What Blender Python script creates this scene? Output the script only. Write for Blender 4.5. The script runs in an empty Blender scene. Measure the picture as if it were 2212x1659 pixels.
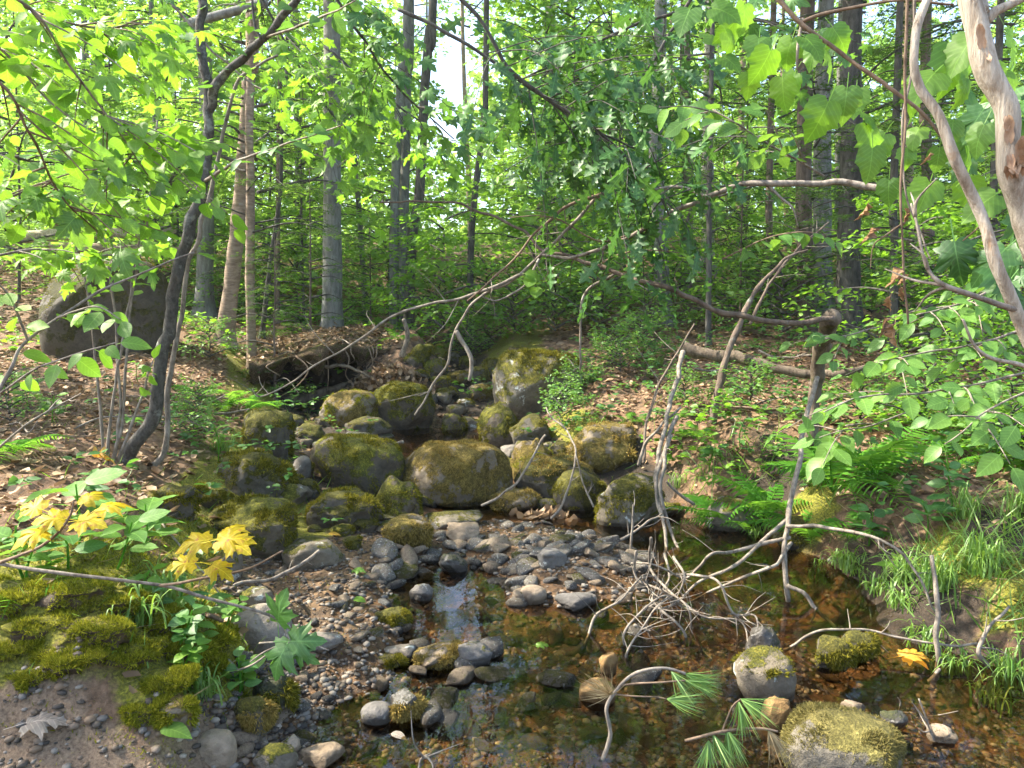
import bpy, bmesh, math, random
import numpy as np
from mathutils import Matrix, Vector

# ------------------------------------------------------------------ camera, sky, sun, exposure
scene = bpy.context.scene
CAMZ = 1.5
PITCH = math.radians(6.0)
cam_data = bpy.data.cameras.new("camera")
cam_data.sensor_width = 36.0
cam_data.lens = 27.0
cam_data.clip_end = 600.0
cam_data.clip_start = 0.05
camera = bpy.data.objects.new("camera", cam_data)
scene.collection.objects.link(camera)
camera.location = (0, 0, CAMZ)
camera.rotation_euler = (math.pi / 2 - PITCH, 0, 0)
scene.camera = camera

SUN = Vector((-0.66, 0.16, 0.73)).normalized()      # direction towards the sun
world = bpy.data.worlds.new("World")
scene.world = world
world.use_nodes = True
wn = world.node_tree.nodes
sky = wn.new("ShaderNodeTexSky")
sky.sky_type = 'NISHITA'
sky.sun_disc = False
sky.sun_elevation = math.asin(SUN.z)
sky.sun_rotation = math.atan2(SUN.x, SUN.y)
sky.air_density = 1.0
sky.dust_density = 2.2
world.node_tree.links.new(sky.outputs[0], wn["Background"].inputs[0])
wn["Background"].inputs[1].default_value = 0.15
sun_data = bpy.data.lights.new("sun", 'SUN')
sun_data.energy = 4.2
sun_data.angle = math.radians(0.5)
sun_data.color = (1.0, 0.93, 0.80)
sun = bpy.data.objects.new("sun", sun_data)
scene.collection.objects.link(sun)
sun.rotation_euler = SUN.to_track_quat('Z', 'Y').to_euler()
scene.view_settings.view_transform = 'Standard'
scene.view_settings.look = 'None'
scene.view_settings.gamma = 1.0
scene.view_settings.use_curve_mapping = False
scene.view_settings.exposure = 2.15
cy = scene.cycles
cy.use_denoising = True
cy.max_bounces = 7
cy.diffuse_bounces = 4
cy.glossy_bounces = 3
cy.transmission_bounces = 5
cy.transparent_max_bounces = 8
cy.caustics_reflective = False
cy.caustics_refractive = False
cy.use_adaptive_sampling = True
cy.adaptive_threshold = 0.02

RNG = np.random.default_rng(7)
random.seed(7)
COL = scene.collection

# ------------------------------------------------------------------ noise
def _hash(ix, iy, iz, seed):
    n = (ix * 374761393 + iy * 668265263 + iz * 2147483647 + seed * 974711) & 0xFFFFFFFF
    n = ((n ^ (n >> 13)) * 1274126177) & 0xFFFFFFFF
    n = (n ^ (n >> 16)) & 0xFFFF
    return n / 32767.5 - 1.0

def vnoise(P, seed=0):
    P = np.asarray(P, float)
    I = np.floor(P).astype(np.int64)
    F = P - I
    F = F * F * (3 - 2 * F)
    out = 0
    for dx in (0, 1):
        wx = F[:, 0] if dx else 1 - F[:, 0]
        for dy in (0, 1):
            wy = F[:, 1] if dy else 1 - F[:, 1]
            for dz in (0, 1):
                wz = F[:, 2] if dz else 1 - F[:, 2]
                out = out + wx * wy * wz * _hash(I[:, 0] + dx, I[:, 1] + dy, I[:, 2] + dz, seed)
    return out

def fbm(P, octaves=3, seed=0):
    out, a = 0, 1.0
    for o in range(octaves):
        out = out + a * vnoise(P * (2 ** o), seed + o * 17)
        a *= 0.5
    return out

# ------------------------------------------------------------------ picture point -> place (picture grid 2212 x 1659)
PW, PH = 2212.0, 1659.0
CP, SP = math.cos(PITCH), math.sin(PITCH)

def ray(px, py):
    u = (px / PW - 0.5) * (4.0 / 3.0)
    v = 0.5 - py / PH
    return np.array([u, CP + v * SP, v * CP - SP])

def W(px, py, Y):
    d = ray(px, py)
    return np.array([0, 0, CAMZ]) + d * (Y / d[1])

def pxm(Y):
    """metres per picture unit at depth Y"""
    return (4.0 / 3.0) / PW * Y

# ------------------------------------------------------------------ terrain from surveyed points
CTRL_PX = [
 # x, y, z, zone (w bed, g gravel, s sand, m moss, l litter, d damp soil, darkened for shade)
 (0,1659,.22,'s'),(200,1659,.2,'s'),(420,1659,.1,'s'),(600,1659,.03,'g'),(720,1659,-.03,'w'),(900,1659,-.05,'w'),(1200,1659,-.07,'w'),(1500,1659,-.07,'w'),(1800,1659,-.06,'w'),(2212,1659,-.10,'w'),
 (0,1560,.29,'s'),(250,1560,.22,'s'),(420,1560,.15,'s'),(560,1560,.06,'g'),(650,1560,.02,'g'),(760,1560,-.03,'w'),(900,1560,-.04,'w'),(1200,1560,-.06,'w'),(1500,1560,-.06,'w'),(2212,1540,-.12,'w'),
 (0,1450,.38,'m'),(120,1570,.27,'s'),(80,1400,.42,'m'),(300,1500,.29,'m'),(400,1510,.22,'m'),(60,1330,.50,'m'),(60,1500,.34,'s'),(170,1490,.33,'s'),(260,1470,.35,'d'),(130,1440,.39,'m'),(220,1420,.42,'m'),(350,1430,.40,'m'),(470,1450,.24,'m'),(600,1450,.05,'g'),(720,1450,.04,'g'),(850,1450,-.01,'w'),(1000,1450,-.02,'w'),(1200,1450,-.05,'w'),(1400,1450,-.05,'w'),(1600,1450,-.05,'w'),(1900,1460,-.10,'w'),
 (0,1250,.54,'m'),(200,1235,.54,'m'),(350,1260,.44,'m'),(450,1330,.25,'m'),(0,1120,.58,'l'),(150,1110,.53,'l'),(300,1120,.42,'l'),(400,1150,.31,'m'),(480,1190,.19,'m'),
 (0,1000,.64,'l'),(150,1000,.60,'l'),(265,995,.54,'l'),(345,1005,.46,'l'),(430,1060,.33,'m'),(520,1090,.22,'m'),
 (550,1260,.07,'g'),(700,1210,.08,'g'),(850,1210,.06,'g'),(1000,1160,.07,'g'),(1150,1155,.09,'g'),(1300,1165,.07,'g'),(1350,1240,.03,'g'),(1250,1290,.02,'g'),(1110,1290,.02,'g'),
 (960,1255,-.06,'w'),(1045,1290,-.07,'w'),(905,1300,-.08,'w'),(1010,1300,-.06,'w'),(970,1340,-.08,'w'),(890,1345,-.08,'w'),(1050,1340,-.07,'w'),(950,1390,-.06,'w'),(830,1300,.05,'g'),(700,1350,.07,'g'),(800,1390,.03,'g'),(1150,1360,-.07,'w'),(1300,1360,-.07,'w'),
 (1000,1095,-.05,'w'),(1120,1095,-.05,'w'),(1250,1108,-.05,'w'),(1450,1140,-.09,'w'),(1600,1200,-.10,'w'),(1780,1260,-.12,'w'),(1500,1300,-.07,'w'),
 (1650,1135,.03,'d'),(1800,1200,.05,'d'),(1900,1290,.02,'d'),(2040,1395,.01,'d'),(2212,1430,.02,'d'),
 (1550,1005,.35,'l'),(1700,1020,.35,'d'),(1900,1060,.38,'l'),(2212,1060,.45,'l'),(2212,1160,.4,'d'),(2050,1200,.3,'m'),(2212,1310,.22,'m'),(2000,1290,.16,'d'),(1750,1100,.22,'m'),
 (1450,955,.38,'l'),(1500,850,.66,'l'),(1450,780,.86,'l'),(1700,850,.66,'l'),(2000,850,.66,'l'),(2212,850,.66,'l'),(2212,950,.52,'l'),(1800,950,.5,'l'),(1500,740,1.0,'l'),(1800,760,.95,'l'),(2212,760,.92,'l'),
 (1850,700,1.18,'l'),(1500,690,1.22,'l'),(1320,860,.6,'l'),(1300,780,.84,'l'),(1260,920,.42,'m'),
 (900,945,.06,'w'),(1000,950,.06,'w'),(850,935,.13,'w'),(750,940,.2,'d'),(650,955,.25,'d'),(1050,965,.08,'w'),(1180,985,.18,'d'),(1330,1010,.17,'d'),(1420,1060,.08,'d'),
 (870,1065,.02,'d'),(990,1060,.0,'d'),(750,1090,.12,'d'),(640,1030,.22,'d'),(600,1120,.15,'m'),(1200,1060,.05,'d'),
 (1000,880,.3,'d'),(1000,840,.42,'d'),(980,790,.58,'d'),(1020,750,.78,'d'),(900,800,.55,'d'),(840,820,.44,'d'),
 (620,870,.3,'d'),(700,850,.33,'d'),(770,815,.42,'d'),(660,800,.36,'d'),
 (500,880,.52,'l'),(450,780,.86,'l'),(300,800,.82,'l'),(100,850,.72,'l'),(0,900,.66,'l'),(300,900,.62,'l'),(420,900,.55,'l'),(535,950,.36,'m'),(560,880,.42,'m'),(540,795,.75,'m'),
 (100,740,1.0,'l'),(420,700,1.2,'l'),(560,705,1.16,'l'),(700,700,1.2,'l'),(800,715,1.12,'l'),(880,690,1.28,'l'),(950,740,.9,'m'),(1100,740,.92,'m'),(1250,730,1.0,'l'),
]
CTRL_W = [(-6,3,.75),(-7,6,.95),(-9,10,1.25),(6,3,.7),(7,6,.85),(9.5,10,1.15),(0,0,.05),(-3,0,.35),(3,0,.05),(0,-5,.1),(-6,-5,.6),(6,-5,.6),(-3,1.6,.4),(3,1.6,-.05),(0,1.4,-.1),(4.5,1.5,.25),
 (-14,14,1.7),(-6,15,1.65),(0,14.5,1.35),(6,15,1.6),(14,14,1.6),(-16,20,2.4),(-6,20,2.3),(0,19,1.9),(6,20,2.4),(16,20,2.3),(-20,27,3.3),(0,26,3.0),(4,25,3.5),(20,27,3.2),(-30,36,4.2),(0,36,4.3),(30,36,4.2),(-45,60,5.5),(0,60,5.6),(45,60,5.5),(-90,110,7),(0,110,7),(90,110,7),(-40,5,1.6),(40,5,1.5),(-40,-20,1),(40,-20,1),(-80,40,4),(80,40,4)]
_c = []
_z = []
for (px, py, z, zone) in CTRL_PX:
    d = ray(px, py)
    t = (z - CAMZ) / d[2]
    _c.append((d[0] * t, d[1] * t, z)); _z.append(zone)
for (x, y, z) in CTRL_W:
    _c.append((x, y, z)); _z.append('l')
C = np.array(_c)
ZN = np.array(_z)

def _warp(x, y):
    r = np.sqrt(x * x + y * y) + 1e-6
    s = np.log1p(r / 3.0) * 3.0 / r
    return x * s, y * s
_cx, _cyy = _warp(C[:, 0], C[:, 1])

def _tps(r2):
    return np.where(r2 > 1e-12, 0.5 * r2 * np.log(r2 + 1e-12), 0.0)
_n = len(C)
_A = np.zeros((_n + 3, _n + 3))
_r2 = (_cx[:, None] - _cx[None]) ** 2 + (_cyy[:, None] - _cyy[None]) ** 2
_A[:_n, :_n] = _tps(_r2) + np.eye(_n) * 0.006
_A[:_n, _n] = 1; _A[:_n, _n + 1] = _cx; _A[:_n, _n + 2] = _cyy
_A[_n:, :_n] = _A[:_n, _n:].T
_wts = np.linalg.solve(_A, np.concatenate([C[:, 2], np.zeros(3)]))

def H0(x, y):
    x = np.atleast_1d(np.asarray(x, float)); y = np.atleast_1d(np.asarray(y, float))
    wx, wy = _warp(x, y)
    out = np.empty_like(wx)
    for i in range(0, len(wx), 20000):
        a, b = wx[i:i + 20000], wy[i:i + 20000]
        r2 = (a[:, None] - _cx[None]) ** 2 + (b[:, None] - _cyy[None]) ** 2
        out[i:i + 20000] = _tps(r2) @ _wts[:_n] + _wts[_n] + _wts[_n + 1] * a + _wts[_n + 2] * b
    return out

def H(x, y):
    x = np.atleast_1d(np.asarray(x, float)); y = np.atleast_1d(np.asarray(y, float))
    h = H0(x, y)
    P = np.stack([x, y, np.zeros_like(x)], 1)
    amp = np.clip((np.abs(h - 0.0) * 0.12 + 0.008), 0.008, 0.05)
    far = np.clip((y - 10) / 20, 0, 1)
    mound = np.exp(-((x + 1.35) ** 2 / .9 + (y - 3.0) ** 2 / .55)) * .075 + np.exp(-((x - 2.3) ** 2 / 1.2 + (y - 4.0) ** 2 / .6)) * .03
    return h + mound * (vnoise(P * 6.5, 21) + .6 * vnoise(P * 15, 22)) + amp * (fbm(P * 2.1, 3, 3)) + 0.006 * vnoise(P * 17, 9) + far * 0.25 * vnoise(P * 0.3, 5)

ZK = 'wgsmld'
ZHOT = np.stack([(ZN == k).astype(float) for k in ZK], 1)

def zones(x, y):
    x = np.atleast_1d(np.asarray(x, float)); y = np.atleast_1d(np.asarray(y, float))
    j = 0.12 * vnoise(np.stack([x * 3, y * 3, x * 0], 1), 2)
    wx, wy = _warp(x + j, y - j)
    out = np.empty((len(wx), 6))
    for i in range(0, len(wx), 20000):
        a, b = wx[i:i + 20000], wy[i:i + 20000]
        r2 = (a[:, None] - _cx[None]) ** 2 + (b[:, None] - _cyy[None]) ** 2 + 0.004
        w = 1.0 / r2 ** 2
        out[i:i + 20000] = (w @ ZHOT) / w.sum(1, keepdims=True)
    return out

_TS = np.concatenate([np.linspace(1.5, 8, 500), np.linspace(8.02, 16, 250), np.linspace(16.1, 60, 200)])
def G(px, py, water=True):
    """where the sight line meets the ground (or the near water)"""
    d = ray(px, py)
    t = _TS / d[1]
    X = d[0] * t; Yv = d[1] * t; Zr = CAMZ + d[2] * t
    h = H(X, Yv)
    if water:
        h = np.maximum(h, np.where(Yv < 6.2, 0.0, -9))
    k = np.argmax(Zr <= h)
    if Zr[k] > h[k]:
        k = len(t) - 1
    return np.array([X[k], Yv[k], h[k]])

# ------------------------------------------------------------------ mesh collecting
def make_mesh(name, V, polys, rnd=None, smooth=True):
    """polys: list of integer arrays (n,k)"""
    me = bpy.data.meshes.new(name)
    V = np.asarray(V, np.float32)
    me.vertices.add(len(V))
    me.vertices.foreach_set("co", V.ravel())
    loops = np.concatenate([p.ravel() for p in polys]) if polys else np.zeros(0, int)
    tot = np.concatenate([np.full(len(p), p.shape[1]) for p in polys]) if polys else np.zeros(0, int)
    start = np.concatenate([[0], np.cumsum(tot)[:-1]]) if len(tot) else tot
    me.loops.add(len(loops)); me.polygons.add(len(tot))
    me.loops.foreach_set("vertex_index", loops.astype(np.int32))
    me.polygons.foreach_set("loop_start", start.astype(np.int32))
    me.polygons.foreach_set("loop_total", tot.astype(np.int32))
    if smooth:
        me.polygons.foreach_set("use_smooth", np.ones(len(tot), bool))
    if rnd is not None:
        a = me.attributes.new("rnd", 'FLOAT', 'POINT')
        a.data.foreach_set("value", np.asarray(rnd, np.float32))
    me.update(calc_edges=True)
    me.validate()
    return me

class MB:
    def __init__(s):
        s.V = []; s.P = {}; s.R = []; s.n = 0
    def add(s, V, polys, rnd=None):
        V = np.asarray(V, float)
        for p in polys:
            p = np.asarray(p, int)
            if len(p):
                s.P.setdefault(p.shape[1], []).append(p + s.n)
        s.V.append(V)
        s.R.append(np.full(len(V), 0.5) if rnd is None else np.broadcast_to(np.asarray(rnd, float), (len(V),)))
        s.n += len(V)
        return s
    def mesh(s, name, off=(0, 0, 0), smooth=True):
        V = np.concatenate(s.V) - np.asarray(off)
        polys = [np.concatenate(v) for v in s.P.values()]
        return make_mesh(name, V, polys, np.concatenate(s.R), smooth)
    def build(s, name, mat, parent=None, off=None, smooth=True):
        if off is None:
            off = np.array(parent.location) if parent is not None and parent.parent is None else (
                np.array(parent.parent.location) if parent is not None else np.zeros(3))
        me = s.mesh(name, off, smooth)
        me.materials.append(mat)
        o = bpy.data.objects.new(name, me)
        COL.objects.link(o)
        if parent is not None:
            o.parent = parent
        else:
            o.location = off
        return o

def tag(o, label, cat=None, group=None, kind=None):
    o["label"] = label
    if cat: o["category"] = cat
    if group: o["group"] = group
    if kind: o["kind"] = kind
    return o

def empty(name, loc, label, cat, group=None):
    o = bpy.data.objects.new(name, None)
    o.empty_display_size = 0.05
    COL.objects.link(o)
    o.location = tuple(float(v) for v in loc)
    return tag(o, label, cat, group)

def catmull(P, n=8):
    P = np.asarray(P, float)
    if len(P) < 3:
        t = np.linspace(0, 1, n + 1)[:, None]
        return P[0] * (1 - t) + P[-1] * t
    Q = np.concatenate([[2 * P[0] - P[1]], P, [2 * P[-1] - P[-2]]])
    out = []
    for i in range(1, len(Q) - 2):
        p0, p1, p2, p3 = Q[i - 1], Q[i], Q[i + 1], Q[i + 2]
        for t in np.linspace(0, 1, n, endpoint=False):
            out.append(0.5 * (2 * p1 + (p2 - p0) * t + (2 * p0 - 5 * p1 + 4 * p2 - p3) * t * t + (3 * p1 - p0 - 3 * p2 + p3) * t ** 3))
    out.append(Q[-2])
    return np.array(out)

def tube(mb, P, r, sides=8, rough=0.08, seed=0, rnd=0.5, flare=None):
    """P (n,3) path, r (n,) radii; knobbly"""
    P = np.asarray(P, float); n = len(P)
    r = np.broadcast_to(np.asarray(r, float), (n,)).copy()
    if flare is not None:
        r = r * flare
    T = np.gradient(P, axis=0)
    T /= np.linalg.norm(T, axis=1, keepdims=True) + 1e-9
    ref = np.array([0.31, 0.87, 0.2]) if abs(T[:, 1]).mean() < 0.8 else np.array([1.0, 0.1, 0.2])
    N = np.cross(T, ref); N /= np.linalg.norm(N, axis=1, keepdims=True) + 1e-9
    B = np.cross(T, N)
    a = np.linspace(0, 2 * math.pi, sides, endpoint=False)
    ring = N[:, None] * np.cos(a)[None, :, None] + B[:, None] * np.sin(a)[None, :, None]
    base = P[:, None] + ring * r[:, None, None]
    if rough > 0:
        q = base.reshape(-1, 3) / (np.mean(r) * 2.2 + 1e-6)
        f = 1 + rough * vnoise(q, seed) + rough * 0.6 * vnoise(q * 2.3, seed + 5)
        base = P[:, None] + ring * r[:, None, None] * f.reshape(n, sides, 1)
    V = base.reshape(-1, 3)
    i = np.arange(n - 1)[:, None] * sides; j = np.arange(sides)[None]
    k = (j + 1) % sides
    F = np.stack([i + j, i + k, i + sides + k, i + sides + j], -1).reshape(-1, 4)
    V = np.concatenate([V, [P[0] - T[0] * r[0] * 0.3], [P[-1] + T[-1] * r[-1] * 0.5]])
    c0, c1 = n * sides, n * sides + 1
    jj = np.arange(sides); kk = (jj + 1) % sides
    t0 = np.stack([np.full(sides, c0), kk, jj], 1)
    t1 = np.stack([np.full(sides, c1), (n - 1) * sides + jj, (n - 1) * sides + kk], 1)
    mb.add(V, [F, t0, t1], rnd)

# ------------------------------------------------------------------ materials
class NT:
    def __init__(s, name):
        s.m = bpy.data.materials.new(name); s.m.use_nodes = True
        s.t = s.m.node_tree; s.t.nodes.clear()
        s.out = s.n('ShaderNodeOutputMaterial')
    def n(s, typ, **kw):
        nd = s.t.nodes.new(typ)
        for k, v in kw.items():
            setattr(nd, k, v)
        return nd
    def l(s, a, b):
        s.t.links.new(a, b)
    def noise(s, vec, scale, detail=4, rough=0.6):
        nd = s.n('ShaderNodeTexNoise'); nd.inputs['Scale'].default_value = scale
        nd.inputs['Detail'].default_value = detail; nd.inputs['Roughness'].default_value = rough
        if vec is not None: s.l(vec, nd.inputs['Vector'])
        return nd.outputs['Fac']
    def ramp(s, fac, stops):
        nd = s.n('ShaderNodeValToRGB'); e = nd.color_ramp.elements
        while len(e) < len(stops): e.new(0.5)
        for i, (p, c) in enumerate(stops):
            e[i].position = p; e[i].color = (*c, 1) if len(c) == 3 else c
        s.l(fac, nd.inputs[0]); return nd.outputs[0]
    def mix(s, fac, a, b, mode='MIX'):
        nd = s.n('ShaderNodeMix', data_type='RGBA', blend_type=mode)
        for v, i in ((fac, 0), (a, 6), (b, 7)):
            if hasattr(v, 'is_linked'): s.l(v, nd.inputs[i])
            elif i == 0: nd.inputs[0].default_value = v
            else: nd.inputs[i].default_value = (*v, 1)
        return nd.outputs[2]
    def math(s, op, a, b=0.0, c=None, clamp=False):
        nd = s.n('ShaderNodeMath', operation=op, use_clamp=clamp)
        for i, v in enumerate((a, b, c)):
            if v is None: continue
            if hasattr(v, 'is_linked'): s.l(v, nd.inputs[i])
            else: nd.inputs[i].default_value = v
        return nd.outputs[0]
    def bump(s, h, strength=0.5, dist=0.02, normal=None):
        nd = s.n('ShaderNodeBump'); nd.inputs['Strength'].default_value = strength; nd.inputs['Distance'].default_value = dist
        s.l(h, nd.inputs['Height'])
        if normal is not None: s.l(normal, nd.inputs['Normal'])
        return nd.outputs[0]
    def pbsdf(s, col, rough=0.8, normal=None, spec=0.3):
        b = s.n('ShaderNodeBsdfPrincipled')
        if hasattr(col, 'is_linked'): s.l(col, b.inputs['Base Color'])
        else: b.inputs['Base Color'].default_value = (*col, 1)
        if hasattr(rough, 'is_linked'): s.l(rough, b.inputs['Roughness'])
        else: b.inputs['Roughness'].default_value = rough
        b.inputs['Specular IOR Level'].default_value = spec
        if normal is not None: s.l(normal, b.inputs['Normal'])
        return b.outputs[0]
    def done(s, shader):
        s.l(shader, s.out.inputs[0]); return s.m

def leaf_mat(name, c_lo, c_hi, tr=0.45, trcol=None, vein=0.6, gloss=0.03, spots=None):
    t = NT(name)
    at = t.n('ShaderNodeAttribute', attribute_name='rnd')
    oi = t.n('ShaderNodeObjectInfo')
    r = t.math('FRACT', t.math('ADD', at.outputs['Fac'], oi.outputs['Random']))
    col = t.ramp(r, [(0.0, c_lo), (0.55, tuple((a + b) / 2 for a, b in zip(c_lo, c_hi))), (1.0, c_hi)])
    tc = t.n('ShaderNodeTexCoord')
    if spots:
        nz = t.noise(tc.outputs['Object'], spots[0], 3)
        col = t.mix(t.ramp(nz, [(spots[2], (0, 0, 0)), (spots[2] + .12, (1, 1, 1))]), col, spots[1])
    if vein > 0:
        sp = t.n('ShaderNodeSeparateXYZ'); t.l(tc.outputs['Object'], sp.inputs[0])
        ay = t.math('ABSOLUTE', sp.outputs[1])
        rib = t.math('LESS_THAN', ay, 0.012)
        lat = t.math('POWER', t.math('ABSOLUTE', t.math('SINE', t.math('MULTIPLY', t.math('SUBTRACT', sp.outputs[0], t.math('MULTIPLY', ay, 0.75)), 24.0))), 14.0)
        one = t.math('LESS_THAN', at.outputs['Fac'], 0.0005)
        vv = t.math('MULTIPLY', t.math('MAXIMUM', rib, t.math('MULTIPLY', t.math('SUBTRACT', 1.0, lat), 0.0)), one)
        vv = t.math('MAXIMUM', vv, t.math('MULTIPLY', t.math('MULTIPLY', lat, one), 0.45))
        col = t.mix(t.math('MULTIPLY', vv, vein), col, tuple(min(1, v * 1.9 + .03) for v in c_hi))
        blot = t.noise(tc.outputs['Object'], 5.0, 4, .65)
        col = t.mix(t.math('MULTIPLY', one, 0.5), col, t.mix(1.0, col, t.ramp(blot, [(.35, (.6, .65, .6)), (.65, (1.2, 1.15, 1.1))]), 'MULTIPLY'))
    d = t.n('ShaderNodeBsdfDiffuse'); t.l(col, d.inputs[0])
    x = t.n('ShaderNodeBsdfTranslucent')
    if trcol:
        t.l(t.mix(0.75, col, trcol), x.inputs[0])
    else:
        t.l(col, x.inputs[0])
    m = t.n('ShaderNodeMixShader'); m.inputs[0].default_value = tr
    t.l(d.outputs[0], m.inputs[1]); t.l(x.outputs[0], m.inputs[2])
    if gloss > 0:
        g = t.n('ShaderNodeBsdfGlossy'); g.inputs['Roughness'].default_value = 0.5
        g.inputs[0].default_value = (1, 1, 0.95, 1)
        m2 = t.n('ShaderNodeMixShader'); m2.inputs[0].default_value = gloss
        t.l(m.outputs[0], m2.inputs[1]); t.l(g.outputs[0], m2.inputs[2]); m = m2
    return t.done(m.outputs[0])

def bark_mat(name, c1, c2, c3=None, scale=14, stretch=0.25, bump=0.6, lich=0.5, cross=False):
    t = NT(name)
    tc = t.n('ShaderNodeTexCoord')
    mp = t.n('ShaderNodeMapping'); t.l(tc.outputs['Object'], mp.inputs[0])
    mp.inputs['Scale'].default_value = (1, 1, stretch if not cross else 4.0)
    n1 = t.noise(mp.outputs[0], scale, 6, 0.7)
    n2 = t.noise(tc.outputs['Object'], 3.5, 3)
    col = t.ramp(n1, [(0.3, c1), (0.62, c2)])
    if c3:
        n3 = t.noise(tc.outputs['Object'], 9, 5, 0.7)
        col = t.mix(t.ramp(n3, [(lich, (0, 0, 0)), (lich + 0.12, (1, 1, 1))]), col, c3)
    col = t.mix(0.5, col, t.ramp(n2, [(0.3, (0.45, 0.45, 0.45)), (0.7, (1, 1, 1))]), 'MULTIPLY')
    return t.done(t.pbsdf(col, 0.85, t.bump(n1, bump, 0.02), 0.2))

def rock_mat(name, stone_lo, stone_hi, moss_lo, moss_hi, cover=0.5, wet=0.0, lichen=0.0, nz_w=0.55, fuzz=0.6):
    """cover: 0 bare .. 1 all moss"""
    t = NT(name)
    tc = t.n('ShaderNodeTexCoord'); O = tc.outputs['Object']
    oi = t.n('ShaderNodeObjectInfo')
    va = t.n('ShaderNodeVectorMath', operation='ADD'); t.l(O, va.inputs[0])
    cmb = t.n('ShaderNodeCombineXYZ'); t.l(t.math('MULTIPLY', oi.outputs['Random'], 37.0), cmb.inputs[0]); t.l(cmb.outputs[0], va.inputs[1])
    P = va.outputs[0]
    ge = t.n('ShaderNodeNewGeometry'); sx = t.n('ShaderNodeSeparateXYZ'); t.l(ge.outputs['Normal'], sx.inputs[0])
    n1 = t.noise(P, 5, 6, 0.65); n2 = t.noise(P, 28, 5, 0.7); n3 = t.noise(P, 110, 3, 0.7); n4 = t.noise(P, 1.8, 3)
    stone = t.ramp(n1, [(0.3, stone_lo), (0.68, stone_hi)])
    stone = t.mix(0.6, stone, t.ramp(n2, [(0.3, (0.45, 0.45, 0.45)), (0.65, (1.05, 1.05, 1.05))]), 'MULTIPLY')
    stone = t.mix(0.35, stone, t.ramp(oi.outputs['Random'], [(0, (0.55, 0.5, 0.48)), (0.5, (1, 1, 1)), (1, (1.0, 0.85, 0.7))]), 'MULTIPLY')
    if lichen > 0:
        stone = t.mix(t.ramp(t.noise(P, 7, 5, 0.7), [(0.62 - lichen * 0.15, (0, 0, 0)), (0.66 - lichen * 0.15, (1, 1, 1))]), stone, (0.42, 0.43, 0.38))
    moss = t.ramp(t.math('ADD', t.math('MULTIPLY', n2, 0.5), t.math('MULTIPLY', n3, 0.5)), [(0.34, tuple(v * 0.35 for v in moss_lo)), (0.5, moss_lo), (0.66, moss_hi)])
    moss = t.mix(0.7, moss, t.ramp(n4, [(0.35, (0.55, 0.5, 0.45)), (0.65, (1.1, 1.1, 1.0))]), 'MULTIPLY')
    f = t.math('ADD', t.math('MULTIPLY', sx.outputs[2], nz_w * 0.5), t.math('MULTIPLY', t.math('SUBTRACT', n1, 0.5), 2.2))
    f = t.math('ADD', f, t.math('MULTIPLY', t.math('SUBTRACT', n2, 0.5), 0.7))
    f = t.ramp(t.math('ADD', f, cover), [(0.44, (0, 0, 0)), (0.56, (1, 1, 1))])
    col = t.mix(f, stone, moss)
    sz = t.n('ShaderNodeSeparateXYZ'); t.l(ge.outputs['Position'], sz.inputs[0])
    wl = t.ramp(t.math('ADD', sz.outputs[2], t.math('MULTIPLY', n1, 0.03)), [(0.035, (0.42, 0.40, 0.37)), (0.06, (1, 1, 1))])
    col = t.mix(1.0, col, wl, 'MULTIPLY')
    hb = t.math('ADD', t.math('MULTIPLY', n3, t.math('MULTIPLY', f, fuzz)), t.math('MULTIPLY', n2, 0.8))
    rough = t.mix(f, (0.75 - 0.55 * wet,) * 3, (0.95 - 0.3 * wet,) * 3)
    return t.done(t.pbsdf(col, rough, t.bump(hb, 0.9, 0.018), 0.25 + 0.3 * wet))

M = {}
# leaves
M['leaf_bright'] = leaf_mat('leaf_bright', (0.075, 0.185, 0.020), (0.170, 0.310, 0.028), 0.55, (0.28, 0.54, 0.03), spots=None)
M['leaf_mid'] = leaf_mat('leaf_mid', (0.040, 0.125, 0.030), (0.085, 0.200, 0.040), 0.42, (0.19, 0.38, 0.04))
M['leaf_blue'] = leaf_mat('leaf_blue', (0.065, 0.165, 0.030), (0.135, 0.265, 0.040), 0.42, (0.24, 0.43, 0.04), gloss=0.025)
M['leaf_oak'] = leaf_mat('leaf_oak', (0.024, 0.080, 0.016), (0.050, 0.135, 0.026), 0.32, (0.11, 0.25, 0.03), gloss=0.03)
M['leaf_yellow'] = leaf_mat('leaf_yellow', (0.46, 0.33, 0.004), (0.54, 0.41, 0.008), 0.4, (0.62, 0.44, 0.004), gloss=0.02, spots=(4.5, (0.36, 0.13, 0.03), 0.55))
M['leaf_amber'] = leaf_mat('leaf_amber', (0.52, 0.27, 0.03), (0.58, 0.32, 0.05), 0.35)
M['leaf_dead'] = leaf_mat('leaf_dead', (0.16, 0.085, 0.04), (0.34, 0.20, 0.10), 0.2)
M['leaf_pale_dead'] = leaf_mat('leaf_pale_dead', (0.19, 0.16, 0.13), (0.26, 0.22, 0.18), 0.15)
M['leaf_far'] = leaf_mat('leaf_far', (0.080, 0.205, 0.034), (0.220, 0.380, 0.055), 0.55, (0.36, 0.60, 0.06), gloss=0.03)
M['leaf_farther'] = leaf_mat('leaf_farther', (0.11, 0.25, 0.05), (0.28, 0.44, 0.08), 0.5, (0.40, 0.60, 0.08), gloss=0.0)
M['leaf_shrub'] = leaf_mat('leaf_shrub', (0.070, 0.180, 0.030), (0.160, 0.300, 0.050), 0.42, (0.22, 0.40, 0.04), gloss=0.03)
M['needle'] = leaf_mat('needle', (0.032, 0.085, 0.022), (0.085, 0.160, 0.038), 0.35, (0.17, 0.29, 0.04), gloss=0.0)
M['needle_pine'] = leaf_mat('needle_pine', (0.09, 0.22, 0.035), (0.24, 0.38, 0.06), 0.3, None, gloss=0.05)
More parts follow.
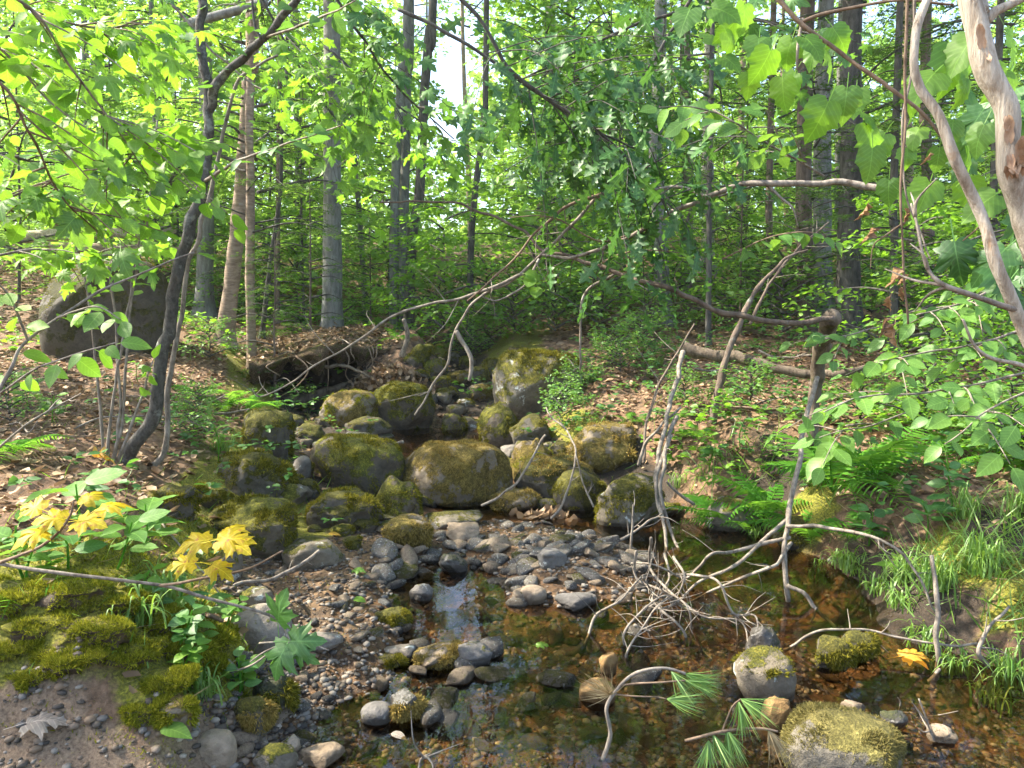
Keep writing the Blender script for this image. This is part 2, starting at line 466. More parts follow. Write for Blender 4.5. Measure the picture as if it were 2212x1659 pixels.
M['fern'] = leaf_mat('fern', (0.060, 0.190, 0.025), (0.120, 0.280, 0.035), 0.5, (0.22, 0.44, 0.03), gloss=0.0)
M['grass'] = leaf_mat('grass', (0.075, 0.190, 0.022), (0.22, 0.34, 0.06), 0.4, (0.28, 0.44, 0.04), gloss=0.04)
M['straw'] = leaf_mat('straw', (0.28, 0.20, 0.10), (0.40, 0.32, 0.18), 0.2, None, gloss=0.0)
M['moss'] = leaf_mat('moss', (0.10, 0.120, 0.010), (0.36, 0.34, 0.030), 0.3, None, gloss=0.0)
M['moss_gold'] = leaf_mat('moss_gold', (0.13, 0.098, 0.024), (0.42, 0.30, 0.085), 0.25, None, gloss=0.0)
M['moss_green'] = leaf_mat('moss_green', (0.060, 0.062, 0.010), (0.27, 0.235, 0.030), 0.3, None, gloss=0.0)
M['litter'] = leaf_mat('litter', (0.085, 0.048, 0.024), (0.40, 0.27, 0.155), 0.15, None, gloss=0.02)
# bark
M['bark_grey'] = bark_mat('bark_grey', (0.085, 0.080, 0.070), (0.25, 0.245, 0.22), (0.30, 0.32, 0.27), 16, 0.22, 0.8, 0.58)
M['bark_birch'] = bark_mat('bark_birch', (0.13, 0.085, 0.055), (0.36, 0.27, 0.19), (0.30, 0.28, 0.24), 9, 1, 0.4, 0.6, cross=True)
M['bark_dark'] = bark_mat('bark_dark', (0.030, 0.027, 0.022), (0.125, 0.115, 0.095), (0.22, 0.22, 0.19), 22, 0.3, 0.7, 0.62)
M['bark_brown'] = bark_mat('bark_brown', (0.060, 0.042, 0.032), (0.20, 0.15, 0.11), (0.22, 0.22, 0.18), 18, 0.22, 0.9, 0.6)
M['bark_sapling'] = bark_mat('bark_sapling', (0.035, 0.031, 0.026), (0.13, 0.118, 0.10), (0.27, 0.275, 0.23), 40, 0.6, 0.8, 0.57)
M['bark_pale'] = bark_mat('bark_pale', (0.24, 0.175, 0.115), (0.64, 0.56, 0.44), (0.38, 0.22, 0.115), 60, 0.10, 1.0, 0.60)
M['twig_grey'] = bark_mat('twig_grey', (0.085, 0.064, 0.047), (0.33, 0.28, 0.22), (0.36, 0.35, 0.30), 35, 0.4, 0.4, 0.60)
M['twig_brown'] = bark_mat('twig_brown', (0.10, 0.065, 0.040), (0.27, 0.19, 0.125), None, 35, 0.4, 0.4)
M['wood_rotten'] = bark_mat('wood_rotten', (0.045, 0.032, 0.022), (0.19, 0.145, 0.10), (0.09, 0.10, 0.03), 20, 0.3, 0.9, 0.6)
# stone
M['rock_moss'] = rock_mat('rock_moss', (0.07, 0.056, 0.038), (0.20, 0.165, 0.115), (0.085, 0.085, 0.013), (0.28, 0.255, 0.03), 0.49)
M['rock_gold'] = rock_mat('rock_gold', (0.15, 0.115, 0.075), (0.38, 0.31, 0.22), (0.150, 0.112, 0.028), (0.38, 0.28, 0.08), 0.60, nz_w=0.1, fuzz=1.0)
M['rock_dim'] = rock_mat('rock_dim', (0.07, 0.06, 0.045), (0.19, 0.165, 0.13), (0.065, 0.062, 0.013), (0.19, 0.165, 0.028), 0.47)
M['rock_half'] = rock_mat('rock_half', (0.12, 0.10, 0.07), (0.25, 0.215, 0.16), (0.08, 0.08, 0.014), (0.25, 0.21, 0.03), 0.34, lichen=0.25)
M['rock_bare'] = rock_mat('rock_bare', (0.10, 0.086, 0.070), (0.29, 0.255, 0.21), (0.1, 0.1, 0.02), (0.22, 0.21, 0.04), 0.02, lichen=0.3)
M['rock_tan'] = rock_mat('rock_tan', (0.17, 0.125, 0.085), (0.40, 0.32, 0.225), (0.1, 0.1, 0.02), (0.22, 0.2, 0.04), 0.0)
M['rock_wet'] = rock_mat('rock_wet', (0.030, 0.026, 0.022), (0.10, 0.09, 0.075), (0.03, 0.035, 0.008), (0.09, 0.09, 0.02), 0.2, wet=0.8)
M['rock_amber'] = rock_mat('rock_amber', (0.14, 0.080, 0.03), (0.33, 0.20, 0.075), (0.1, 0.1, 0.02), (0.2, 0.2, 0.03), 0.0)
M['rock_grey'] = rock_mat('rock_grey', (0.065, 0.06, 0.056), (0.20, 0.185, 0.165), (0.1, 0.1, 0.02), (0.22, 0.21, 0.04), 0.0, lichen=0.2)

# ------------------------------------------------------------------ ground
def spacing(stops):
    out = [stops[0][0]]
    for (a, b, s) in [(stops[i][0], stops[i + 1][0], stops[i][1]) for i in range(len(stops) - 1)]:
        k = max(1, int(round((b - a) / s)))
        out += list(np.linspace(a, b, k + 1)[1:])
    return np.array(out)
gx = spacing([(-140, 8), (-60, 3), (-20, 0.5), (-8, 0.12), (-4, 0.03), (4, 0.12), (8, 0.5), (20, 3), (60, 8), (140, 8)])
gy = spacing([(-40, 4), (-6, 0.5), (1.2, 0.028), (6.5, 0.04), (12, 0.1), (18, 0.4), (40, 2), (140, 2)])
GX, GY = np.meshgrid(gx, gy)
fx, fy = GX.ravel(), GY.ravel()
fz = H(fx, fy)
ny, nx = GX.shape
idx = np.arange(nx * ny).reshape(ny, nx)
F = np.stack([idx[:-1, :-1], idx[:-1, 1:], idx[1:, 1:], idx[1:, :-1]], -1).reshape(-1, 4)
gme = make_mesh("ground", np.stack([fx, fy, fz], 1), [F])
zw = zones(fx, fy)
att = gme.attributes.new("zone_a", 'FLOAT_COLOR', 'POINT')
att.data.foreach_set("color", np.stack([zw[:, 3], zw[:, 1] + zw[:, 0], zw[:, 2], zw[:, 5]], 1).astype(np.float32).ravel())
ground = bpy.data.objects.new("ground", gme)
COL.objects.link(ground)
tag(ground, "forest floor of leaf litter, moss and gravel banks around the brook", None, None, "structure")

t = NT('ground')
tc = t.n('ShaderNodeTexCoord'); O = tc.outputs['Object']
at = t.n('ShaderNodeAttribute', attribute_name='zone_a')
sep = t.n('ShaderNodeSeparateColor'); t.l(at.outputs['Color'], sep.inputs[0])
n1 = t.noise(O, 3, 5); n2 = t.noise(O, 22, 6, 0.7); n3 = t.noise(O, 95, 4, 0.7); n5 = t.noise(O, 9, 4)
vor = t.n('ShaderNodeTexVoronoi'); vor.inputs['Scale'].default_value = 26; t.l(O, vor.inputs['Vector'])
vor2 = t.n('ShaderNodeTexVoronoi'); vor2.inputs['Scale'].default_value = 60; t.l(O, vor2.inputs['Vector'])
litter = t.ramp(n2, [(0.3, (0.045, 0.028, 0.016)), (0.5, (0.15, 0.095, 0.055)), (0.7, (0.29, 0.19, 0.12))])
litter = t.mix(0.5, litter, t.ramp(vor.outputs['Color'], [(0.2, (0.5, 0.45, 0.4)), (0.8, (1.3, 1.1, 1.0))]), 'MULTIPLY')
soil = t.ramp(n3, [(0.3, (0.014, 0.010, 0.007)), (0.7, (0.060, 0.043, 0.028))])  # damp soil, darkened to stand for shade in the hollow and between boulders
sand = t.ramp(n3, [(0.3, (0.085, 0.055, 0.034)), (0.7, (0.27, 0.19, 0.12))])
gravel = t.ramp(vor2.outputs['Color'], [(0.1, (0.06, 0.042, 0.026)), (0.5, (0.14, 0.098, 0.058)), (0.9, (0.26, 0.185, 0.11))])
gravel = t.mix(0.6, gravel, t.ramp(n5, [(0.3, (0.4, 0.32, 0.22)), (0.7, (1.1, 0.9, 0.65))]), 'MULTIPLY')
moss = t.ramp(n3, [(0.32, (0.040, 0.040, 0.007)), (0.5, (0.13, 0.125, 0.016)), (0.7, (0.30, 0.27, 0.03))])
jit = t.math('MULTIPLY', t.math('SUBTRACT', n5, 0.5), 0.9)
def thr(v):
    return t.ramp(t.math('ADD', v, jit), [(0.40, (0, 0, 0)), (0.62, (1, 1, 1))])
col = t.mix(thr(at.outputs['Alpha']), litter, soil)
col = t.mix(thr(sep.outputs[1]), col, gravel)
col = t.mix(thr(sep.outputs[2]), col, sand)
col = t.mix(thr(t.math('MULTIPLY', sep.outputs[0], 1.25)), col, moss)
gp = t.n('ShaderNodeNewGeometry'); sz = t.n('ShaderNodeSeparateXYZ'); t.l(gp.outputs['Position'], sz.inputs[0])
wetf = t.math('MULTIPLY', t.ramp(t.math('ADD', sz.outputs[2], t.math('MULTIPLY', t.math('SUBTRACT', n1, 0.5), 0.10)), [(0.05, (1, 1, 1)), (0.10, (0, 0, 0))]), 1.0)
col = t.mix(wetf, col, t.mix(1.0, col, (0.62, 0.49, 0.35), 'MULTIPLY'))
hb = t.math('ADD', t.math('MULTIPLY', n2, 0.6), t.math('MULTIPLY', n3, 0.5))
gme.materials.append(t.done(t.pbsdf(col, t.math('SUBTRACT', 0.92, t.math('MULTIPLY', wetf, 0.5)), t.bump(hb, 0.8, 0.02), 0.3)))

# ------------------------------------------------------------------ water
t = NT('water')
tc = t.n('ShaderNodeTexCoord')
mp = t.n('ShaderNodeMapping'); t.l(tc.outputs['Object'], mp.inputs[0]); mp.inputs['Scale'].default_value = (1.0, 0.6, 1)
h = t.math('ADD', t.noise(mp.outputs[0], 7, 2, 0.5), t.math('MULTIPLY', t.noise(mp.outputs[0], 30, 2, 0.5), 0.25))
nb = t.bump(h, 0.08, 0.02)
fr = t.n('ShaderNodeFresnel'); fr.inputs['IOR'].default_value = 1.46; t.l(nb, fr.inputs['Normal'])
tr = t.n('ShaderNodeBsdfTransparent'); tr.inputs[0].default_value = (0.90, 0.77, 0.55, 1)
gl = t.n('ShaderNodeBsdfGlossy'); gl.inputs['Roughness'].default_value = 0.015; t.l(nb, gl.inputs['Normal'])
mx = t.n('ShaderNodeMixShader'); t.l(fr.outputs[0], mx.inputs[0]); t.l(tr.outputs[0], mx.inputs[1]); t.l(gl.outputs[0], mx.inputs[2])
M['water'] = t.done(mx.outputs[0])

def water_sheet(label, x0, x1, y0, y1, z, step=0.06, keep=None):
    xs = np.arange(x0, x1 + step, step); ys = np.arange(y0, y1 + step, step)
    A, B = np.meshgrid(xs, ys)
    hz = H(A.ravel(), B.ravel())
    ok = (hz < z + 0.05)
    if keep is not None:
        ok &= keep(A.ravel(), B.ravel())
    n_y, n_x = A.shape
    ii = np.arange(n_x * n_y).reshape(n_y, n_x)
    Fq = np.stack([ii[:-1, :-1], ii[:-1, 1:], ii[1:, 1:], ii[1:, :-1]], -1).reshape(-1, 4)
    Fq = Fq[ok[Fq].any(1)]
    used = np.unique(Fq)
    remap = np.full(n_x * n_y, -1); remap[used] = np.arange(len(used))
    V = np.stack([A.ravel()[used], B.ravel()[used], np.full(len(used), z)], 1)
    mb = MB(); mb.add(V, [remap[Fq]])
    o = mb.build("water", M['water'], off=np.zeros(3))
    tag(o, label, None, None, "structure")
water_sheet("clear amber water of the near pool over brown stones", -3.5, 6.0, 0.6, 6.15, 0.0)
water_sheet("still dark water of the small pool behind the round boulders", -1.6, 1.2, 6.5, 8.2, 0.155,
            keep=lambda x, y: (y > 6.55) & (x > -1.3) & (x < 0.35))

# ------------------------------------------------------------------ leaf shapes (x along the leaf from 0 to 1, stalk behind 0)
def _stalk(V, T, length=0.35, w=0.012):
    n = len(V)
    V = list(V) + [(-length, -w, -0.10), (-length, w, -0.10), (0.02, w, 0.004), (0.02, -w, 0.004)]
    return V, T + [(n, n + 3, n + 2), (n, n + 2, n + 1)]

def strip_leaf(half, fold=0.12, droop=0.18, stalk=0.2, wave=0.0, seed=0):
    """half: (x, y) outline with x rising; folded along the midrib and drooping to the tip"""
    rr = random.Random(seed)
    V, T = [], []
    for (x, y) in half:
        z = -droop * x * x
        wv = wave * rr.uniform(-1, 1)
        V += [(x, y, z + fold * y + wv * y), (x, 0, z), (x, -y, z + fold * y - wv * y)]
    for i in range(len(half) - 1):
        a, b = i * 3, i * 3 + 3
        for q in ((a, a + 1, b + 1, b), (a + 1, a + 2, b + 2, b + 1)):
            T += [(q[0], q[1], q[2]), (q[0], q[2], q[3])]
    V, T = _stalk(V, T, stalk)
    return np.array(V, float), np.array(T, int)

def fan_leaf(half, cx=0.3, cup=0.25, droop=0.25, stalk=0.5, seed=0):
    rr = random.Random(seed)
    out = list(half) + [(x, -y) for (x, y) in reversed(half[1:-1])]
    V = [(cx, 0, 0.0)]
    for k in range(1):
        pass
    inner = []
    for (x, y) in out:
        inner.append((cx + (x - cx) * 0.5, y * 0.5))
    for (x, y) in inner:
        r2 = (x - cx) ** 2 + y * y
        V.append((x, y, -cup * r2 + rr.uniform(-.015, .015) + 0.10 * abs(y)))
    for (x, y) in out:
        r2 = (x - cx) ** 2 + y * y
        V.append((x, y, -cup * r2 - droop * max(0, x) ** 2 * 0.4 + rr.uniform(-.05, .05) + 0.10 * abs(y)))
    n = len(out); T = []
    for i in range(n):
        j = (i + 1) % n
        T += [(0, 1 + i, 1 + j), (1 + i, 1 + n + i, 1 + n + j), (1 + i, 1 + n + j, 1 + j)]
    V, T = _stalk(V, T, stalk)
    return np.array(V, float), np.array(T, int)

OVATE = [(0, .01), (.06, .13), (.18, .25), (.34, .32), (.5, .32), (.66, .26), (.8, .17), (.92, .07), (1, .005)]
ROUND = [(0, .02), (.05, .2), (.16, .36), (.32, .43), (.5, .43), (.68, .36), (.83, .23), (.93, .11), (1, .01)]
LANCE = [(0, .01), (.1, .08), (.25, .14), (.45, .16), (.65, .13), (.85, .07), (1, .004)]
SERR = [(0, .01), (.08, .15), (.1, .13), (.2, .25), (.22, .23), (.34, .32), (.36, .29), (.5, .34), (.52, .31), (.65, .29), (.67, .26), (.79, .20), (.81, .17), (.9, .1), (1, .004)]
OAK = [(0, .01), (.10, .05), (.18, .05), (.23, .19), (.29, .22), (.33, .08), (.42, .09), (.48, .29), (.56, .33), (.58, .12), (.66, .11), (.72, .26), (.79, .27), (.81, .11), (.9, .12), (1, .005)]
MAPSTRIP = [(0, .02), (.08, .3), (.16, .24), (.26, .34), (.34, .2), (.45, .42), (.55, .36), (.6, .16), (.7, .22), (.8, .14), (.9, .08), (1, .01)]
MAPLE = [(0, 0), (-.09, .10), (-.10, .24), (.0, .30), (.02, .46), (.13, .40), (.2, .31), (.30, .40), (.40, .42), (.56, .60), (.55, .43), (.62, .36), (.50, .17), (.64, .20), (.73, .26), (.76, .15), (.88, .11), (1.0, 0)]
GRAPE = [(0, 0), (-.10, .12), (-.08, .30), (.06, .44), (.16, .42), (.24, .46), (.34, .44), (.44, .50), (.50, .38), (.56, .30), (.66, .30), (.74, .22), (.84, .14), (1.0, 0)]

def leaf_meshes(kind, mat, n=4):
    out = []
    for s in range(n):
        fo, dr = 0.05 + 0.09 * s, 0.05 + 0.14 * ((s * 2) % n)
        if kind == 'ovate': V, T = strip_leaf(OVATE, fo, dr, 0.18, 0.12, s)
        elif kind == 'round': V, T = strip_leaf(ROUND, fo, dr, 0.2, 0.12, s)
        elif kind == 'lance': V, T = strip_leaf(LANCE, fo, dr * 1.3, 0.1, 0.1, s)
        elif kind == 'serrate': V, T = strip_leaf(SERR, fo, dr, 0.12, 0.12, s)
        elif kind == 'oak': V, T = strip_leaf(OAK, fo, dr, 0.15, 0.3, s)
        elif kind == 'maple': V, T = fan_leaf(MAPLE, 0.28, 0.25 + .2 * s, 0.2, 0.55, s)
        elif kind == 'grape': V, T = fan_leaf(GRAPE, 0.28, 0.2 + .15 * s, 0.2, 0.45, s)
        elif kind == 'curl':
            V, T = strip_leaf([(x, y * .5) for x, y in MAPSTRIP], 1.5 + .5 * s, 0.5, 0.3, 1.2, s)
            V = V + .07 * np.stack([vnoise(V * 6 + s, 1), vnoise(V * 6 + s, 2), vnoise(V * 6 + s, 3)], 1)
        me = make_mesh("leaf", V, [T], np.zeros(len(V)))
        me.materials.append(mat)
        out.append(me)
    return out

LEAF = {}
def leafset(kind, mat):
    if (kind, mat) not in LEAF:
        LEAF[(kind, mat)] = leaf_meshes(kind, M[mat])
    return LEAF[(kind, mat)]

def norm(v):
    v = np.asarray(v, float)
    return v / (np.linalg.norm(v) + 1e-9)

def leaf_matrix(pos, d, n, size):
    x = norm(d); z = norm(np.asarray(n) - x * np.dot(n, x)); y = np.cross(z, x)
    m = Matrix.Identity(4)
    for i in range(3):
        m[i][0] = x[i] * size; m[i][1] = y[i] * size; m[i][2] = z[i] * size; m[i][3] = pos[i]
    return m

def put_leaf(parent, me, pos, d, n, size, name="leaf", part=None):
    """pos is where the blade begins; parent is a top-level thing"""
    o = bpy.data.objects.new(name, me)
    COL.objects.link(o)
    o.parent = part or parent
    o.matrix_basis = Matrix.Translation(-Vector(parent.location)) @ leaf_matrix(pos, d, n, size)
    return o

UP = np.array([0, 0, 1.0])
def leafy(parent, path, n, size, kind, mat, t0=0.15, hang=0.25, tilt=0.45, toward=0.25, spread=1.0, pair=False, rng=RNG, stalk=None, part=None):
    """leaves along a path, one object each"""
    path = np.asarray(path); L = len(path) - 1
    mes = leafset(kind, mat)
    stalk = {'maple': .55, 'grape': .45, 'round': .2, 'ovate': .18}.get(kind, .12) if stalk is None else stalk
    ts = np.linspace(t0, 1.0, n)
    for i, tt in enumerate(ts):
        f = tt * L; k = min(int(f), L - 1)
        p = path[k] + (path[k + 1] - path[k]) * (f - k)
        tdir = norm(path[min(k + 1, L)] - path[max(k - 1, 0)])
        for sd in ((1, -1) if pair else ((1,) if i % 2 else (-1,))):
            side = norm(np.cross(tdir, UP + 0.01)) * sd
            if i == n - 1 and not pair: side = tdir
            d = norm(side * spread + tdir * rng.uniform(.15, .9) + np.array([0, 0, -hang]) + rng.normal(0, .28, 3))
            nn = norm(UP + rng.normal(0, tilt, 3) + np.array([0, -toward, 0]))
            s = size * rng.uniform(.65, 1.2)
            put_leaf(parent, mes[int(rng.integers(len(mes)))], p + d * s * stalk, d, nn, s, part=part)

def scatter_leaves(mb, pos, d, n, size, V0, T0, rnd):
    """many leaves merged: pos, d, n (N,3), size (N,)"""
    d = d / (np.linalg.norm(d, axis=1, keepdims=True) + 1e-9)
    n = n - d * (n * d).sum(1, keepdims=True)
    n = n / (np.linalg.norm(n, axis=1, keepdims=True) + 1e-9)
    b = np.cross(n, d)
    V = pos[:, None] + size[:, None, None] * (V0[None, :, :1] * d[:, None] + V0[None, :, 1:2] * b[:, None] + V0[None, :, 2:3] * n[:, None])
    k = len(V0)
    T = (T0[None] + (np.arange(len(pos)) * k)[:, None, None]).reshape(-1, 3)
    mb.add(V.reshape(-1, 3), [T], np.repeat(rnd, k))

HEX = (np.array([(0, 0, 0), (.3, .3, .07), (.72, .22, .02), (1, 0, -.12), (.72, -.22, .02), (.3, -.3, .07), (.4, 0, 0)], float),
       np.array([(0, 6, 1), (1, 6, 2), (2, 6, 3), (3, 6, 4), (4, 6, 5), (5, 6, 0)], int))
_mp = [(0, 0), (-.05, .3), (.2, .28), (.5, .55), (.5, .2), (1, 0), (.5, -.2), (.5, -.55), (.2, -.28), (-.05, -.3)]
STAR = (np.array([(.25, 0, 0.0)] + [(x, y, -.12 * (x * x + y * y)) for x, y in _mp], float),
        np.array([(0, 1 + i, 1 + (i + 1) % 10) for i in range(10)], int))
BLADE = (np.array([(0, -.035, 0), (0, .035, 0), (.5, -.025, .02), (.5, .025, .02), (1, 0, -.12)], float),
         np.array([(0, 2, 1), (1, 2, 3), (2, 4, 3)], int))
CRISP = (np.array([(0, 0, .0), (.3, .3, .16), (.72, .24, .05), (1, 0, .15), (.72, -.24, .14), (.3, -.3, .05), (.45, 0, -.05)], float), HEX[1])

# ------------------------------------------------------------------ rocks
def ico(level):
    bm = bmesh.new(); bmesh.ops.create_icosphere(bm, subdivisions=level, radius=1.0)
    bm.verts.ensure_lookup_table()
    V = np.array([v.co[:] for v in bm.verts]); T = np.array([[v.index for v in f.verts] for f in bm.faces]); bm.free()
    return V, T
ICO = {k: ico(k) for k in (2, 3, 4, 5)}

def rock_shape(seed, level=4, k=2.4, rough=0.16, cuts=5, cutd=(.68, .92), taper=0.0):
    V, T = ICO[level]
    r = np.random.default_rng(seed)
    V = V / (np.abs(V) ** k).sum(1, keepdims=True) ** (1.0 / k)
    V = V * (1 + rough * fbm(V * 1.1 + seed * 3.7, 2, seed))[:, None]
    for _ in range(cuts):
        n = norm(r.normal(0, 1, 3) * np.array([1, 1, .8])); d = r.uniform(*cutd)
        e = V @ n - d
        V = V - np.where(e > 0, e * 0.85, 0)[:, None] * n
    V = V * (1 + rough * 0.28 * fbm(V * 4.0 + seed, 3, seed + 3))[:, None]
    if taper:
        V[:, :2] *= (1 + taper * 0.35 - taper * (V[:, 2:3] + 1) * 0.5)
    return V, T

def vnormals(V, T):
    n = np.cross(V[T[:, 1]] - V[T[:, 0]], V[T[:, 2]] - V[T[:, 0]])
    N = np.zeros_like(V)
    for i in range(3):
        np.add.at(N, T[:, i], n)
    return N / (np.linalg.norm(N, axis=1, keepdims=True) + 1e-9)

def fuzz(parent, V, T, count, length, mat, zmin=-0.2, down=0.5, rng=RNG, loc=(0, 0, 0)):
    """short moss growing out of a rock's surface, one part"""
    a, b, c = V[T[:, 0]], V[T[:, 1]], V[T[:, 2]]
    fn = np.cross(b - a, c - a); ar = np.linalg.norm(fn, axis=1); fn = fn / (ar[:, None] + 1e-9)
    nz = vnoise((a + b + c) / 3 * 9 + len(T) % 7, 4) + .7 * vnoise((a + b + c) / 3 * 22, 5)
    w = ar * np.clip((fn[:, 2] - zmin) * 2, 0, 1) * np.clip(0.45 + nz * 2.2, 0.02, 1.6)
    if w.sum() <= 0: return
    f = rng.choice(len(T), count, p=w / w.sum())
    u, v = rng.random(count), rng.random(count); fl = u + v > 1; u[fl] = 1 - u[fl]; v[fl] = 1 - v[fl]
    P = a[f] + (b[f] - a[f]) * u[:, None] + (c[f] - a[f]) * v[:, None]
    D = fn[f] * 0.8 + rng.normal(0, .35, (count, 3)) + np.array([0, 0, -1.0]) * (down * (1 - np.clip(fn[f][:, 2:3], 0, 1)))
    mb = MB()
    B = BLADE[0] * np.array([1, 3.2, 1])
    scatter_leaves(mb, P, D, rng.normal(0, 1, (count, 3)), length * rng.uniform(.4, 1.2, count) * np.clip(.8 + .7 * nz[f], .35, 1.5), B, BLADE[1], rng.random(count))
    o = mb.build("moss", mat, parent, off=np.zeros(3), smooth=False)
    o["kind"] = "stuff"
    return o

ROCKDEPTH = {}
def rock(x0, y0, x1, y1, mat, label, name="boulder", seed=1, depth=None, k=2.4, rough=.26, cuts=8, taper=0.0, sink=0.25, moss=None, mosslen=.02, mossn=2500, zmin=-.2, deep=0.85, group=None, cat=None, yaw=None, zone_down=0.6):
    xc = (x0 + x1) / 2
    Y = depth if depth else G(xc, y1)[1]
    w = (x1 - x0) * pxm(Y) / 2
    Yc = Y + w * deep * 0.55
    w = (x1 - x0) * pxm(Yc) / 2
    hh = (y1 - y0) * pxm(Yc) / 2
    c = W(xc, (y0 + y1) / 2, Yc)
    px_w = x1 - x0
    lvl = 5 if px_w > 170 else (4 if px_w > 45 else 3)
    V, T = rock_shape(seed, lvl, k, rough, cuts, taper=taper)
    ang = seed * 1.7 if yaw is None else yaw
    ca, sa = math.cos(ang), math.sin(ang)
    V = V @ np.array([[ca, sa, 0], [-sa, ca, 0], [0, 0, 1]])
    V = V / np.quantile(np.abs(V), .985, axis=0) / 1.0          # fill the measured box
    low = V[:, 2] < 0
    V = V * np.array([w, w * deep, hh])
    V[low, 2] *= 1 + sink * 2
    mb = MB(); mb.add(V + c, [T])
    o = mb.build(name, M[mat], off=c)
    tag(o, label, cat or ("boulder" if name == "boulder" else "stone"), group)
    if moss:
        fuzz(o, V, T, mossn, mosslen, M[moss], zmin, zone_down)
    return o

# ------------------------------------------------------------------ boulders of the brook
M['rock_cush'] = rock_mat('rock_cush', (0.05, 0.035, 0.02), (0.13, 0.09, 0.055), (0.12, 0.115, 0.014), (0.33, 0.29, 0.03), 0.5)
M['moss_low'] = leaf_mat('moss_low', (0.10, 0.088, 0.028), (0.28, 0.235, 0.08), .25, None, gloss=0)
M['rock_dark'] = rock_mat('rock_dark', (0.040, 0.032, 0.022), (0.115, 0.095, 0.065), (0.045, 0.045, 0.011), (0.12, 0.105, 0.022), 0.40)
M['rock_low'] = rock_mat('rock_low', (0.11, 0.095, 0.07), (0.27, 0.235, 0.18), (0.115, 0.10, 0.03), (0.27, 0.225, 0.075), 0.55, nz_w=.2)
M['rock_big'] = rock_mat('rock_big', (0.10, 0.085, 0.06), (0.26, 0.23, 0.17), (0.085, 0.08, 0.014), (0.26, 0.22, 0.035), 0.42, lichen=0.35)
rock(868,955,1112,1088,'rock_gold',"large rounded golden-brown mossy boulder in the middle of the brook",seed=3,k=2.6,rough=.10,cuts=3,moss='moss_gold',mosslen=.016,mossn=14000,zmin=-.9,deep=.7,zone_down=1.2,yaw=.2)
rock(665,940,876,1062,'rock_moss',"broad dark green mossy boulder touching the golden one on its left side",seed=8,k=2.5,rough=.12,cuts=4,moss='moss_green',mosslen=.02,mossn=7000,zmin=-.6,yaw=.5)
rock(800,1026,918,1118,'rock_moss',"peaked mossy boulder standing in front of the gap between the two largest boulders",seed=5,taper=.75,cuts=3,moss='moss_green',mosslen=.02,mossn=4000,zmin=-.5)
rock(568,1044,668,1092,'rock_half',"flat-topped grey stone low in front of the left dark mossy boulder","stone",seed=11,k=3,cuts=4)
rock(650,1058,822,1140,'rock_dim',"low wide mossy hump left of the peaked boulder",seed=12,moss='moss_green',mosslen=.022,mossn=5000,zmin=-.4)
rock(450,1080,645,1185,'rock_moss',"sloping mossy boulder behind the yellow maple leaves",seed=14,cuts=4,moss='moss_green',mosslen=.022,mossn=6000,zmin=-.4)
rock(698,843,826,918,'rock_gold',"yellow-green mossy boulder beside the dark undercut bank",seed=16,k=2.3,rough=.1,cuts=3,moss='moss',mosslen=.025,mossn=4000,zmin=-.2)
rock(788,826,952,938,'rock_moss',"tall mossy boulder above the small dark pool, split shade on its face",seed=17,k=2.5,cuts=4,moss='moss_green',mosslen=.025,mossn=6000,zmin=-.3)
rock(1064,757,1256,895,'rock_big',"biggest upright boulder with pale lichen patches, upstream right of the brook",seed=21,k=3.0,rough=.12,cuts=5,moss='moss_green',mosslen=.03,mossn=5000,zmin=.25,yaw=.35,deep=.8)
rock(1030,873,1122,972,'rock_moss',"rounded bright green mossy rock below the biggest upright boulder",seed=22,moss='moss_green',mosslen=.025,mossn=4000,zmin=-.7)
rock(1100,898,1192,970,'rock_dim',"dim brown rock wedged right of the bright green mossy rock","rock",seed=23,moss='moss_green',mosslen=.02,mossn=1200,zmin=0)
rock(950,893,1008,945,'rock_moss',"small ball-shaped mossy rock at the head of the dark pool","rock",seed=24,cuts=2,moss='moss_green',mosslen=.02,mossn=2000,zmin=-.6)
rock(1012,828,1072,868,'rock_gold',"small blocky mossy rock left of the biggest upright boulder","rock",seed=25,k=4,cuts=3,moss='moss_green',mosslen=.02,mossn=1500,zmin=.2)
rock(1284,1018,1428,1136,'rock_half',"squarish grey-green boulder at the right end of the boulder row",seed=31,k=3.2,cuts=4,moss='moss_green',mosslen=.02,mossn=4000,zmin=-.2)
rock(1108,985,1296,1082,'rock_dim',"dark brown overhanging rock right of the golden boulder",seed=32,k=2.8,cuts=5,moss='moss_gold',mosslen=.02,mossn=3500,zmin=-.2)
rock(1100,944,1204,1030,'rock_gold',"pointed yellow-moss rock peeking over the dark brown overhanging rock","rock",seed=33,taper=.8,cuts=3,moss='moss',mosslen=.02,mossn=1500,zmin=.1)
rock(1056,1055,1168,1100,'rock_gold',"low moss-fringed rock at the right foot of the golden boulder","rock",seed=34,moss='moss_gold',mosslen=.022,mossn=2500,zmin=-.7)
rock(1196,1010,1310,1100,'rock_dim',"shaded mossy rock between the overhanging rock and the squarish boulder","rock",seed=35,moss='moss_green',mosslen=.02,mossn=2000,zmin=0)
rock(1228,915,1372,1012,'rock_gold',"earthy mound under the arching grass tuft on the right bank","mound",seed=36,k=2.4,cuts=2,moss='moss_gold',mosslen=.03,mossn=3500,zmin=-.5,cat="mound")
rock(528,880,640,985,'rock_dim',"mossy block of the left bank below the ferns","rock",seed=41,k=3,moss='moss_green',mosslen=.025,mossn=3500,zmin=-.5)
rock(470,978,642,1070,'rock_dim',"mossy bank rock with a pale bare corner, left of the dark mossy boulder","rock",seed=42,k=2.8,moss='moss_green',mosslen=.025,mossn=4500,zmin=-.3)
rock(415,1055,492,1100,'rock_dim',"small mossy rock tucked under the left bank grasses","rock",seed=43,moss='moss_green',mosslen=.02,mossn=1500,zmin=-.2)
rock(336,1035,440,1120,'rock_dim',"mossy rock at the foot of the twin saplings","rock",seed=44,moss='moss_green',mosslen=.025,mossn=2500,zmin=-.2)
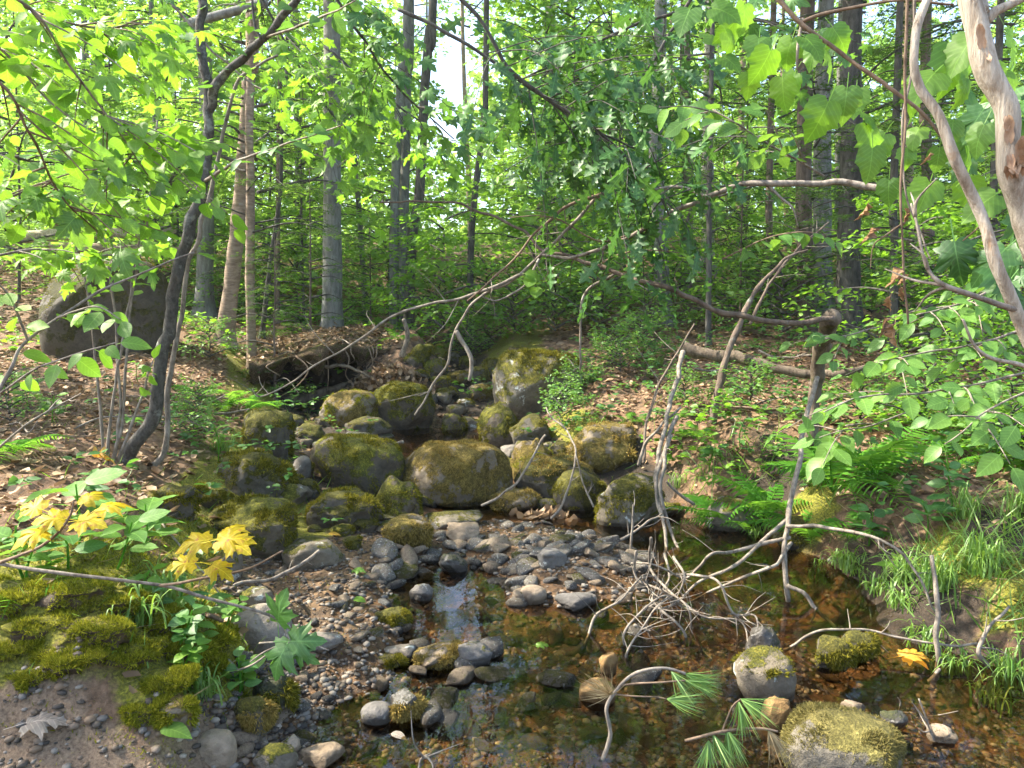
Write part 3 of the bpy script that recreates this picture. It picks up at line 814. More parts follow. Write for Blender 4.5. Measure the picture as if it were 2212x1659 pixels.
rock(745,900,845,945,'rock_dim',"brown jagged stone in front of the undercut bank","stone",seed=45,k=2.2,cuts=7,rough=.25)
rock(775,935,858,955,'rock_wet',"flat wet slab lying along the dark pool","stone",seed=46,k=3)
rock(690,880,760,920,'rock_half',"small dusty stone left of the brown jagged stone","stone",seed=47,cuts=6)
rock(640,915,700,950,'rock_dim',"dull flat stone on the dark channel floor","stone",seed=48,cuts=6,k=3)
rock(600,895,660,930,'rock_dim',"angular shaded stone under the left bank fern","stone",seed=49,cuts=6)
rock(628,985,672,1035,'rock_bare',"smooth blue-grey stone squeezed between mossy boulder and bank rock","stone",seed=50)
rock(968,955,1002,966,'rock_bare',"sliver of pale stone at the lip of the dark pool","stone",seed=51,k=3)
rock(1078,960,1130,1000,'rock_bare',"pale grey stone wedged behind the golden boulder","stone",seed=52,cuts=6)
ORD = ["first","second","third","fourth","fifth","sixth","seventh","eighth","ninth","tenth","eleventh","twelfth","thirteenth","fourteenth","fifteenth","sixteenth","seventeenth","eighteenth","nineteenth","twentieth"]
# stones of the far channel
far = [(880,742,935,780,'rock_moss'),(905,775,965,808,'rock_moss'),(960,800,1015,830,'rock_gold'),(1010,788,1062,832,'rock_dim'),(1040,775,1085,812,'rock_dim'),
       (990,770,1030,795,'rock_moss'),(925,812,975,838,'rock_moss'),(890,800,930,822,'rock_dim'),(1085,745,1140,780,'rock_moss'),(870,765,905,790,'rock_moss'),(955,758,995,780,'rock_dim'),(930,835,985,858,'rock_half'),(985,862,1030,880,'rock_half')]
for i, (a, b, c_, d_, m) in enumerate(far):
    rock(a, b, c_, d_, m, ORD[sorted(far).index((a, b, c_, d_, m))] + " from the left of the small mossy rocks in the stepped channel upstream", "rock", seed=60 + i, moss='moss_green', mosslen=.025, mossn=900, zmin=-.2, group="mossy rocks upstream")
rq = np.random.default_rng(9)
_used = {}
def cobble_label(x, y, m_):
    marks = [("the large golden boulder", 990, 1030), ("the broad dark green boulder", 770, 1000), ("the peaked mossy boulder", 860, 1080), ("the sloping boulder behind the yellow leaves", 550, 1135), ("the low wide mossy hump", 735, 1110), ("the tall mossy boulder above the pool", 870, 890), ("the squarish right boulder", 1355, 1080), ("the dark overhanging rock", 1200, 1035), ("the pale-cornered bank rock", 560, 1020), ("the biggest upright boulder", 1155, 830), ("the yellow-green boulder by the hollow", 760, 880), ("the bright green rounded rock", 1075, 925), ("the golden rock of the gravel bar", 880, 1150), ("the mossy block of the left bank", 585, 930)]
    nm, mx, my = min(marks, key=lambda q: (q[1] - x) ** 2 + ((q[2] - y) * 1.5) ** 2)
    side = "left of" if x < mx - 35 else ("right of" if x > mx + 35 else ("in front of" if y > my else "behind"))
    kind = {'rock_dim': "dull mossy cobble", 'rock_half': "lichen-spotted grey cobble", 'rock_wet': "dark wet cobble", 'rock_moss': "green mossy cobble"}[m_]
    lab = kind + " " + side + " " + nm
    k = _used.get(lab, 0); _used[lab] = k + 1
    return lab if k == 0 else ["another ", "a third ", "a fourth "][min(k - 1, 2)] + lab
FILL = [(560,1000),(655,1030),(660,1075),(700,920),(730,955),(770,960),(640,1050),(830,1120),(860,1090),(925,1095),(560,1100),(590,1150),(620,1180),(680,1150),(740,1160),(790,1150),(600,960),(660,965),(700,980),(1060,1000),(1090,1020),(1120,1090),(1180,1100),(1240,1105),(1260,1010),(1010,930),(985,900),(960,870),(920,880),(870,900),(1040,860),(1140,985),(1210,985),(1180,975),(660,890),(720,890),(615,940),(1340,1120),(1400,1130),(1440,1115),(500,1130),(480,1090),(760,1185),(840,1150),(540,1190),(690,1190)]
for i, (x, y) in enumerate(FILL):
    w_ = rq.uniform(24, 62); h_ = w_ * rq.uniform(.45, .75)
    m_ = rq.choice(['rock_dim', 'rock_half', 'rock_wet', 'rock_moss'], p=[.4, .3, .15, .15])
    rock(x - w_ / 2, y - h_, x + w_ / 2, y, m_, cobble_label(x, y, m_), "cobble", seed=500 + i, cuts=5, k=2.6, group="cobbles among the boulders", moss='moss_green' if m_ in ('rock_dim', 'rock_moss') else None, mosslen=.014, mossn=500, zmin=0)
CL = [(40,1290,120),(150,1270,140),(260,1300,120),(90,1350,130),(200,1360,130),(330,1340,110),(30,1400,110),(150,1420,120),(270,1410,120),(380,1400,110),(440,1380,90),(350,1470,100),(420,1450,90),(80,1460,90),(300,1530,90)]
for i, (x, y, w_) in enumerate(CL):
    rock(x - w_ * .72, y - w_ * .26, x + w_ * .72, y + w_ * .14, 'rock_cush', ORD[i] + " moss cushion on the near left mound, counted from the back", "moss_clump", seed=700 + i, k=2.0, rough=.45, cuts=0, moss='moss', mosslen=.016, mossn=6000, zmin=-.3, cat="moss", group="moss cushions of the mound", sink=.6)
# flat-sided boulder of the left bank
rock(88,562,372,760,'rock_dark',"huge flat-faced boulder on the left bank behind the saplings",seed=71,depth=8.6,k=4.5,rough=.05,cuts=3,deep=.7,yaw=.25,moss='moss_green',mosslen=.03,mossn=1500,zmin=.4)
# foreground
rock(500,1308,632,1408,'rock_bare',"large smooth rounded cobble beside the mossy mound","stone",seed=81,k=2.4,rough=.08,cuts=2)
rock(612,1165,742,1225,'rock_half',"long greenish stone with a root lying against it","stone",seed=82,k=2.6,rough=.1)
rock(458,1180,528,1250,'rock_half',"grey stone at the edge of the moss below the yellow leaves","stone",seed=83,k=2.6)
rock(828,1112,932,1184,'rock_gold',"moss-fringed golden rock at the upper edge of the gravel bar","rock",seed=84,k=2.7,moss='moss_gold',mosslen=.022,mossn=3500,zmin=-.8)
rock(905,1106,1040,1140,'rock_half',"long flat stone bridging the golden rock and the gravel","stone",seed=85,k=3)
rock(965,1128,1040,1166,'rock_tan',"tan wedge-shaped stone in the gravel bar","stone",seed=86,k=3,cuts=6)
rock(1150,1180,1224,1226,'rock_grey',"bluish-grey angular stone in the middle of the gravel bar","stone",seed=87,k=2.8,cuts=6)
rock(945,1194,1010,1236,'rock_wet',"black wedge-shaped stone above the sky reflection","stone",seed=88,k=2.6,cuts=6)
rock(885,1262,940,1298,'rock_grey',"reddish-grey stone at the left edge of the sky reflection","stone",seed=89,cuts=5)
rock(1122,1264,1182,1304,'rock_tan',"smooth pale egg-shaped stone at the water's edge","stone",seed=90,k=2.1,rough=.05,cuts=1)
rock(1196,1280,1290,1315,'rock_grey',"flat grey stone half in the pool below the gravel bar","stone",seed=91,k=2.8)
rock(985,1390,1062,1440,'rock_grey',"sloping grey-brown stone in front of the sky reflection","stone",seed=92,cuts=5)
rock(812,1312,895,1352,'rock_dim',"small round tuft-covered rock left of the sky reflection","rock",seed=93,moss='moss_green',mosslen=.016,mossn=5000,zmin=-.5)
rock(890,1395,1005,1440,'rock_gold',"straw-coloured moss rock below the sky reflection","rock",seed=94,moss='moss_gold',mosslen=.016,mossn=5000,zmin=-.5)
rock(805,1415,875,1442,'rock_dim',"dark tufted rock among brown pebbles","rock",seed=95,moss='moss_green',mosslen=.015,mossn=3500,zmin=-.4)
rock(778,1518,848,1562,'rock_grey',"purplish striped stone beside a hairy wet rock","stone",seed=96,k=2.3,rough=.07,cuts=2)
rock(840,1492,912,1556,'rock_wet',"hairy wet rock with hanging dark moss in the shallows","rock",seed=97,moss='moss_gold',mosslen=.022,mossn=3500,zmin=-.6)
rock(1250,1468,1332,1520,'rock_amber',"golden rounded stone just breaking the water surface","stone",seed=98,k=2.3,rough=.08,cuts=2)
rock(1294,1408,1336,1456,'rock_amber',"upright orange-brown stone under the twig tangle","stone",seed=99,cuts=4)
rock(1588,1405,1722,1515,'rock_half',"rounded rock with a dark stripe and mossy cap in the right pool",seed=101,k=2.4,rough=.1,cuts=3,moss='moss_green',mosslen=.02,mossn=1200,zmin=.4)
rock(1612,1352,1690,1425,'rock_wet',"dark wet rock behind the striped round rock","rock",seed=102)
rock(1752,1372,1836,1445,'rock_dim',"front one of two tufted mossy rocks in the right pool","rock",seed=103,moss='moss_green',mosslen=.018,mossn=5000,zmin=-.5)
rock(1806,1362,1890,1425,'rock_dim',"rear one of two tufted mossy rocks in the right pool","rock",seed=104,moss='moss_green',mosslen=.018,mossn=5000,zmin=-.5)
rock(1680,1535,1948,1690,'rock_low',"large low brown-green mossy boulder in the bottom right of the pool",seed=105,k=2.5,rough=.08,cuts=3,moss='moss_low',mosslen=.012,mossn=12000,zmin=-.6,sink=.1)
rock(1645,1505,1712,1580,'rock_amber',"rusty orange stone left of the large low boulder","stone",seed=106,k=2.6)
rock(2000,1568,2065,1605,'rock_tan',"yellowish stone right of the large low boulder","stone",seed=107,cuts=3)
rock(1895,1535,1960,1575,'rock_wet',"dark stone behind the large low boulder","stone",seed=108)
rock(1820,1515,1870,1545,'rock_tan',"pale stone touching the back of the large low boulder","stone",seed=109)
rock(418,1578,512,1655,'rock_tan',"pale angular cobble at the edge of the sandy bank","stone",seed=111,k=2.4,rough=.08,cuts=4)
rock(500,1490,592,1590,'rock_dim',"small brown hairy rock below the mossy mound","rock",seed=112,moss='moss_gold',mosslen=.016,mossn=4500,zmin=-.5)
rock(545,1445,640,1545,'rock_wet',"dark wet rock behind the small brown hairy rock","rock",seed=113,moss='moss_green',mosslen=.025,mossn=1500,zmin=-.4)
rock(330,1500,420,1580,'rock_gold',"moss-capped rock at the front of the mossy mound","rock",seed=114,moss='moss',mosslen=.02,mossn=2500,zmin=0)
rock(540,1605,640,1690,'rock_half',"moss-flecked grey stone at the bottom edge","stone",seed=115,cuts=6)
rock(600,1590,650,1640,'rock_tan',"sandy brown stone right of the pale angular cobble","stone",seed=116,cuts=5)
rock(640,1612,745,1650,'rock_tan',"flat tan stone at the waterline near the bottom edge","stone",seed=117,k=3)
rock(640,1365,740,1402,'rock_bare',"flat grey cobble on the gravel beside the fallen twig","stone",seed=118,k=2.8)
rock(830,1392,905,1425,'rock_bare',"thin flat pale stone among brown pebbles","stone",seed=119,k=3)
rock(516,1270,588,1310,'rock_half',"oval olive stone at the edge of the damp gravel","stone",seed=120)
rock(1518,1075,1640,1140,'rock_half',"grey slab under the right bank above the dark water","stone",seed=121,k=3.2,cuts=5)
rock(1660,1118,1770,1185,'rock_dim',"mossy foot of the right bank by the leaning stick","rock",seed=122,moss='moss_green',mosslen=.016,mossn=4500,zmin=-.5)

# ------------------------------------------------------------------ pebbles: the largest as stones of their own, the rest as gravel
PEB = []
for s in range(8):
    V, T = rock_shape(300 + s, 3 if s < 4 else 2, 2.4 + .25 * s, .16, 6 + s % 4, (.55, .85))
    V = V / np.abs(V).max(0) * np.array([1, .72, .36])
    PEB.append(V)
PEBMESH = {}
PTONE = {'rock_bare': "pale grey", 'rock_tan': "tan", 'rock_grey': "dark grey", 'rock_half': "olive lichened", 'rock_amber': "amber"}
def pebble_mesh(s, mat):
    if (s, mat) not in PEBMESH:
        me = make_mesh("stone", PEB[s], [ICO[3 if s < 4 else 2][1]], np.zeros(len(PEB[s])))
        me.materials.append(M[mat]); PEBMESH[(s, mat)] = me
    return PEBMESH[(s, mat)]
def put_stone(x, y, r, mat, label, group, lift=.12, rng=RNG):
    z = float(H(x, y)[0])
    o = bpy.data.objects.new("stone", pebble_mesh(int(rng.integers(8)), mat))
    COL.objects.link(o)
    o.location = (x, y, z + r * lift)
    o.rotation_euler = (rng.normal(0, .25), rng.normal(0, .25), rng.uniform(0, 6.28))
    o.scale = (r, r * rng.uniform(.8, 1.1), r * rng.uniform(.7, 1.25))
    tag(o, label, "stone", group)
BARM = [("the bluish-grey angular stone", 1187, 1203), ("the tan wedge stone", 1002, 1147), ("the black wedge stone", 977, 1215), ("the pale egg-shaped stone", 1152, 1284), ("the golden rock of the gravel bar", 880, 1148), ("the twig tangle", 1400, 1260), ("the slanted twig", 1340, 1165), ("the flat stone in the pool", 1243, 1297), ("the pool under the golden boulder", 1110, 1120), ("the gravel bar's middle", 1090, 1190)]
SHOREM = [("the large smooth cobble", 566, 1358), ("the long greenish stone", 677, 1195), ("the flat grey cobble", 690, 1383), ("the purplish striped stone", 813, 1540), ("the pale angular cobble", 465, 1616), ("the tuft-covered rock", 853, 1332), ("the thin flat pale stone", 867, 1408), ("the curving root", 590, 1245), ("the flat tan waterline stone", 692, 1631), ("the dark wet rock", 592, 1495)]
BEDM = [("the golden stone breaking the surface", 1290, 1495), ("the large low boulder", 1811, 1590), ("the pine twig", 1450, 1540), ("the purplish striped stone", 813, 1540), ("the tiny forked stick", 912, 1640), ("the floating green leaf", 1160, 1395), ("the striped round rock", 1655, 1460), ("the floating orange leaf", 1950, 1420), ("the thin bottom stick", 2010, 1580), ("the bottom edge middle", 1150, 1620)]
def near_label(what, px, py, marks):
    nm, mx, my = min(marks, key=lambda q: (q[1] - px) ** 2 + ((q[2] - py) * 1.4) ** 2)
    dx, dy = px - mx, (py - my) * 1.4
    side = ("left of" if dx < 0 else "right of") if abs(dx) > abs(dy) else ("in front of" if dy > 0 else "behind")
    return what + " " + side + " " + nm
def size_word(r_, a, b):
    return "small " if r_ < a else ("large " if r_ > b else "middling ")
rp = np.random.default_rng(21)
nbar = 0
while nbar < 170:
    px, py = rp.uniform(820, 1400), rp.uniform(1120, 1330)
    if rp.random() > math.exp(-((py - 1190) / 75) ** 2): continue
    if 895 < px < 1065 and py > 1235: continue
    g = G(px, py)
    if g[2] < -.01: continue
    m = rp.choice(['rock_bare', 'rock_tan', 'rock_grey', 'rock_half'], p=[.3, .2, .3, .2])
    sr = rp.uniform(.032, .085) * rp.choice([1, 1, 1.3]); put_stone(g[0], g[1], sr, m, near_label(size_word(sr, .05, .075) + PTONE[m] + " gravel-bar stone", px, py, BARM), "stones of the gravel bar", rng=rp); nbar += 1
nl = 0
while nl < 105:
    px, py = rp.uniform(500, 900), rp.uniform(1190, 1640)
    g = G(px, py)
    if g[2] < 0: continue
    m = rp.choice(['rock_bare', 'rock_tan', 'rock_grey', 'rock_half'], p=[.3, .35, .25, .1])
    sr = rp.uniform(.016, .055); put_stone(g[0], g[1], sr, m, near_label(size_word(sr, .028, .042) + PTONE[m] + " shore pebble", px, py, SHOREM), "pebbles of the left shore", rng=rp); nl += 1
nb_ = 0
while nb_ < 84:
    px, py = (rp.uniform(760, 2150), rp.uniform(1400, 1650)) if nb_ < 46 else (rp.uniform(820, 1420), rp.uniform(1330, 1620))
    d = ray(px, py); tt = (-.1 - CAMZ) / d[2]; x, y = d[0] * tt, d[1] * tt
    if H(x, y)[0] > (-.04 if nb_ < 46 else -.015): continue
    m = rp.choice(['rock_amber', 'rock_tan', 'rock_half'], p=[.5, .3, .2]) if nb_ < 46 else rp.choice(['rock_grey', 'rock_half', 'rock_bare', 'rock_tan'])
    sr = rp.uniform(.03, .085) * (1.0 if nb_ < 46 else 1.25); put_stone(x, y, sr, m, near_label(size_word(sr, .045, .07) + PTONE[m] + (" underwater stone" if nb_ < 46 else " pool stone"), px, py, BEDM), "stones of the pool", lift=.1 if nb_ < 46 else .42, rng=rp); nb_ += 1
# gravel: everything smaller, one mass
N = 26000
px = rp.uniform(0, 2212, N); py = 1120 + 540 * rp.random(N)
u = (px / PW - .5) * 4 / 3; v = .5 - py / PH
tt = (0.0 - CAMZ) / (v * CP - SP)
X, Yy = u * tt, (CP + v * SP) * tt
X = np.concatenate([X, rp.uniform(-2.3, -.55, 6000)]); Yy = np.concatenate([Yy, rp.uniform(1.6, 2.75, 6000)]); N = len(X)
zz = zones(X, Yy); hh = H(X, Yy)
ok = (zz[:, 1] + zz[:, 0] + zz[:, 2] > .5) & (rp.random(N) < np.where(hh > -.01, .95, .4) * np.where(zz[:, 2] > .5, .55, 1))
X, Yy, hh = X[ok], Yy[ok], hh[ok]; n = len(X)
V0, T0 = ICO[2]
V0 = PEB[5]
mb = MB()
sz = .006 + .018 * rp.random(n) ** 3
ang = rp.uniform(0, 6.28, n)
d = np.stack([np.cos(ang), np.sin(ang), np.zeros(n)], 1)
SM_V, SM_T = ICO[2]
bm = bmesh.new(); bmesh.ops.create_icosphere(bm, subdivisions=1, radius=1.0)
S1 = np.array([v.co[:] for v in bm.verts]); S1T = np.array([[v.index for v in f.verts] for f in bm.faces]); bm.free()
S1 = S1 * np.array([1, .75, .5]) * (1 + .2 * vnoise(S1 * 1.7, 8))[:, None]
scatter_leaves(mb, np.stack([X, Yy, hh + sz * .2], 1), d, np.tile(UP, (n, 1)) + rp.normal(0, .2, (n, 3)), sz, S1, S1T, rp.random(n))
t = NT('pebble_mix')
at = t.n('ShaderNodeAttribute', attribute_name='rnd'); tc = t.n('ShaderNodeTexCoord')
colr = t.ramp(at.outputs['Fac'], [(0, (0.035, 0.03, 0.025)), (.3, (0.10, 0.078, 0.056)), (.55, (0.19, 0.13, 0.08)), (.8, (0.13, 0.12, 0.105)), (1, (0.30, 0.25, 0.19))])
colr = t.mix(.5, colr, t.ramp(t.noise(tc.outputs['Object'], 60, 4), [(.3, (.55, .55, .55)), (.7, (1.1, 1.1, 1.1))]), 'MULTIPLY')
M['pebble_mix'] = t.done(t.pbsdf(colr, .7, None, .3))
tag(mb.build("gravel", M['pebble_mix'], off=np.zeros(3)), "small brown and grey gravel along the brook", None, None, "stuff")

# ------------------------------------------------------------------ undercut bank with its root mat
def slab_bank():
    rr = np.random.default_rng(4)
    nU, nV = 60, 26
    V = []
    for i in range(nU):
        s = i / (nU - 1)
        x = 535 + (840 - 535) * s
        edge = 8.35 + 1.1 * s + .2 * math.sin(s * 9)
        back = edge + 2.6
        top = W(x, 772 - 46 * math.sin(min(1, s * 1.15) * 1.57), edge)
        for j in range(nV):
            a = j / (nV - 1)
            th = .24 + .08 * math.sin(s * 17) + .05 * math.sin(s * 41)
            if a < .5:                       # top side, going back to front
                q = 1 - a / .5
                y = edge + (back - edge) * q
                xx = top[0] * (y / edge)
                z0 = float(H(xx, y)[0]) if q > .35 else None
                z = top[2] + .10 * q - .12 * (1 - q) ** 3
                if q > .6: z = max(z0 - .02, z - .4 * (q - .6))
            else:
                q = (a - .5) / .5
                y = edge - .05 + .16 * math.sin(q * 3.14) * 0 + (1.3) * q ** 1.4
                xx = top[0] * (y / edge)
                z = top[2] - .12 - th * math.sin(min(1, q * 2.2) * 1.57) + .06 * q
            V.append((xx, y, z))
    V = np.array(V)
    V += .05 * np.stack([vnoise(V * 3.1, 3), vnoise(V * 3.3, 4), vnoise(V * 2.9, 5)], 1) + .02 * np.stack([vnoise(V * 9, 6), vnoise(V * 9, 7), vnoise(V * 9, 8)], 1)
    ii = np.arange(nU * nV).reshape(nU, nV)
    Fq = np.stack([ii[:-1, :-1], ii[:-1, 1:], ii[1:, 1:], ii[1:, :-1]], -1).reshape(-1, 4)[:, ::-1]
    o = empty("bank", W(690, 760, 9.2), "overhanging root-matted bank above the dark hollow on the left", "bank")
    mb = MB(); mb.add(V, [Fq])
    mb.build("turf", M['bank'], o)
    n_l = 900
    tops = V.reshape(nU, nV, 3)[:, 4:13].reshape(-1, 3)
    pk = tops[rr.integers(0, len(tops), n_l)] + rr.normal(0, .05, (n_l, 3)) * np.array([1, 1, .15]) + UP * .015
    lb = MB(); scatter_leaves(lb, pk, rr.normal(0, 1, (n_l, 3)) * np.array([1, 1, .35]), np.tile(UP, (n_l, 1)) + rr.normal(0, .4, (n_l, 3)), .07 * rr.uniform(.5, 1.2, n_l), CRISP[0], CRISP[1], rr.random(n_l))
    lo = lb.build("leaf_litter", M['litter'], o, smooth=False); lo["kind"] = "stuff"
    nb2 = 250
    frt = V.reshape(nU, nV, 3)[:, 8:18].reshape(-1, 3)
    pk = frt[rr.integers(0, len(frt), nb2)] + rr.normal(0, .03, (nb2, 3))
    lb = MB(); scatter_leaves(lb, pk, rr.normal(0, .6, (nb2, 3)) + np.array([0, -.5, -.7]), rr.normal(0, 1, (nb2, 3)), .07 * rr.uniform(.4, 1.3, nb2), BLADE[0] * np.array([1, .6, 1]), BLADE[1], rr.random(nb2))
    lo = lb.build("rootlets", M['straw'], o, smooth=False); lo["kind"] = "stuff"
    # hanging roots
    for k in range(9):
        s = rr.random(); x = 545 + 285 * s; edge = 8.35 + 1.1 * s
        p = W(x, 772 - 46 * math.sin(min(1, s * 1.15) * 1.57), edge - .03) + np.array([0, 0, -.12])
        L = rr.uniform(.15, .5)
        pts = [p, p + np.array([rr.normal(0, .05), -.06, -.3 * L]), p + np.array([rr.normal(0, .1), -.05, -.7 * L]), p + np.array([rr.normal(0, .16), rr.normal(0, .05), -L])]
        mb = MB(); c_ = catmull(pts, 4); tube(mb, c_, np.linspace(.011, .004, len(c_)), 5, .1, k)
        mb.build("root", M['twig_brown'], o)
t = NT('bank')
tc = t.n('ShaderNodeTexCoord'); O = tc.outputs['Object']
n2 = t.noise(O, 9, 5, .7); n3 = t.noise(O, 60, 4, .7)
colr = t.ramp(n3, [(.3, (.03, .02, .012)), (.5, (.10, .068, .04)), (.7, (.22, .15, .09))])
colr = t.mix(t.ramp(n2, [(.52, (0, 0, 0)), (.62, (1, 1, 1))]), colr, (.07, .075, .014))
M['bank'] = t.done(t.pbsdf(colr, .95, t.bump(n3, .9, .03), .1))
slab_bank()

# ------------------------------------------------------------------ sticks, saplings, boughs: paths are (x, y, depth) with stem widths in picture units
LASTPART = [None]
def curve_of(pts, n=8):
    return catmull([W(*p) for p in pts], n)

def stem(parent, pts, w, mat, name="stem", seed=0, sides=9, rough=.10, world=False, n=8):
    c_ = catmull(pts, n) if world else curve_of(pts, n)
    Ym = c_[:, 1]
    r = np.linspace(w[0], w[1], len(c_)) * .5 * (pxm(1.0) * np.maximum(Ym, .5))
    fade = np.minimum(1, np.minimum(np.arange(len(c_)), np.arange(len(c_))[::-1]) / 4.0)[:, None]
    if mat in ('twig_grey', 'bark_pale') and w[0] > 6: r = r * .84
    amp = min(.018, 1.1 * float(r.mean()) + .002)
    c_ = c_ + fade * amp * np.stack([vnoise(c_ * 9 + seed, 31), vnoise(c_ * 9 + seed, 32), vnoise(c_ * 9 + seed, 33)], 1)
    r = r * (1 + .16 * np.clip(vnoise(c_ * 14 + seed, 41), -.3, 1))
    mb = MB(); tube(mb, c_, r, sides, rough, seed)
    LASTPART[0] = mb.build(name, M[mat], parent)
    return c_

def twiglets(parent, c_, n, length, mat, rng, t0=.25, name="side_twig", r=.004, up=.2):
    """short bare twigs leaving a stem"""
    out = []
    for k in range(n):
        i = int((t0 + (1 - t0) * rng.random()) * (len(c_) - 2))
        p = c_[i]; td = norm(c_[i + 1] - c_[i])
        d = norm(np.cross(td, rng.normal(0, 1, 3)) + td * .6 + UP * up)
        L = length * rng.uniform(.4, 1.2)
        q = catmull([p, p + d * L * .5 + rng.normal(0, .04, 3) * L, p + d * L + rng.normal(0, .12, 3) * L], 4)
        mb = MB(); tube(mb, q, np.linspace(r, r * .3, len(q)), 5, .1, k)
        mb.build(name, M[mat], parent); out.append(q)
    return out

def base_of(px, py, Y=None):
    if Y is None: return G(px, py)
    x = W(px, py, Y)[0]
    return np.array([x, Y, float(H(x, Y)[0])])

r1 = np.random.default_rng(101)
# --- dark forked sapling on the left bank
b = G(262, 1000); Y = b[1]
o = empty("sapling", b, "dark leaning sapling forking into a Y on the left bank", "sapling")
main = stem(o, [(255, 1020, Y), (280, 975, Y), (328, 895, Y), (356, 740, Y), (392, 560, Y), (432, 420, Y), (450, 320, Y), (449, 225, Y)], (33, 20), 'bark_sapling', "trunk", 1, 12)
f1 = stem(o, [(450, 240, Y), (438, 120, Y), (436, 0, Y), (430, -160, Y)], (21, 15), 'bark_sapling', "branch", 2, 10)
f2 = stem(o, [(448, 245, Y), (462, 195, Y - .05), (505, 140, Y - .1), (575, 75, Y - .2), (650, -10, Y - .3), (720, -90, Y - .4)], (19, 13), 'bark_sapling', "branch", 3, 10)
a1 = stem(o, [(440, 392, Y), (520, 345, Y - .3), (640, 305, Y - .6), (740, 270, Y - .9)], (9, 3), 'twig_grey', "branch", 4, 6)
a2 = stem(o, [(565, 85, Y - .2), (548, 40, Y - .2), (545, -20, Y - .2)], (7, 4), 'bark_sapling', "branch", 5, 6)
a3 = stem(o, [(575, 80, Y - .2), (690, 40, Y - .5), (770, 0, Y - .8)], (6, 3), 'twig_grey', "branch", 6, 6)
leafy(o, a1, 14, .10, 'ovate', 'leaf_mid', rng=r1, t0=.3)
leafy(o, a3, 8, .10, 'ovate', 'leaf_mid', rng=r1)
leafy(o, f1, 10, .10, 'ovate', 'leaf_mid', rng=r1, spread=2.5)
leafy(o, f2, 14, .10, 'ovate', 'leaf_mid', rng=r1, spread=2.2)
# --- pale slender sapling beside it
b = G(335, 1010); Y = b[1]
o = empty("sapling", b, "slender pale sapling with a hooked foot right of the forked one", "sapling")
main = stem(o, [(325, 1012, Y), (348, 990, Y), (358, 940, Y), (364, 850, Y), (384, 720, Y), (408, 570, Y), (440, 470, Y), (480, 300, Y), (505, 200, Y), (530, 160, Y), (600, 120, Y)], (17, 6), 'twig_grey', "trunk", 7, 10)
leafy(o, main, 12, .10, 'ovate', 'leaf_bright', rng=r1, t0=.62, spread=2.0)
# --- clump of thin stems
b = G(236, 1005); Y = b[1]
o = empty("shrub", b, "clump of thin pale upright stems left of the forked sapling", "shrub")
stems = [[(232, 1008, Y), (240, 900, Y), (262, 760, Y), (283, 620, Y), (300, 520, Y), (332, 400, Y)],
         [(246, 1000, Y), (260, 880, Y), (250, 700, Y), (228, 520, Y), (200, 330, Y)],
         [(240, 1003, Y), (262, 930, Y), (270, 800, Y), (285, 640, Y), (320, 470, Y), (340, 260, Y)],
         [(252, 1000, Y), (300, 870, Y), (330, 780, Y)],
         [(225, 1006, Y + .1), (215, 850, Y + .1), (190, 640, Y + .1), (150, 480, Y + .1)]]
for k, s in enumerate(stems):
    c_ = stem(o, s, (9, 4), 'twig_grey', "stem", 10 + k, 7)
    leafy(o, c_, 7, .10, 'ovate', 'leaf_bright', rng=r1, t0=.6, spread=1.8)

# --- leafy boughs hanging into the upper left corner (rooted outside the picture)
def bough(label, main_pts, w, mat, subs, kind, lmat, size, per, name="leafy_bough", hang=.3, rng=r1, toward=.3, tilt=.5, cat="branch", per_main=6, rnd_sub=0, sub_len=.5, droop=-.1, group=None):
    b = W(*main_pts[0])
    o = empty(name, b, label, cat, group)
    c_ = stem(o, main_pts, w, mat, "stem", int(rng.integers(999)), 7)
    if per_main: leafy(o, c_, per_main, size, kind, lmat, rng=rng, hang=hang, toward=toward, tilt=tilt)
    for s in subs:
        q = stem(o, s, (w[0] * .5, w[1] * .7), mat, "side_twig", int(rng.integers(999)), 5)
        leafy(o, q, per, size, kind, lmat, rng=rng, hang=hang, toward=toward, tilt=tilt, part=LASTPART[0])
    for k in range(rnd_sub):
        i = int(rng.uniform(.12, .95) * (len(c_) - 2)); p = c_[i]; td = norm(c_[i + 1] - p)
        sd = norm(np.cross(td, UP)) * (1 if k % 2 else -1)
        d = norm(sd + td * .8 + UP * rng.uniform(-.5, .4))
        L = sub_len * rng.uniform(.5, 1.2)
        q = catmull([p, p + d * L * .5, p + d * L + UP * droop * L], 4)
        mb = MB(); tube(mb, q, np.linspace(.0035, .0015, len(q)), 5, .05, k); tw = mb.build("side_twig", M[mat], o)
        leafy(o, q, per, size, kind, lmat, rng=rng, hang=hang, toward=toward, tilt=tilt, part=tw)
    return o

bough("topmost leafy branch slanting down from the upper left corner, round leaves", [(-160, -60, 2.5), (60, 10, 2.6), (140, 130, 2.7), (210, 220, 2.8), (270, 300, 2.9), (320, 380, 3.1)], (9, 3), 'twig_grey', [], 'round', 'leaf_bright', .074, 7, rnd_sub=14, sub_len=.42)
bough("leafy branch with toothed leaves hanging at the left edge", [(-120, 120, 2.2), (0, 180, 2.3), (70, 300, 2.4), (130, 420, 2.6), (210, 500, 2.8)], (8, 3), 'twig_brown', [], 'serrate', 'leaf_bright', .075, 6, rnd_sub=11, sub_len=.36)
bough("dark-stemmed branch of rounded leaves crossing behind the top left leaves", [(-150, 300, 3.2), (30, 340, 3.3), (130, 350, 3.4), (220, 340, 3.5), (310, 350, 3.6)], (7, 3), 'bark_dark', [], 'ovate', 'leaf_mid', .085, 6, rnd_sub=12, sub_len=.5)
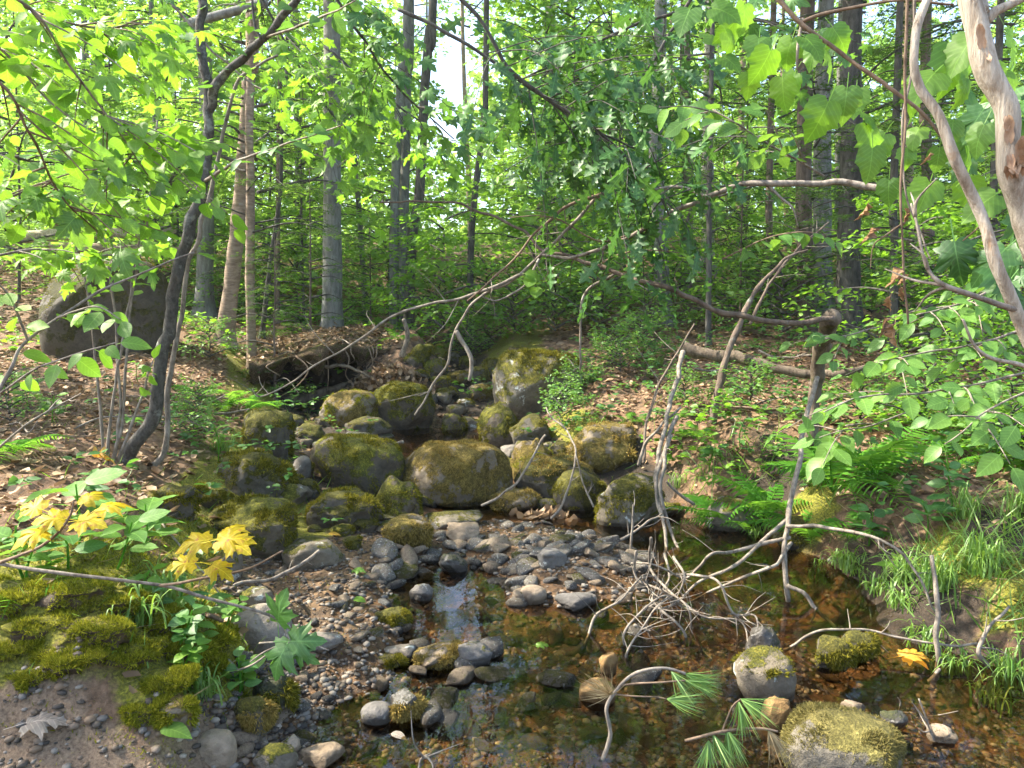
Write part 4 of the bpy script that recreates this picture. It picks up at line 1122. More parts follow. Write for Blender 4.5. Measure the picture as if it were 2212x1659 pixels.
bough("maple twig with pale green lobed leaves left of the forked sapling", [(-100, 480, 2.6), (40, 420, 2.7), (110, 400, 2.7), (190, 470, 2.8)], (6, 3), 'twig_brown', [], 'maple', 'leaf_blue', .10, 5, rnd_sub=4, sub_len=.3, hang=.6)
bough("maple bough with large leaves behind the fork of the dark sapling", [(260, -80, 6.4), (380, 20, 6.4), (470, 120, 6.5), (560, 190, 6.6), (660, 240, 6.7)], (8, 3), 'twig_grey', [], 'maple', 'leaf_mid', .11, 6, rnd_sub=8, sub_len=.5)
bough("high maple bough along the top edge left of centre", [(690, -80, 4.6), (740, 20, 4.7), (800, 110, 4.8), (860, 190, 5.0), (980, 300, 5.1)], (8, 3), 'bark_dark', [], 'maple', 'leaf_mid', .11, 7, rnd_sub=14, sub_len=.8)
bough("bright maple bough in the top left corner with backlit leaves", [(-80, -40, 3.0), (120, 40, 3.1), (230, 60, 3.2), (310, 40, 3.2)], (7, 3), 'twig_brown', [], 'maple', 'leaf_bright', .10, 6, rnd_sub=11, sub_len=.5)
bough("low bough of hanging pointed leaves between the saplings and the left edge", [(-60, 560, 3.3), (90, 540, 3.4), (170, 560, 3.5), (280, 545, 3.6)], (6, 3), 'twig_grey', [], 'maple', 'leaf_bright', .085, 5, rnd_sub=8, sub_len=.4, hang=.35)
bough("bright green bough of round leaves filling the far upper left corner", [(-200, 60, 2.9), (-20, 90, 3.0), (120, 230, 3.1), (240, 300, 3.2), (330, 300, 3.3)], (7, 3), 'twig_grey', [], 'round', 'leaf_bright', .095, 7, rnd_sub=14, sub_len=.5)
bough("leafy bough of toothed leaves crossing above the huge boulder", [(-150, 420, 4.0), (60, 440, 4.1), (180, 430, 4.2), (280, 440, 4.3)], (6, 3), 'twig_grey', [], 'serrate', 'leaf_bright', .10, 7, rnd_sub=12, sub_len=.55)
bough("maple bough with hanging leaves between the sapling fork and the thick grey trunk", [(520, -80, 5.2), (600, 60, 5.3), (680, 200, 5.4), (780, 310, 5.5)], (6, 3), 'bark_dark', [], 'maple', 'leaf_bright', .11, 7, rnd_sub=14, sub_len=.8)
bough("slim maple bough with bright flat leaves below the sky gap", [(700, 100, 6.0), (800, 180, 6.0), (900, 260, 6.1), (1040, 350, 6.2)], (6, 3), 'bark_dark', [], 'maple', 'leaf_bright', .11, 7, rnd_sub=13, sub_len=.8)
# --- beech-like spray at the left edge
o = bough("arching grey twig with shiny oval leaves at the left edge", [(-30, 920, 2.3), (20, 800, 2.35), (60, 735, 2.4), (200, 640, 2.5), (320, 585, 2.6), (420, 545, 2.7)], (11, 4), 'twig_grey',
      [[(60, 735, 2.4), (20, 640, 2.35), (-30, 590, 2.3)], [(120, 690, 2.45), (200, 660, 2.4), (260, 690, 2.35)], [(0, 850, 2.3), (90, 790, 2.25), (180, 760, 2.2), (250, 740, 2.2)]], 'ovate', 'leaf_bright', .075, 9, per_main=6, hang=.75, toward=.9, tilt=.3)

# --- yellow maple leaves low on the left
rl = np.random.default_rng(55)
o = empty("twig", W(-30, 1212, 2.1), "long grey twig bearing yellow and green maple leaves over the mossy mound", "twig")
c0 = stem(o, [(-30, 1212, 2.1), (100, 1235, 2.1), (340, 1265, 2.15), (520, 1310, 2.2), (600, 1340, 2.25), (632, 1390, 2.25)], (11, 5), 'twig_grey', "stem", 31, 7)
c1 = stem(o, [(345, 1265, 2.15), (430, 1250, 2.1), (540, 1225, 2.08), (610, 1190, 2.05), (660, 1130, 2.0)][:4], (8, 4), 'twig_brown', "side_twig", 32, 6)
c2 = stem(o, [(0, 1215, 2.1), (90, 1180, 2.05), (150, 1120, 2.0), (160, 1080, 2.0)], (8, 4), 'twig_brown', "side_twig", 33, 6)
c3 = stem(o, [(632, 1390, 2.25), (590, 1400, 2.25), (540, 1430, 2.25)], (5, 3), 'twig_grey', "side_twig", 34, 5)
def leaf_at(parent, x, y, Y, size, kind, mat, d, n, name="leaf", v=0):
    mes = leafset(kind, mat)
    return put_leaf(parent, mes[v % len(mes)], W(x, y, Y), d, n, size, name)
YL = [(165, 1125, 2.0, .13, (1, -.3, .05), (-.1, -.5, 1)), (140, 1120, 2.02, .12, (-1, -.2, .1), (.1, -.6, 1)), (100, 1145, 2.0, .12, (-.6, -.6, -.1), (0, -.5, 1)), (210, 1100, 2.05, .12, (.7, .5, .25), (-.2, -.4, 1)), (90, 1100, 2.05, .11, (-.8, .2, .15), (0, -.7, 1)),
      (470, 1165, 2.0, .14, (1, -.1, .12), (-.1, -.55, 1)), (450, 1165, 2.02, .13, (-.9, -.2, -.1), (.1, -.6, 1)), (480, 1160, 2.05, .12, (.3, .6, .4), (-.3, -.5, 1)), (490, 1170, 2.0, .12, (.9, -.5, -.1), (0, -.5, 1)),
      (420, 1215, 2.05, .11, (-.9, -.2, 0), (0, -.6, 1)), (455, 1220, 2.05, .11, (.8, -.4, -.15), (0, -.5, 1)), (180, 1085, 2.1, .10, (.2, .6, .4), (0, -.6, 1))]
for i, (x, y, YY, s, d, n) in enumerate(YL):
    lf = leaf_at(o, x, y, YY, s * .72, 'maple', 'leaf_yellow', d, n, v=i)
    lf["label"] = "ragged yellow maple leaf with browned edges"
for i, (x, y, s, d) in enumerate([(600, 1345, .12, (.2, -.3, .9)), (625, 1385, .11, (1, -.2, .1)), (620, 1390, .12, (-.4, -.3, -.8)), (640, 1400, .08, (.8, -.5, -.4))]):
    leaf_at(o, x, y, 2.24, s, 'maple', 'leaf_mid', d, (-.3, -1, .5), v=i)

# --- white dead trunks at the right edge
rd = np.random.default_rng(77)
o = empty("dead_tree", np.array([W(2330, 900, 1.75)[0], 1.75, .3]), "thick pale dead trunk with peeling bark crossing the upper right corner", "tree")
tr_ = stem(o, [(2085, -60, 1.72), (2105, 20, 1.7), (2140, 160, 1.68), (2168, 300, 1.66), (2200, 430, 1.65), (2260, 600, 1.65), (2330, 900, 1.7), (2400, 1300, 1.72), (2430, 1640, 1.75)], (54, 68), 'bark_pale', "trunk", 41, 18, .10)
stem(o, [(2130, 45, 1.7), (2180, 20, 1.7), (2260, -30, 1.7)], (26, 18), 'bark_pale', "branch", 42, 8)
stem(o, [(2120, 30, 1.7), (2105, -60, 1.75)], (34, 26), 'bark_pale', "branch", 43, 8)
M['flake'] = bark_mat('flake', (0.30, 0.17, 0.09), (0.55, 0.38, 0.25), None, 30, .3, .4)
FLK = strip_leaf([(0, .02), (.1, .12), (.3, .16), (.5, .13), (.7, .17), (.9, .1), (1, .03)], .6, -.25, 0.0, .8, 3)
for k in range(12):
    tk = rd.uniform(.02, .55); i = int(tk * (len(tr_) - 2)); p = tr_[i]; ax = norm(tr_[i + 1] - tr_[i])
    n_ = norm(np.array([rd.normal(-.3, .6), -1, rd.normal(0, .2)])); n_ = norm(n_ - ax * np.dot(n_, ax))
    mb = MB(); scatter_leaves(mb, (p + n_ * .0225)[None], (ax * rd.choice([-1, 1]) + n_ * .12)[None], n_[None], np.array([rd.uniform(.03, .09)]), FLK[0][:-4], FLK[1][:-2], np.array([.5]))
    mb.build("bark_flake", M['flake'], o)
o = empty("dead_tree", np.array([W(2260, 900, 1.55)[0], 1.55, .3]), "thinner smooth pale dead stem bending beside the thick peeling trunk", "tree")
c_ = stem(o, [(2020, -70, 1.62), (1998, 0, 1.6), (1966, 110, 1.58), (1985, 190, 1.57), (2030, 270, 1.56), (2068, 370, 1.55), (2110, 460, 1.54), (2150, 545, 1.53), (2188, 640, 1.53), (2230, 780, 1.55), (2270, 1000, 1.58), (2300, 1640, 1.6)], (18, 36), 'bark_pale', "trunk", 44, 14, .06)
c2 = stem(o, [(2195, 668, 1.53), (2110, 640, 1.5), (2040, 615, 1.5), (2005, 580, 1.52), (1985, 520, 1.55), (1968, 440, 1.6)], (16, 5), 'twig_grey', "branch", 45, 8)
c3 = stem(o, [(2240, 800, 1.55), (2150, 775, 1.5), (2100, 740, 1.48), (2080, 690, 1.47)], (13, 6), 'bark_pale', "branch", 46, 8)
twiglets(o, c2, 5, .12, 'twig_grey', rd)
# hanging vine stems and dead leaves
o = empty("vine", W(1962, -40, 1.75), "bundle of thin hanging vine stems with curled brown leaves beside the pale dead stem", "vine")
c1 = stem(o, [(1962, -40, 1.75), (1958, 120, 1.75), (1952, 300, 1.72), (1948, 430, 1.7), (1955, 560, 1.7), (1962, 700, 1.72)], (7, 4), 'twig_brown', "stem", 51, 6)
c2 = stem(o, [(1976, -40, 1.76), (1972, 150, 1.77), (1950, 260, 1.74), (1958, 420, 1.72), (1985, 500, 1.7), (2010, 560, 1.68)], (6, 3), 'twig_grey', "stem", 52, 6)
c3 = stem(o, [(1955, 480, 1.7), (1910, 510, 1.7), (1888, 530, 1.72), (1880, 580, 1.72)], (4, 2), 'twig_brown', "side_twig", 53, 5)
for i, (x, y, s) in enumerate([(1875, 440, .075), (1885, 490, .07), (1930, 580, .07), (1955, 450, .06), (1922, 640, .07), (1930, 700, .09), (1910, 690, .07), (1950, 590, .05), (2010, 330, .05), (1945, 620, .06)]):
    leaf_at(o, x, y, 1.7 + .01 * i, s * .6, 'curl', 'leaf_dead', (rd.normal(0, .3), rd.normal(0, .3), -1), (rd.normal(0, 1), -1, .2), v=i)["label"] = "curled brown dead leaf"
# --- lobed leaves in the upper right
rg = np.random.default_rng(88)
o = empty("leafy_bough", W(1655, -30, 1.9), "bough of large bright backlit lobed leaves in the upper right", "branch")
c1 = stem(o, [(1655, -30, 1.9), (1730, 50, 1.88), (1830, 125, 1.85), (1920, 185, 1.82), (2010, 260, 1.8), (2060, 320, 1.78)], (11, 6), 'twig_brown', "stem", 61, 7)
c2 = stem(o, [(1730, 48, 1.88), (1820, 20, 1.85), (1940, 2, 1.8), (2060, 10, 1.78)], (8, 4), 'twig_brown', "side_twig", 62, 6)
c3 = stem(o, [(1735, 40, 1.88), (1725, 100, 1.87), (1722, 150, 1.86)], (9, 6), 'twig_grey', "side_twig", 63, 6)
GL = [(1490,30,.085),(1540,25,.085),(1590,55,.08),(1570,80,.075),(1610,20,.08),(1640,90,.09),(1665,120,.10),(1710,95,.085),(1740,90,.085),(1765,105,.08),(1780,110,.095),(1800,70,.08),(1690,180,.10),(1715,170,.085),(1790,230,.11),(1830,200,.09),(1850,205,.085),(1860,250,.07),(1875,280,.105),(1910,300,.09),(1885,330,.09),(1960,215,.09),(1970,200,.08),(1985,285,.07),(1950,430,.10),(1920,400,.08),(2020,165,.12),(2060,110,.14),(2100,90,.12),(2090,180,.09),(2125,280,.09),(2095,330,.09),(2150,260,.08),(2180,160,.11),(2190,330,.08),(2060,270,.08),(2090,400,.10),(2010,400,.10),(2150,430,.10),(1960,330,.06),(2030,330,.07),(1560,130,.07),(1620,170,.07),(1520,90,.07)]
for i, (x, y, s) in enumerate(GL):
    lf = leaf_at(o, x, y - 10, 1.9 + rg.uniform(-.12, .2), s * .9, 'grape', 'leaf_bright' if i % 5 else 'leaf_blue', (rg.normal(0, .5), rg.normal(0, .25), -.75 + rg.normal(0, .35)), (rg.normal(0, .5), -.8, .65), v=i)
# --- dim leaves right of the dead trunk
o = empty("leafy_bough", W(2300, 380, 2.3), "shaded lobed leaves hanging behind the thick dead trunk at the right edge", "branch")
c1 = stem(o, [(2300, 380, 2.3), (2180, 440, 2.4), (2080, 520, 2.5)], (7, 3), 'twig_brown', "stem", 66, 6)
for i in range(26):
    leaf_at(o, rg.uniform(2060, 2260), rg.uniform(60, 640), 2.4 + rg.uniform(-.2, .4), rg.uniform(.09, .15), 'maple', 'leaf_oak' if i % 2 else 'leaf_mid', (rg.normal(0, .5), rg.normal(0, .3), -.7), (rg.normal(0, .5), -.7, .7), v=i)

# --- oak bough in the centre top
ro = np.random.default_rng(91)
o = empty("oak_bough", W(880, -60, 4.2), "dark oak bough slanting down across the top centre with lobed leaves", "branch")
P1 = [(880, -120, 4.2), (1020, 20, 4.2), (1110, 160, 4.2), (1230, 240, 4.2), (1330, 320, 4.15), (1400, 400, 4.1), (1450, 470, 4.1)]
P2 = [(860, 20, 4.3), (1000, 90, 4.3), (1180, 215, 4.25), (1290, 285, 4.2), (1370, 320, 4.2)]
c1 = stem(o, P1, (9, 4), 'bark_dark', "stem", 71, 7); c2 = stem(o, P2, (8, 4), 'bark_dark', "branch", 72, 7)
for k in range(37):
    base = c1 if k % 3 else c2
    i = int(ro.uniform(.28, .97) * (len(base) - 2)); p = base[i]; td = norm(base[i + 1] - p)
    d = norm(np.cross(td, ro.normal(0, 1, 3)) + td * .7 + np.array([.25, 0, .15]))
    L = ro.uniform(.3, .95)
    q = catmull([p, p + d * L * .5 + UP * .03, p + d * L - UP * .08], 4)
    mb = MB(); tube(mb, q, np.linspace(.004, .0018, len(q)), 5, .05, k); tw = mb.build("side_twig", M['bark_dark'], o)
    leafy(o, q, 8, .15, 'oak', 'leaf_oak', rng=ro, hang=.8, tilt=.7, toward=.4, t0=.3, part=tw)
o = empty("oak_bough", W(1500, -80, 4.6), "second dark oak bough behind the first, massing leaves right of top centre", "branch")
c1 = stem(o, [(1560, -120, 4.7), (1480, 20, 4.7), (1400, 150, 4.6), (1330, 260, 4.6), (1290, 380, 4.6)], (9, 4), 'bark_dark', "stem", 73, 7)
c2 = stem(o, [(1480, 20, 4.7), (1360, 60, 4.7), (1230, 120, 4.7), (1130, 170, 4.7)], (7, 4), 'bark_dark', "branch", 74, 7)
for k in range(37):
    base = c1 if k % 3 else c2
    i = int(ro.uniform(.15, .97) * (len(base) - 2)); p = base[i]; td = norm(base[i + 1] - p)
    d = norm(np.cross(td, ro.normal(0, 1, 3)) + td * .7 + np.array([0, 0, .1]))
    L = ro.uniform(.3, .95)
    q = catmull([p, p + d * L * .5 + UP * .03, p + d * L - UP * .08], 4)
    mb = MB(); tube(mb, q, np.linspace(.004, .0018, len(q)), 5, .05, k); tw = mb.build("side_twig", M['bark_dark'], o)
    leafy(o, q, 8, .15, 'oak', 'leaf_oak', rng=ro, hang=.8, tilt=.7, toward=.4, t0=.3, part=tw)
bough("thin black bough crossing the top edge right of the oak leaves", [(1440, -30, 4.8), (1560, 20, 4.8), (1700, 60, 4.8), (1850, 90, 4.8)], (6, 3), 'bark_dark', [], 'maple', 'leaf_mid', .11, 5, rnd_sub=9, sub_len=.6)
bough("bough of slender pointed leaves left of the lobed bright leaves", [(1780, 380, 2.9), (1690, 330, 2.9), (1610, 280, 2.9), (1540, 240, 2.95), (1480, 260, 3.0)], (5, 2), 'twig_grey', [], 'ovate', 'leaf_blue', .085, 5, rnd_sub=7, sub_len=.3, hang=.5)

# ------------------------------------------------------------------ fallen crown of dead branches across the brook
rb = np.random.default_rng(12)
D0 = 4.6
o = empty("fallen_branch", W(1910, 405, 3.9), "long pale grey dead branch reaching in from the right at head height over the brook", "branch")
c_ = stem(o, [(1912, 407, 3.9), (1820, 398, 4.0), (1640, 398, 4.1), (1560, 415, 4.2), (1480, 448, 4.3), (1360, 508, 4.4), (1250, 555, 4.5), (1170, 550, 4.6)], (18, 7), 'twig_grey', "stem", 81, 9)
c2 = stem(o, [(1655, 398, 4.1), (1690, 430, 4.05), (1715, 455, 4.0), (1725, 490, 4.0)], (8, 3), 'twig_grey', "side_branch", 82, 6)
c3 = stem(o, [(1530, 425, 4.2), (1470, 405, 4.3), (1380, 412, 4.4), (1300, 420, 4.5), (1240, 480, 4.55), (1160, 560, 4.6), (1100, 610, 4.65), (1020, 655, 4.7), (985, 720, 4.7), (965, 790, 4.7), (930, 840, 4.7), (896, 897, 4.7)], (10, 5), 'twig_grey', "side_branch", 83, 8)
c4 = stem(o, [(1130, 590, 4.6), (1060, 622, 4.6), (990, 645, 4.6), (870, 672, 4.6), (780, 730, 4.6), (690, 785, 4.6), (620, 830, 4.6), (560, 857, 4.6), (545, 840, 4.6)], (9, 3), 'twig_grey', "side_branch", 84, 8)
c5 = stem(o, [(1300, 420, 4.5), (1230, 440, 4.5), (1180, 480, 4.5), (1110, 560, 4.5), (1010, 650, 4.5)], (8, 4), 'twig_brown', "side_branch", 85, 7)
c6 = stem(o, [(985, 715, 4.7), (1010, 755, 4.68), (1018, 790, 4.66), (1014, 822, 4.66)], (13, 9), 'twig_grey', "side_branch", 86, 8)
c7 = stem(o, [(1165, 560, 4.55), (1130, 620, 4.5), (1075, 650, 4.5), (1040, 640, 4.5)], (7, 3), 'twig_grey', "side_branch", 87, 6)
c8 = stem(o, [(1360, 508, 4.4), (1290, 520, 4.35), (1200, 470, 4.3), (1100, 470, 4.3)], (5, 2), 'twig_brown', "side_branch", 88, 6)
for c in (c3, c4, c_, c5): twiglets(o, c, 9, .36, 'twig_grey', rb, r=.0032)
for i, (x, y) in enumerate([(1148, 597), (1135, 590), (1160, 620), (1128, 455), (1150, 460)]):
    leaf_at(o, x, y, 4.5, .09, 'round', 'leaf_bright', (rb.normal(0, .6), -.3, -.3), (0, -.8, .7), v=i)

o = empty("fallen_branch", W(1800, 690, 4.4), "dark rough branch sloping from the brook centre down to a mossy stub on the right", "branch")
c_ = stem(o, [(1802, 688, 4.4), (1700, 696, 4.4), (1580, 680, 4.45), (1480, 640, 4.5), (1390, 608, 4.6), (1320, 585, 4.7), (1240, 555, 4.8), (1170, 540, 4.9), (1120, 490, 5.0), (980, 440, 5.1), (820, 437, 5.2)], (14, 4), 'bark_brown', "stem", 91, 9, .18)
twiglets(o, c_, 14, .38, 'bark_brown', rb, r=.0035)
c2 = stem(o, [(1330, 590, 4.7), (1260, 640, 4.7), (1255, 760, 4.75), (1253, 800, 4.8)], (7, 5), 'twig_grey', "side_branch", 92, 6)
sp = stem(o, [(1290, 575, 4.7), (1350, 545, 4.6), (1430, 540, 4.5), (1480, 550, 4.5)], (4, 2), 'twig_brown', "side_twig", 93, 5)
leafy(o, sp, 9, .075, 'ovate', 'leaf_bright', rng=rb, hang=.5, toward=.8)
sp = stem(o, [(1560, 560, 4.2), (1640, 520, 4.1), (1740, 500, 4.0), (1800, 520, 4.0)], (4, 2), 'twig_brown', "side_twig", 94, 5)
leafy(o, sp, 14, .085, 'ovate', 'leaf_blue', rng=rb, hang=.6, toward=.8)

# --- mossy stub, leaning pole and bank log on the right
o = empty("stump", base_of(1770, 1000, 4.9), "dark mossy broken stub standing where branches cross on the right bank", "stump")
stem(o, [(1760, 830, 4.9), (1768, 800, 4.85), (1775, 750, 4.75), (1790, 715, 4.6), (1798, 685, 4.5)], (30, 34), 'wood_rotten', "trunk", 95, 10, .25)
stem(o, [(1757, 960, 4.9), (1757, 880, 4.9), (1762, 820, 4.9)], (28, 26), 'wood_rotten', "root", 96, 9, .25)
o = empty("pole", base_of(1700, 1285, 3.78), "straight pale grey stick standing slanted in the pool before the ferns", "stick")
c_ = stem(o, [(1703, 1300, 3.75), (1697, 1200, 3.8), (1702, 1120, 3.9), (1722, 1000, 4.1), (1745, 900, 4.3), (1765, 815, 4.5)], (15, 12), 'twig_grey', "stem", 97, 9, .08)
c2 = stem(o, [(1700, 1265, 3.75), (1735, 1285, 3.7), (1765, 1320, 3.65), (1805, 1355, 3.6)], (13, 9), 'twig_grey', "side_branch", 98, 7)
stem(o, [(1763, 1312, 3.66), (1750, 1345, 3.6)], (6, 4), 'twig_grey', "side_twig", 99, 5)
c3 = stem(o, [(1700, 1137, 3.85), (1770, 1137, 3.7), (1860, 1152, 3.55), (1930, 1180, 3.45), (1975, 1230, 3.4), (2008, 1300, 3.35), (2025, 1330, 3.35)], (10, 6), 'twig_grey', "side_branch", 100, 7)
twiglets(o, c3, 4, .12, 'twig_grey', rb)
o = empty("log", G(1620, 800), "bark-covered log lying along the top of the right bank", "log")
stem(o, [(1478, 752, 6.6), (1530, 765, 6.5), (1600, 775, 6.4), (1660, 795, 6.2), (1765, 808, 6.0), (1830, 805, 5.9), (1900, 785, 5.9)], (30, 12), 'wood_rotten', "trunk", 101, 12, .2)
o = empty("bare_stick", G(1545, 900), "dead upright stem propped under the bank log", "stick")
stem(o, [(1540, 915, 6.2), (1552, 850, 6.25), (1568, 780, 6.3), (1600, 690, 6.4), (1640, 620, 6.5), (1700, 560, 6.6), (1745, 540, 6.7)], (19, 4), 'bark_brown', "stem", 102, 8, .15)
for k, pts in enumerate([[(1620, 700, 6.6), (1660, 620, 6.7), (1720, 540, 6.8), (1790, 480, 6.9)], [(1390, 1000, 5.6), (1400, 900, 5.9), (1440, 800, 6.2), (1500, 700, 6.5)]]):
    o = empty("bare_stick", W(*pts[0]), ["thin bare stem rising beside the propped dead stem", "thin bare stem rising from the water's edge near the squarish boulder"][k], "stick")
    c_ = stem(o, pts, (8, 3), 'bark_brown', "stem", 103 + k, 6); twiglets(o, c_, 7, .3, 'twig_grey', rb)
# --- hanging roots by the squarish boulder
o = empty("root_bundle", W(1445, 1050, 4.9), "bundle of pale bare roots hanging down to the water right of the squarish boulder", "roots")
for k, pts in enumerate([[(1475, 760, 6.0), (1455, 850, 5.6), (1435, 930, 5.2), (1418, 1010, 5.0), (1425, 1080, 4.9), (1440, 1150, 4.7), (1440, 1195, 4.6)],
                         [(1462, 900, 5.4), (1440, 960, 5.1), (1428, 1050, 4.9), (1440, 1120, 4.8), (1468, 1190, 4.6)],
                         [(1450, 940, 5.2), (1425, 1000, 5.0), (1415, 1060, 4.9), (1435, 1130, 4.8)],
                         [(1380, 1005, 5.4), (1392, 960, 5.4), (1420, 930, 5.3), (1470, 880, 5.5)],
                         [(1500, 1090, 5.0), (1460, 1060, 5.0), (1440, 1040, 5.0)]]):
    c_ = stem(o, pts, (13 - k, 9 - k), 'twig_grey', "root", 110 + k, 7)
    if k < 2: twiglets(o, c_, 5, .15, 'twig_grey', rb)
# --- twigs over the boulders
for k, (pts, lab, w) in enumerate([
    ([(1040, 1092, 5.0), (1075, 1075, 5.0), (1110, 1045, 5.0), (1140, 1010, 5.05), (1165, 960, 5.1), (1178, 940, 5.1)], "thin forked twig leaning on the golden boulder", (6, 5)),
    ([(1190, 1120, 4.9), (1215, 1090, 4.95), (1232, 1040, 5.0), (1245, 980, 5.1), (1225, 930, 5.3), (1190, 900, 5.5), (1180, 880, 5.6)], "crooked grey twig rising in front of the dark overhanging rock", (7, 4)),
    ([(1282, 1095, 4.9), (1262, 1050, 5.0), (1245, 985, 5.05)], "short twig resting against the squarish boulder", (5, 3)),
    ([(1285, 1200, 4.4), (1340, 1165, 4.5), (1400, 1125, 4.6), (1430, 1110, 4.7)], "slanted twig across the gravel bar's right end", (9, 5)),
    ([(1360, 1210, 4.4), (1365, 1150, 4.4), (1368, 1090, 4.4)], "upright thin stick beside the slanted twig", (6, 4)),
    ([(868, 770, 8.6), (880, 730, 8.5), (872, 690, 8.4)], "broken upright stick behind the leaf pile", (15, 11)),
    ([(640, 795, 9.0), (700, 790, 8.9), (760, 795, 8.8), (800, 815, 8.7)], "bare root spanning the dark hollow", (10, 6)),
    ([(610, 870, 9.3), (680, 855, 9.4), (760, 830, 9.5)], "log half hidden in the dark hollow", (24, 18)),
    ([(870, 955, 6.6), (840, 965, 6.4), (868, 980, 6.4)], "small driftwood piece between the two largest boulders", (9, 4)),
    ([(2022, 1470, 3.1), (2026, 1380, 3.1), (2018, 1280, 3.15), (2012, 1200, 3.2)], "straight upright stick at the right pool's edge", (15, 11)),
    ([(2040, 1640, 2.5), (2010, 1580, 2.5), (1985, 1510, 2.5)], "thin pale stick standing by the bottom right edge", (7, 5)),
    ([(1905, 1560, 2.75), (1960, 1540, 2.75), (2000, 1570, 2.7)], "dark twig behind the large low boulder", (7, 3)),
    ([(2005, 1472, 3.0), (2030, 1445, 3.0)], "short broken stick in the right pool", (10, 9)),
    ([(1695, 1405, 3.25), (1740, 1375, 3.22), (1800, 1358, 3.2), (1880, 1360, 3.2), (1950, 1380, 3.15), (2030, 1393, 3.1), (2112, 1390, 3.1)], "long arched twig over the two tufted rocks", (8, 6)),
    ([(2135, 1440, 3.0), (2110, 1400, 3.0), (2140, 1350, 3.05), (2180, 1310, 3.1)], "forked root at the grassy right bank", (12, 7)),
    ([(0, 965, 3.2), (60, 915, 3.2), (130, 875, 3.3), (175, 850, 3.3)], "dry forked twig over the litter at the left edge", (6, 3)),
    ([(478, 1285, 3.5), (520, 1260, 3.6), (600, 1245, 3.7), (660, 1210, 3.8), (690, 1190, 3.85)], "curving surface root on the damp gravel", (11, 9)),
    ([(560, 1390, 2.75), (640, 1385, 2.75), (710, 1405, 2.75)], "pale dry twig on the gravel by the green maple leaf", (7, 4)),
    ([(495, 1310, 3.0), (430, 1230, 3.0), (350, 1130, 3.1)][::-1], "thin stalk leaning over the mossy mound", (5, 3)),
    ([(905, 1659, 2.3), (912, 1640, 2.3), (928, 1628, 2.28)], "tiny forked stick poking from the water at the bottom edge", (8, 5)),
    ([(1480, 1430, 3.3), (1420, 1380, 3.4), (1370, 1350, 3.4)], "short sunken branch below the twig tangle", (14, 9))]):
    o = empty("twig", W(*pts[0]), lab, "twig")
    c_ = stem(o, pts, w, 'twig_grey' if k not in (6, 7) else 'wood_rotten', "stem", 120 + k, 7)
    if k not in (5, 6, 7, 9, 12, 20): twiglets(o, c_, 3, .13, 'twig_grey', rb)
# --- lichened branch on the mossy mound
o = empty("fallen_branch", W(430, 1370, 2.75), "lichen-crusted broken branch lying down the front of the mossy mound", "branch")
stem(o, [(330, 1320, 2.85), (380, 1335, 2.8), (430, 1370, 2.7), (470, 1420, 2.62), (510, 1455, 2.55)], (26, 18), 'bark_grey', "stem", 150, 10, .2)
stem(o, [(505, 1450, 2.55), (540, 1440, 2.5), (570, 1420, 2.5), (600, 1395, 2.5)], (6, 3), 'twig_grey', "side_twig", 151, 5)
stem(o, [(390, 1335, 2.78), (440, 1330, 2.75), (480, 1340, 2.7)], (12, 10), 'twig_brown', "side_branch", 152, 7)
# --- tangle of dead twigs in the pool
o = empty("brush_tangle", W(1450, 1300, 3.6), "spidery tangle of grey dead twigs half in the water", "branches")
TG = [[(1700, 1175, 3.9), (1600, 1180, 3.9), (1530, 1205, 3.8), (1470, 1235, 3.7), (1420, 1220, 3.7), (1360, 1215, 3.7)],
      [(1720, 1178, 3.95), (1640, 1230, 3.9), (1540, 1265, 3.8), (1470, 1290, 3.7), (1400, 1260, 3.6)],
      [(1690, 1140, 3.95), (1610, 1205, 3.9), (1500, 1260, 3.75), (1440, 1300, 3.6), (1410, 1330, 3.5)],
      [(1400, 1185, 3.7), (1390, 1230, 3.65), (1420, 1280, 3.6), (1470, 1330, 3.5), (1520, 1380, 3.4), (1530, 1420, 3.35)],
      [(1360, 1215, 3.7), (1390, 1260, 3.6), (1440, 1290, 3.5), (1520, 1320, 3.45), (1590, 1350, 3.35), (1620, 1400, 3.25)],
      [(1460, 1240, 3.6), (1530, 1265, 3.5), (1590, 1310, 3.4), (1620, 1360, 3.3), (1625, 1405, 3.25)],
      [(1265, 1400, 3.3), (1285, 1330, 3.35), (1330, 1280, 3.4), (1400, 1250, 3.5), (1460, 1270, 3.6)],
      [(1350, 1410, 3.2), (1345, 1370, 3.25), (1380, 1320, 3.35), (1430, 1290, 3.5), (1480, 1310, 3.6)],
      [(1350, 1460, 3.2), (1370, 1400, 3.25), (1395, 1350, 3.3), (1440, 1300, 3.4)],
      [(1500, 1430, 3.25), (1470, 1370, 3.3), (1430, 1330, 3.4), (1400, 1290, 3.5), (1375, 1240, 3.6)],
      [(1440, 1195, 4.2), (1425, 1240, 4.0), (1400, 1290, 3.8), (1385, 1340, 3.6)],
      [(1460, 1215, 3.8), (1480, 1240, 3.7), (1450, 1285, 3.6), (1400, 1320, 3.5)]]
for k, pts in enumerate(TG):
    pts = [(x + rb.normal(0, 14), y + rb.normal(0, 10), Y_ + rb.normal(0, .10)) for (x, y, Y_) in pts]
    c_ = stem(o, pts, (11 if k < 3 else 8, 4), 'twig_grey', "twig", 160 + k, 7, .12)
    twiglets(o, c_, 9, .19, 'twig_grey', rb, r=.0026, up=0)

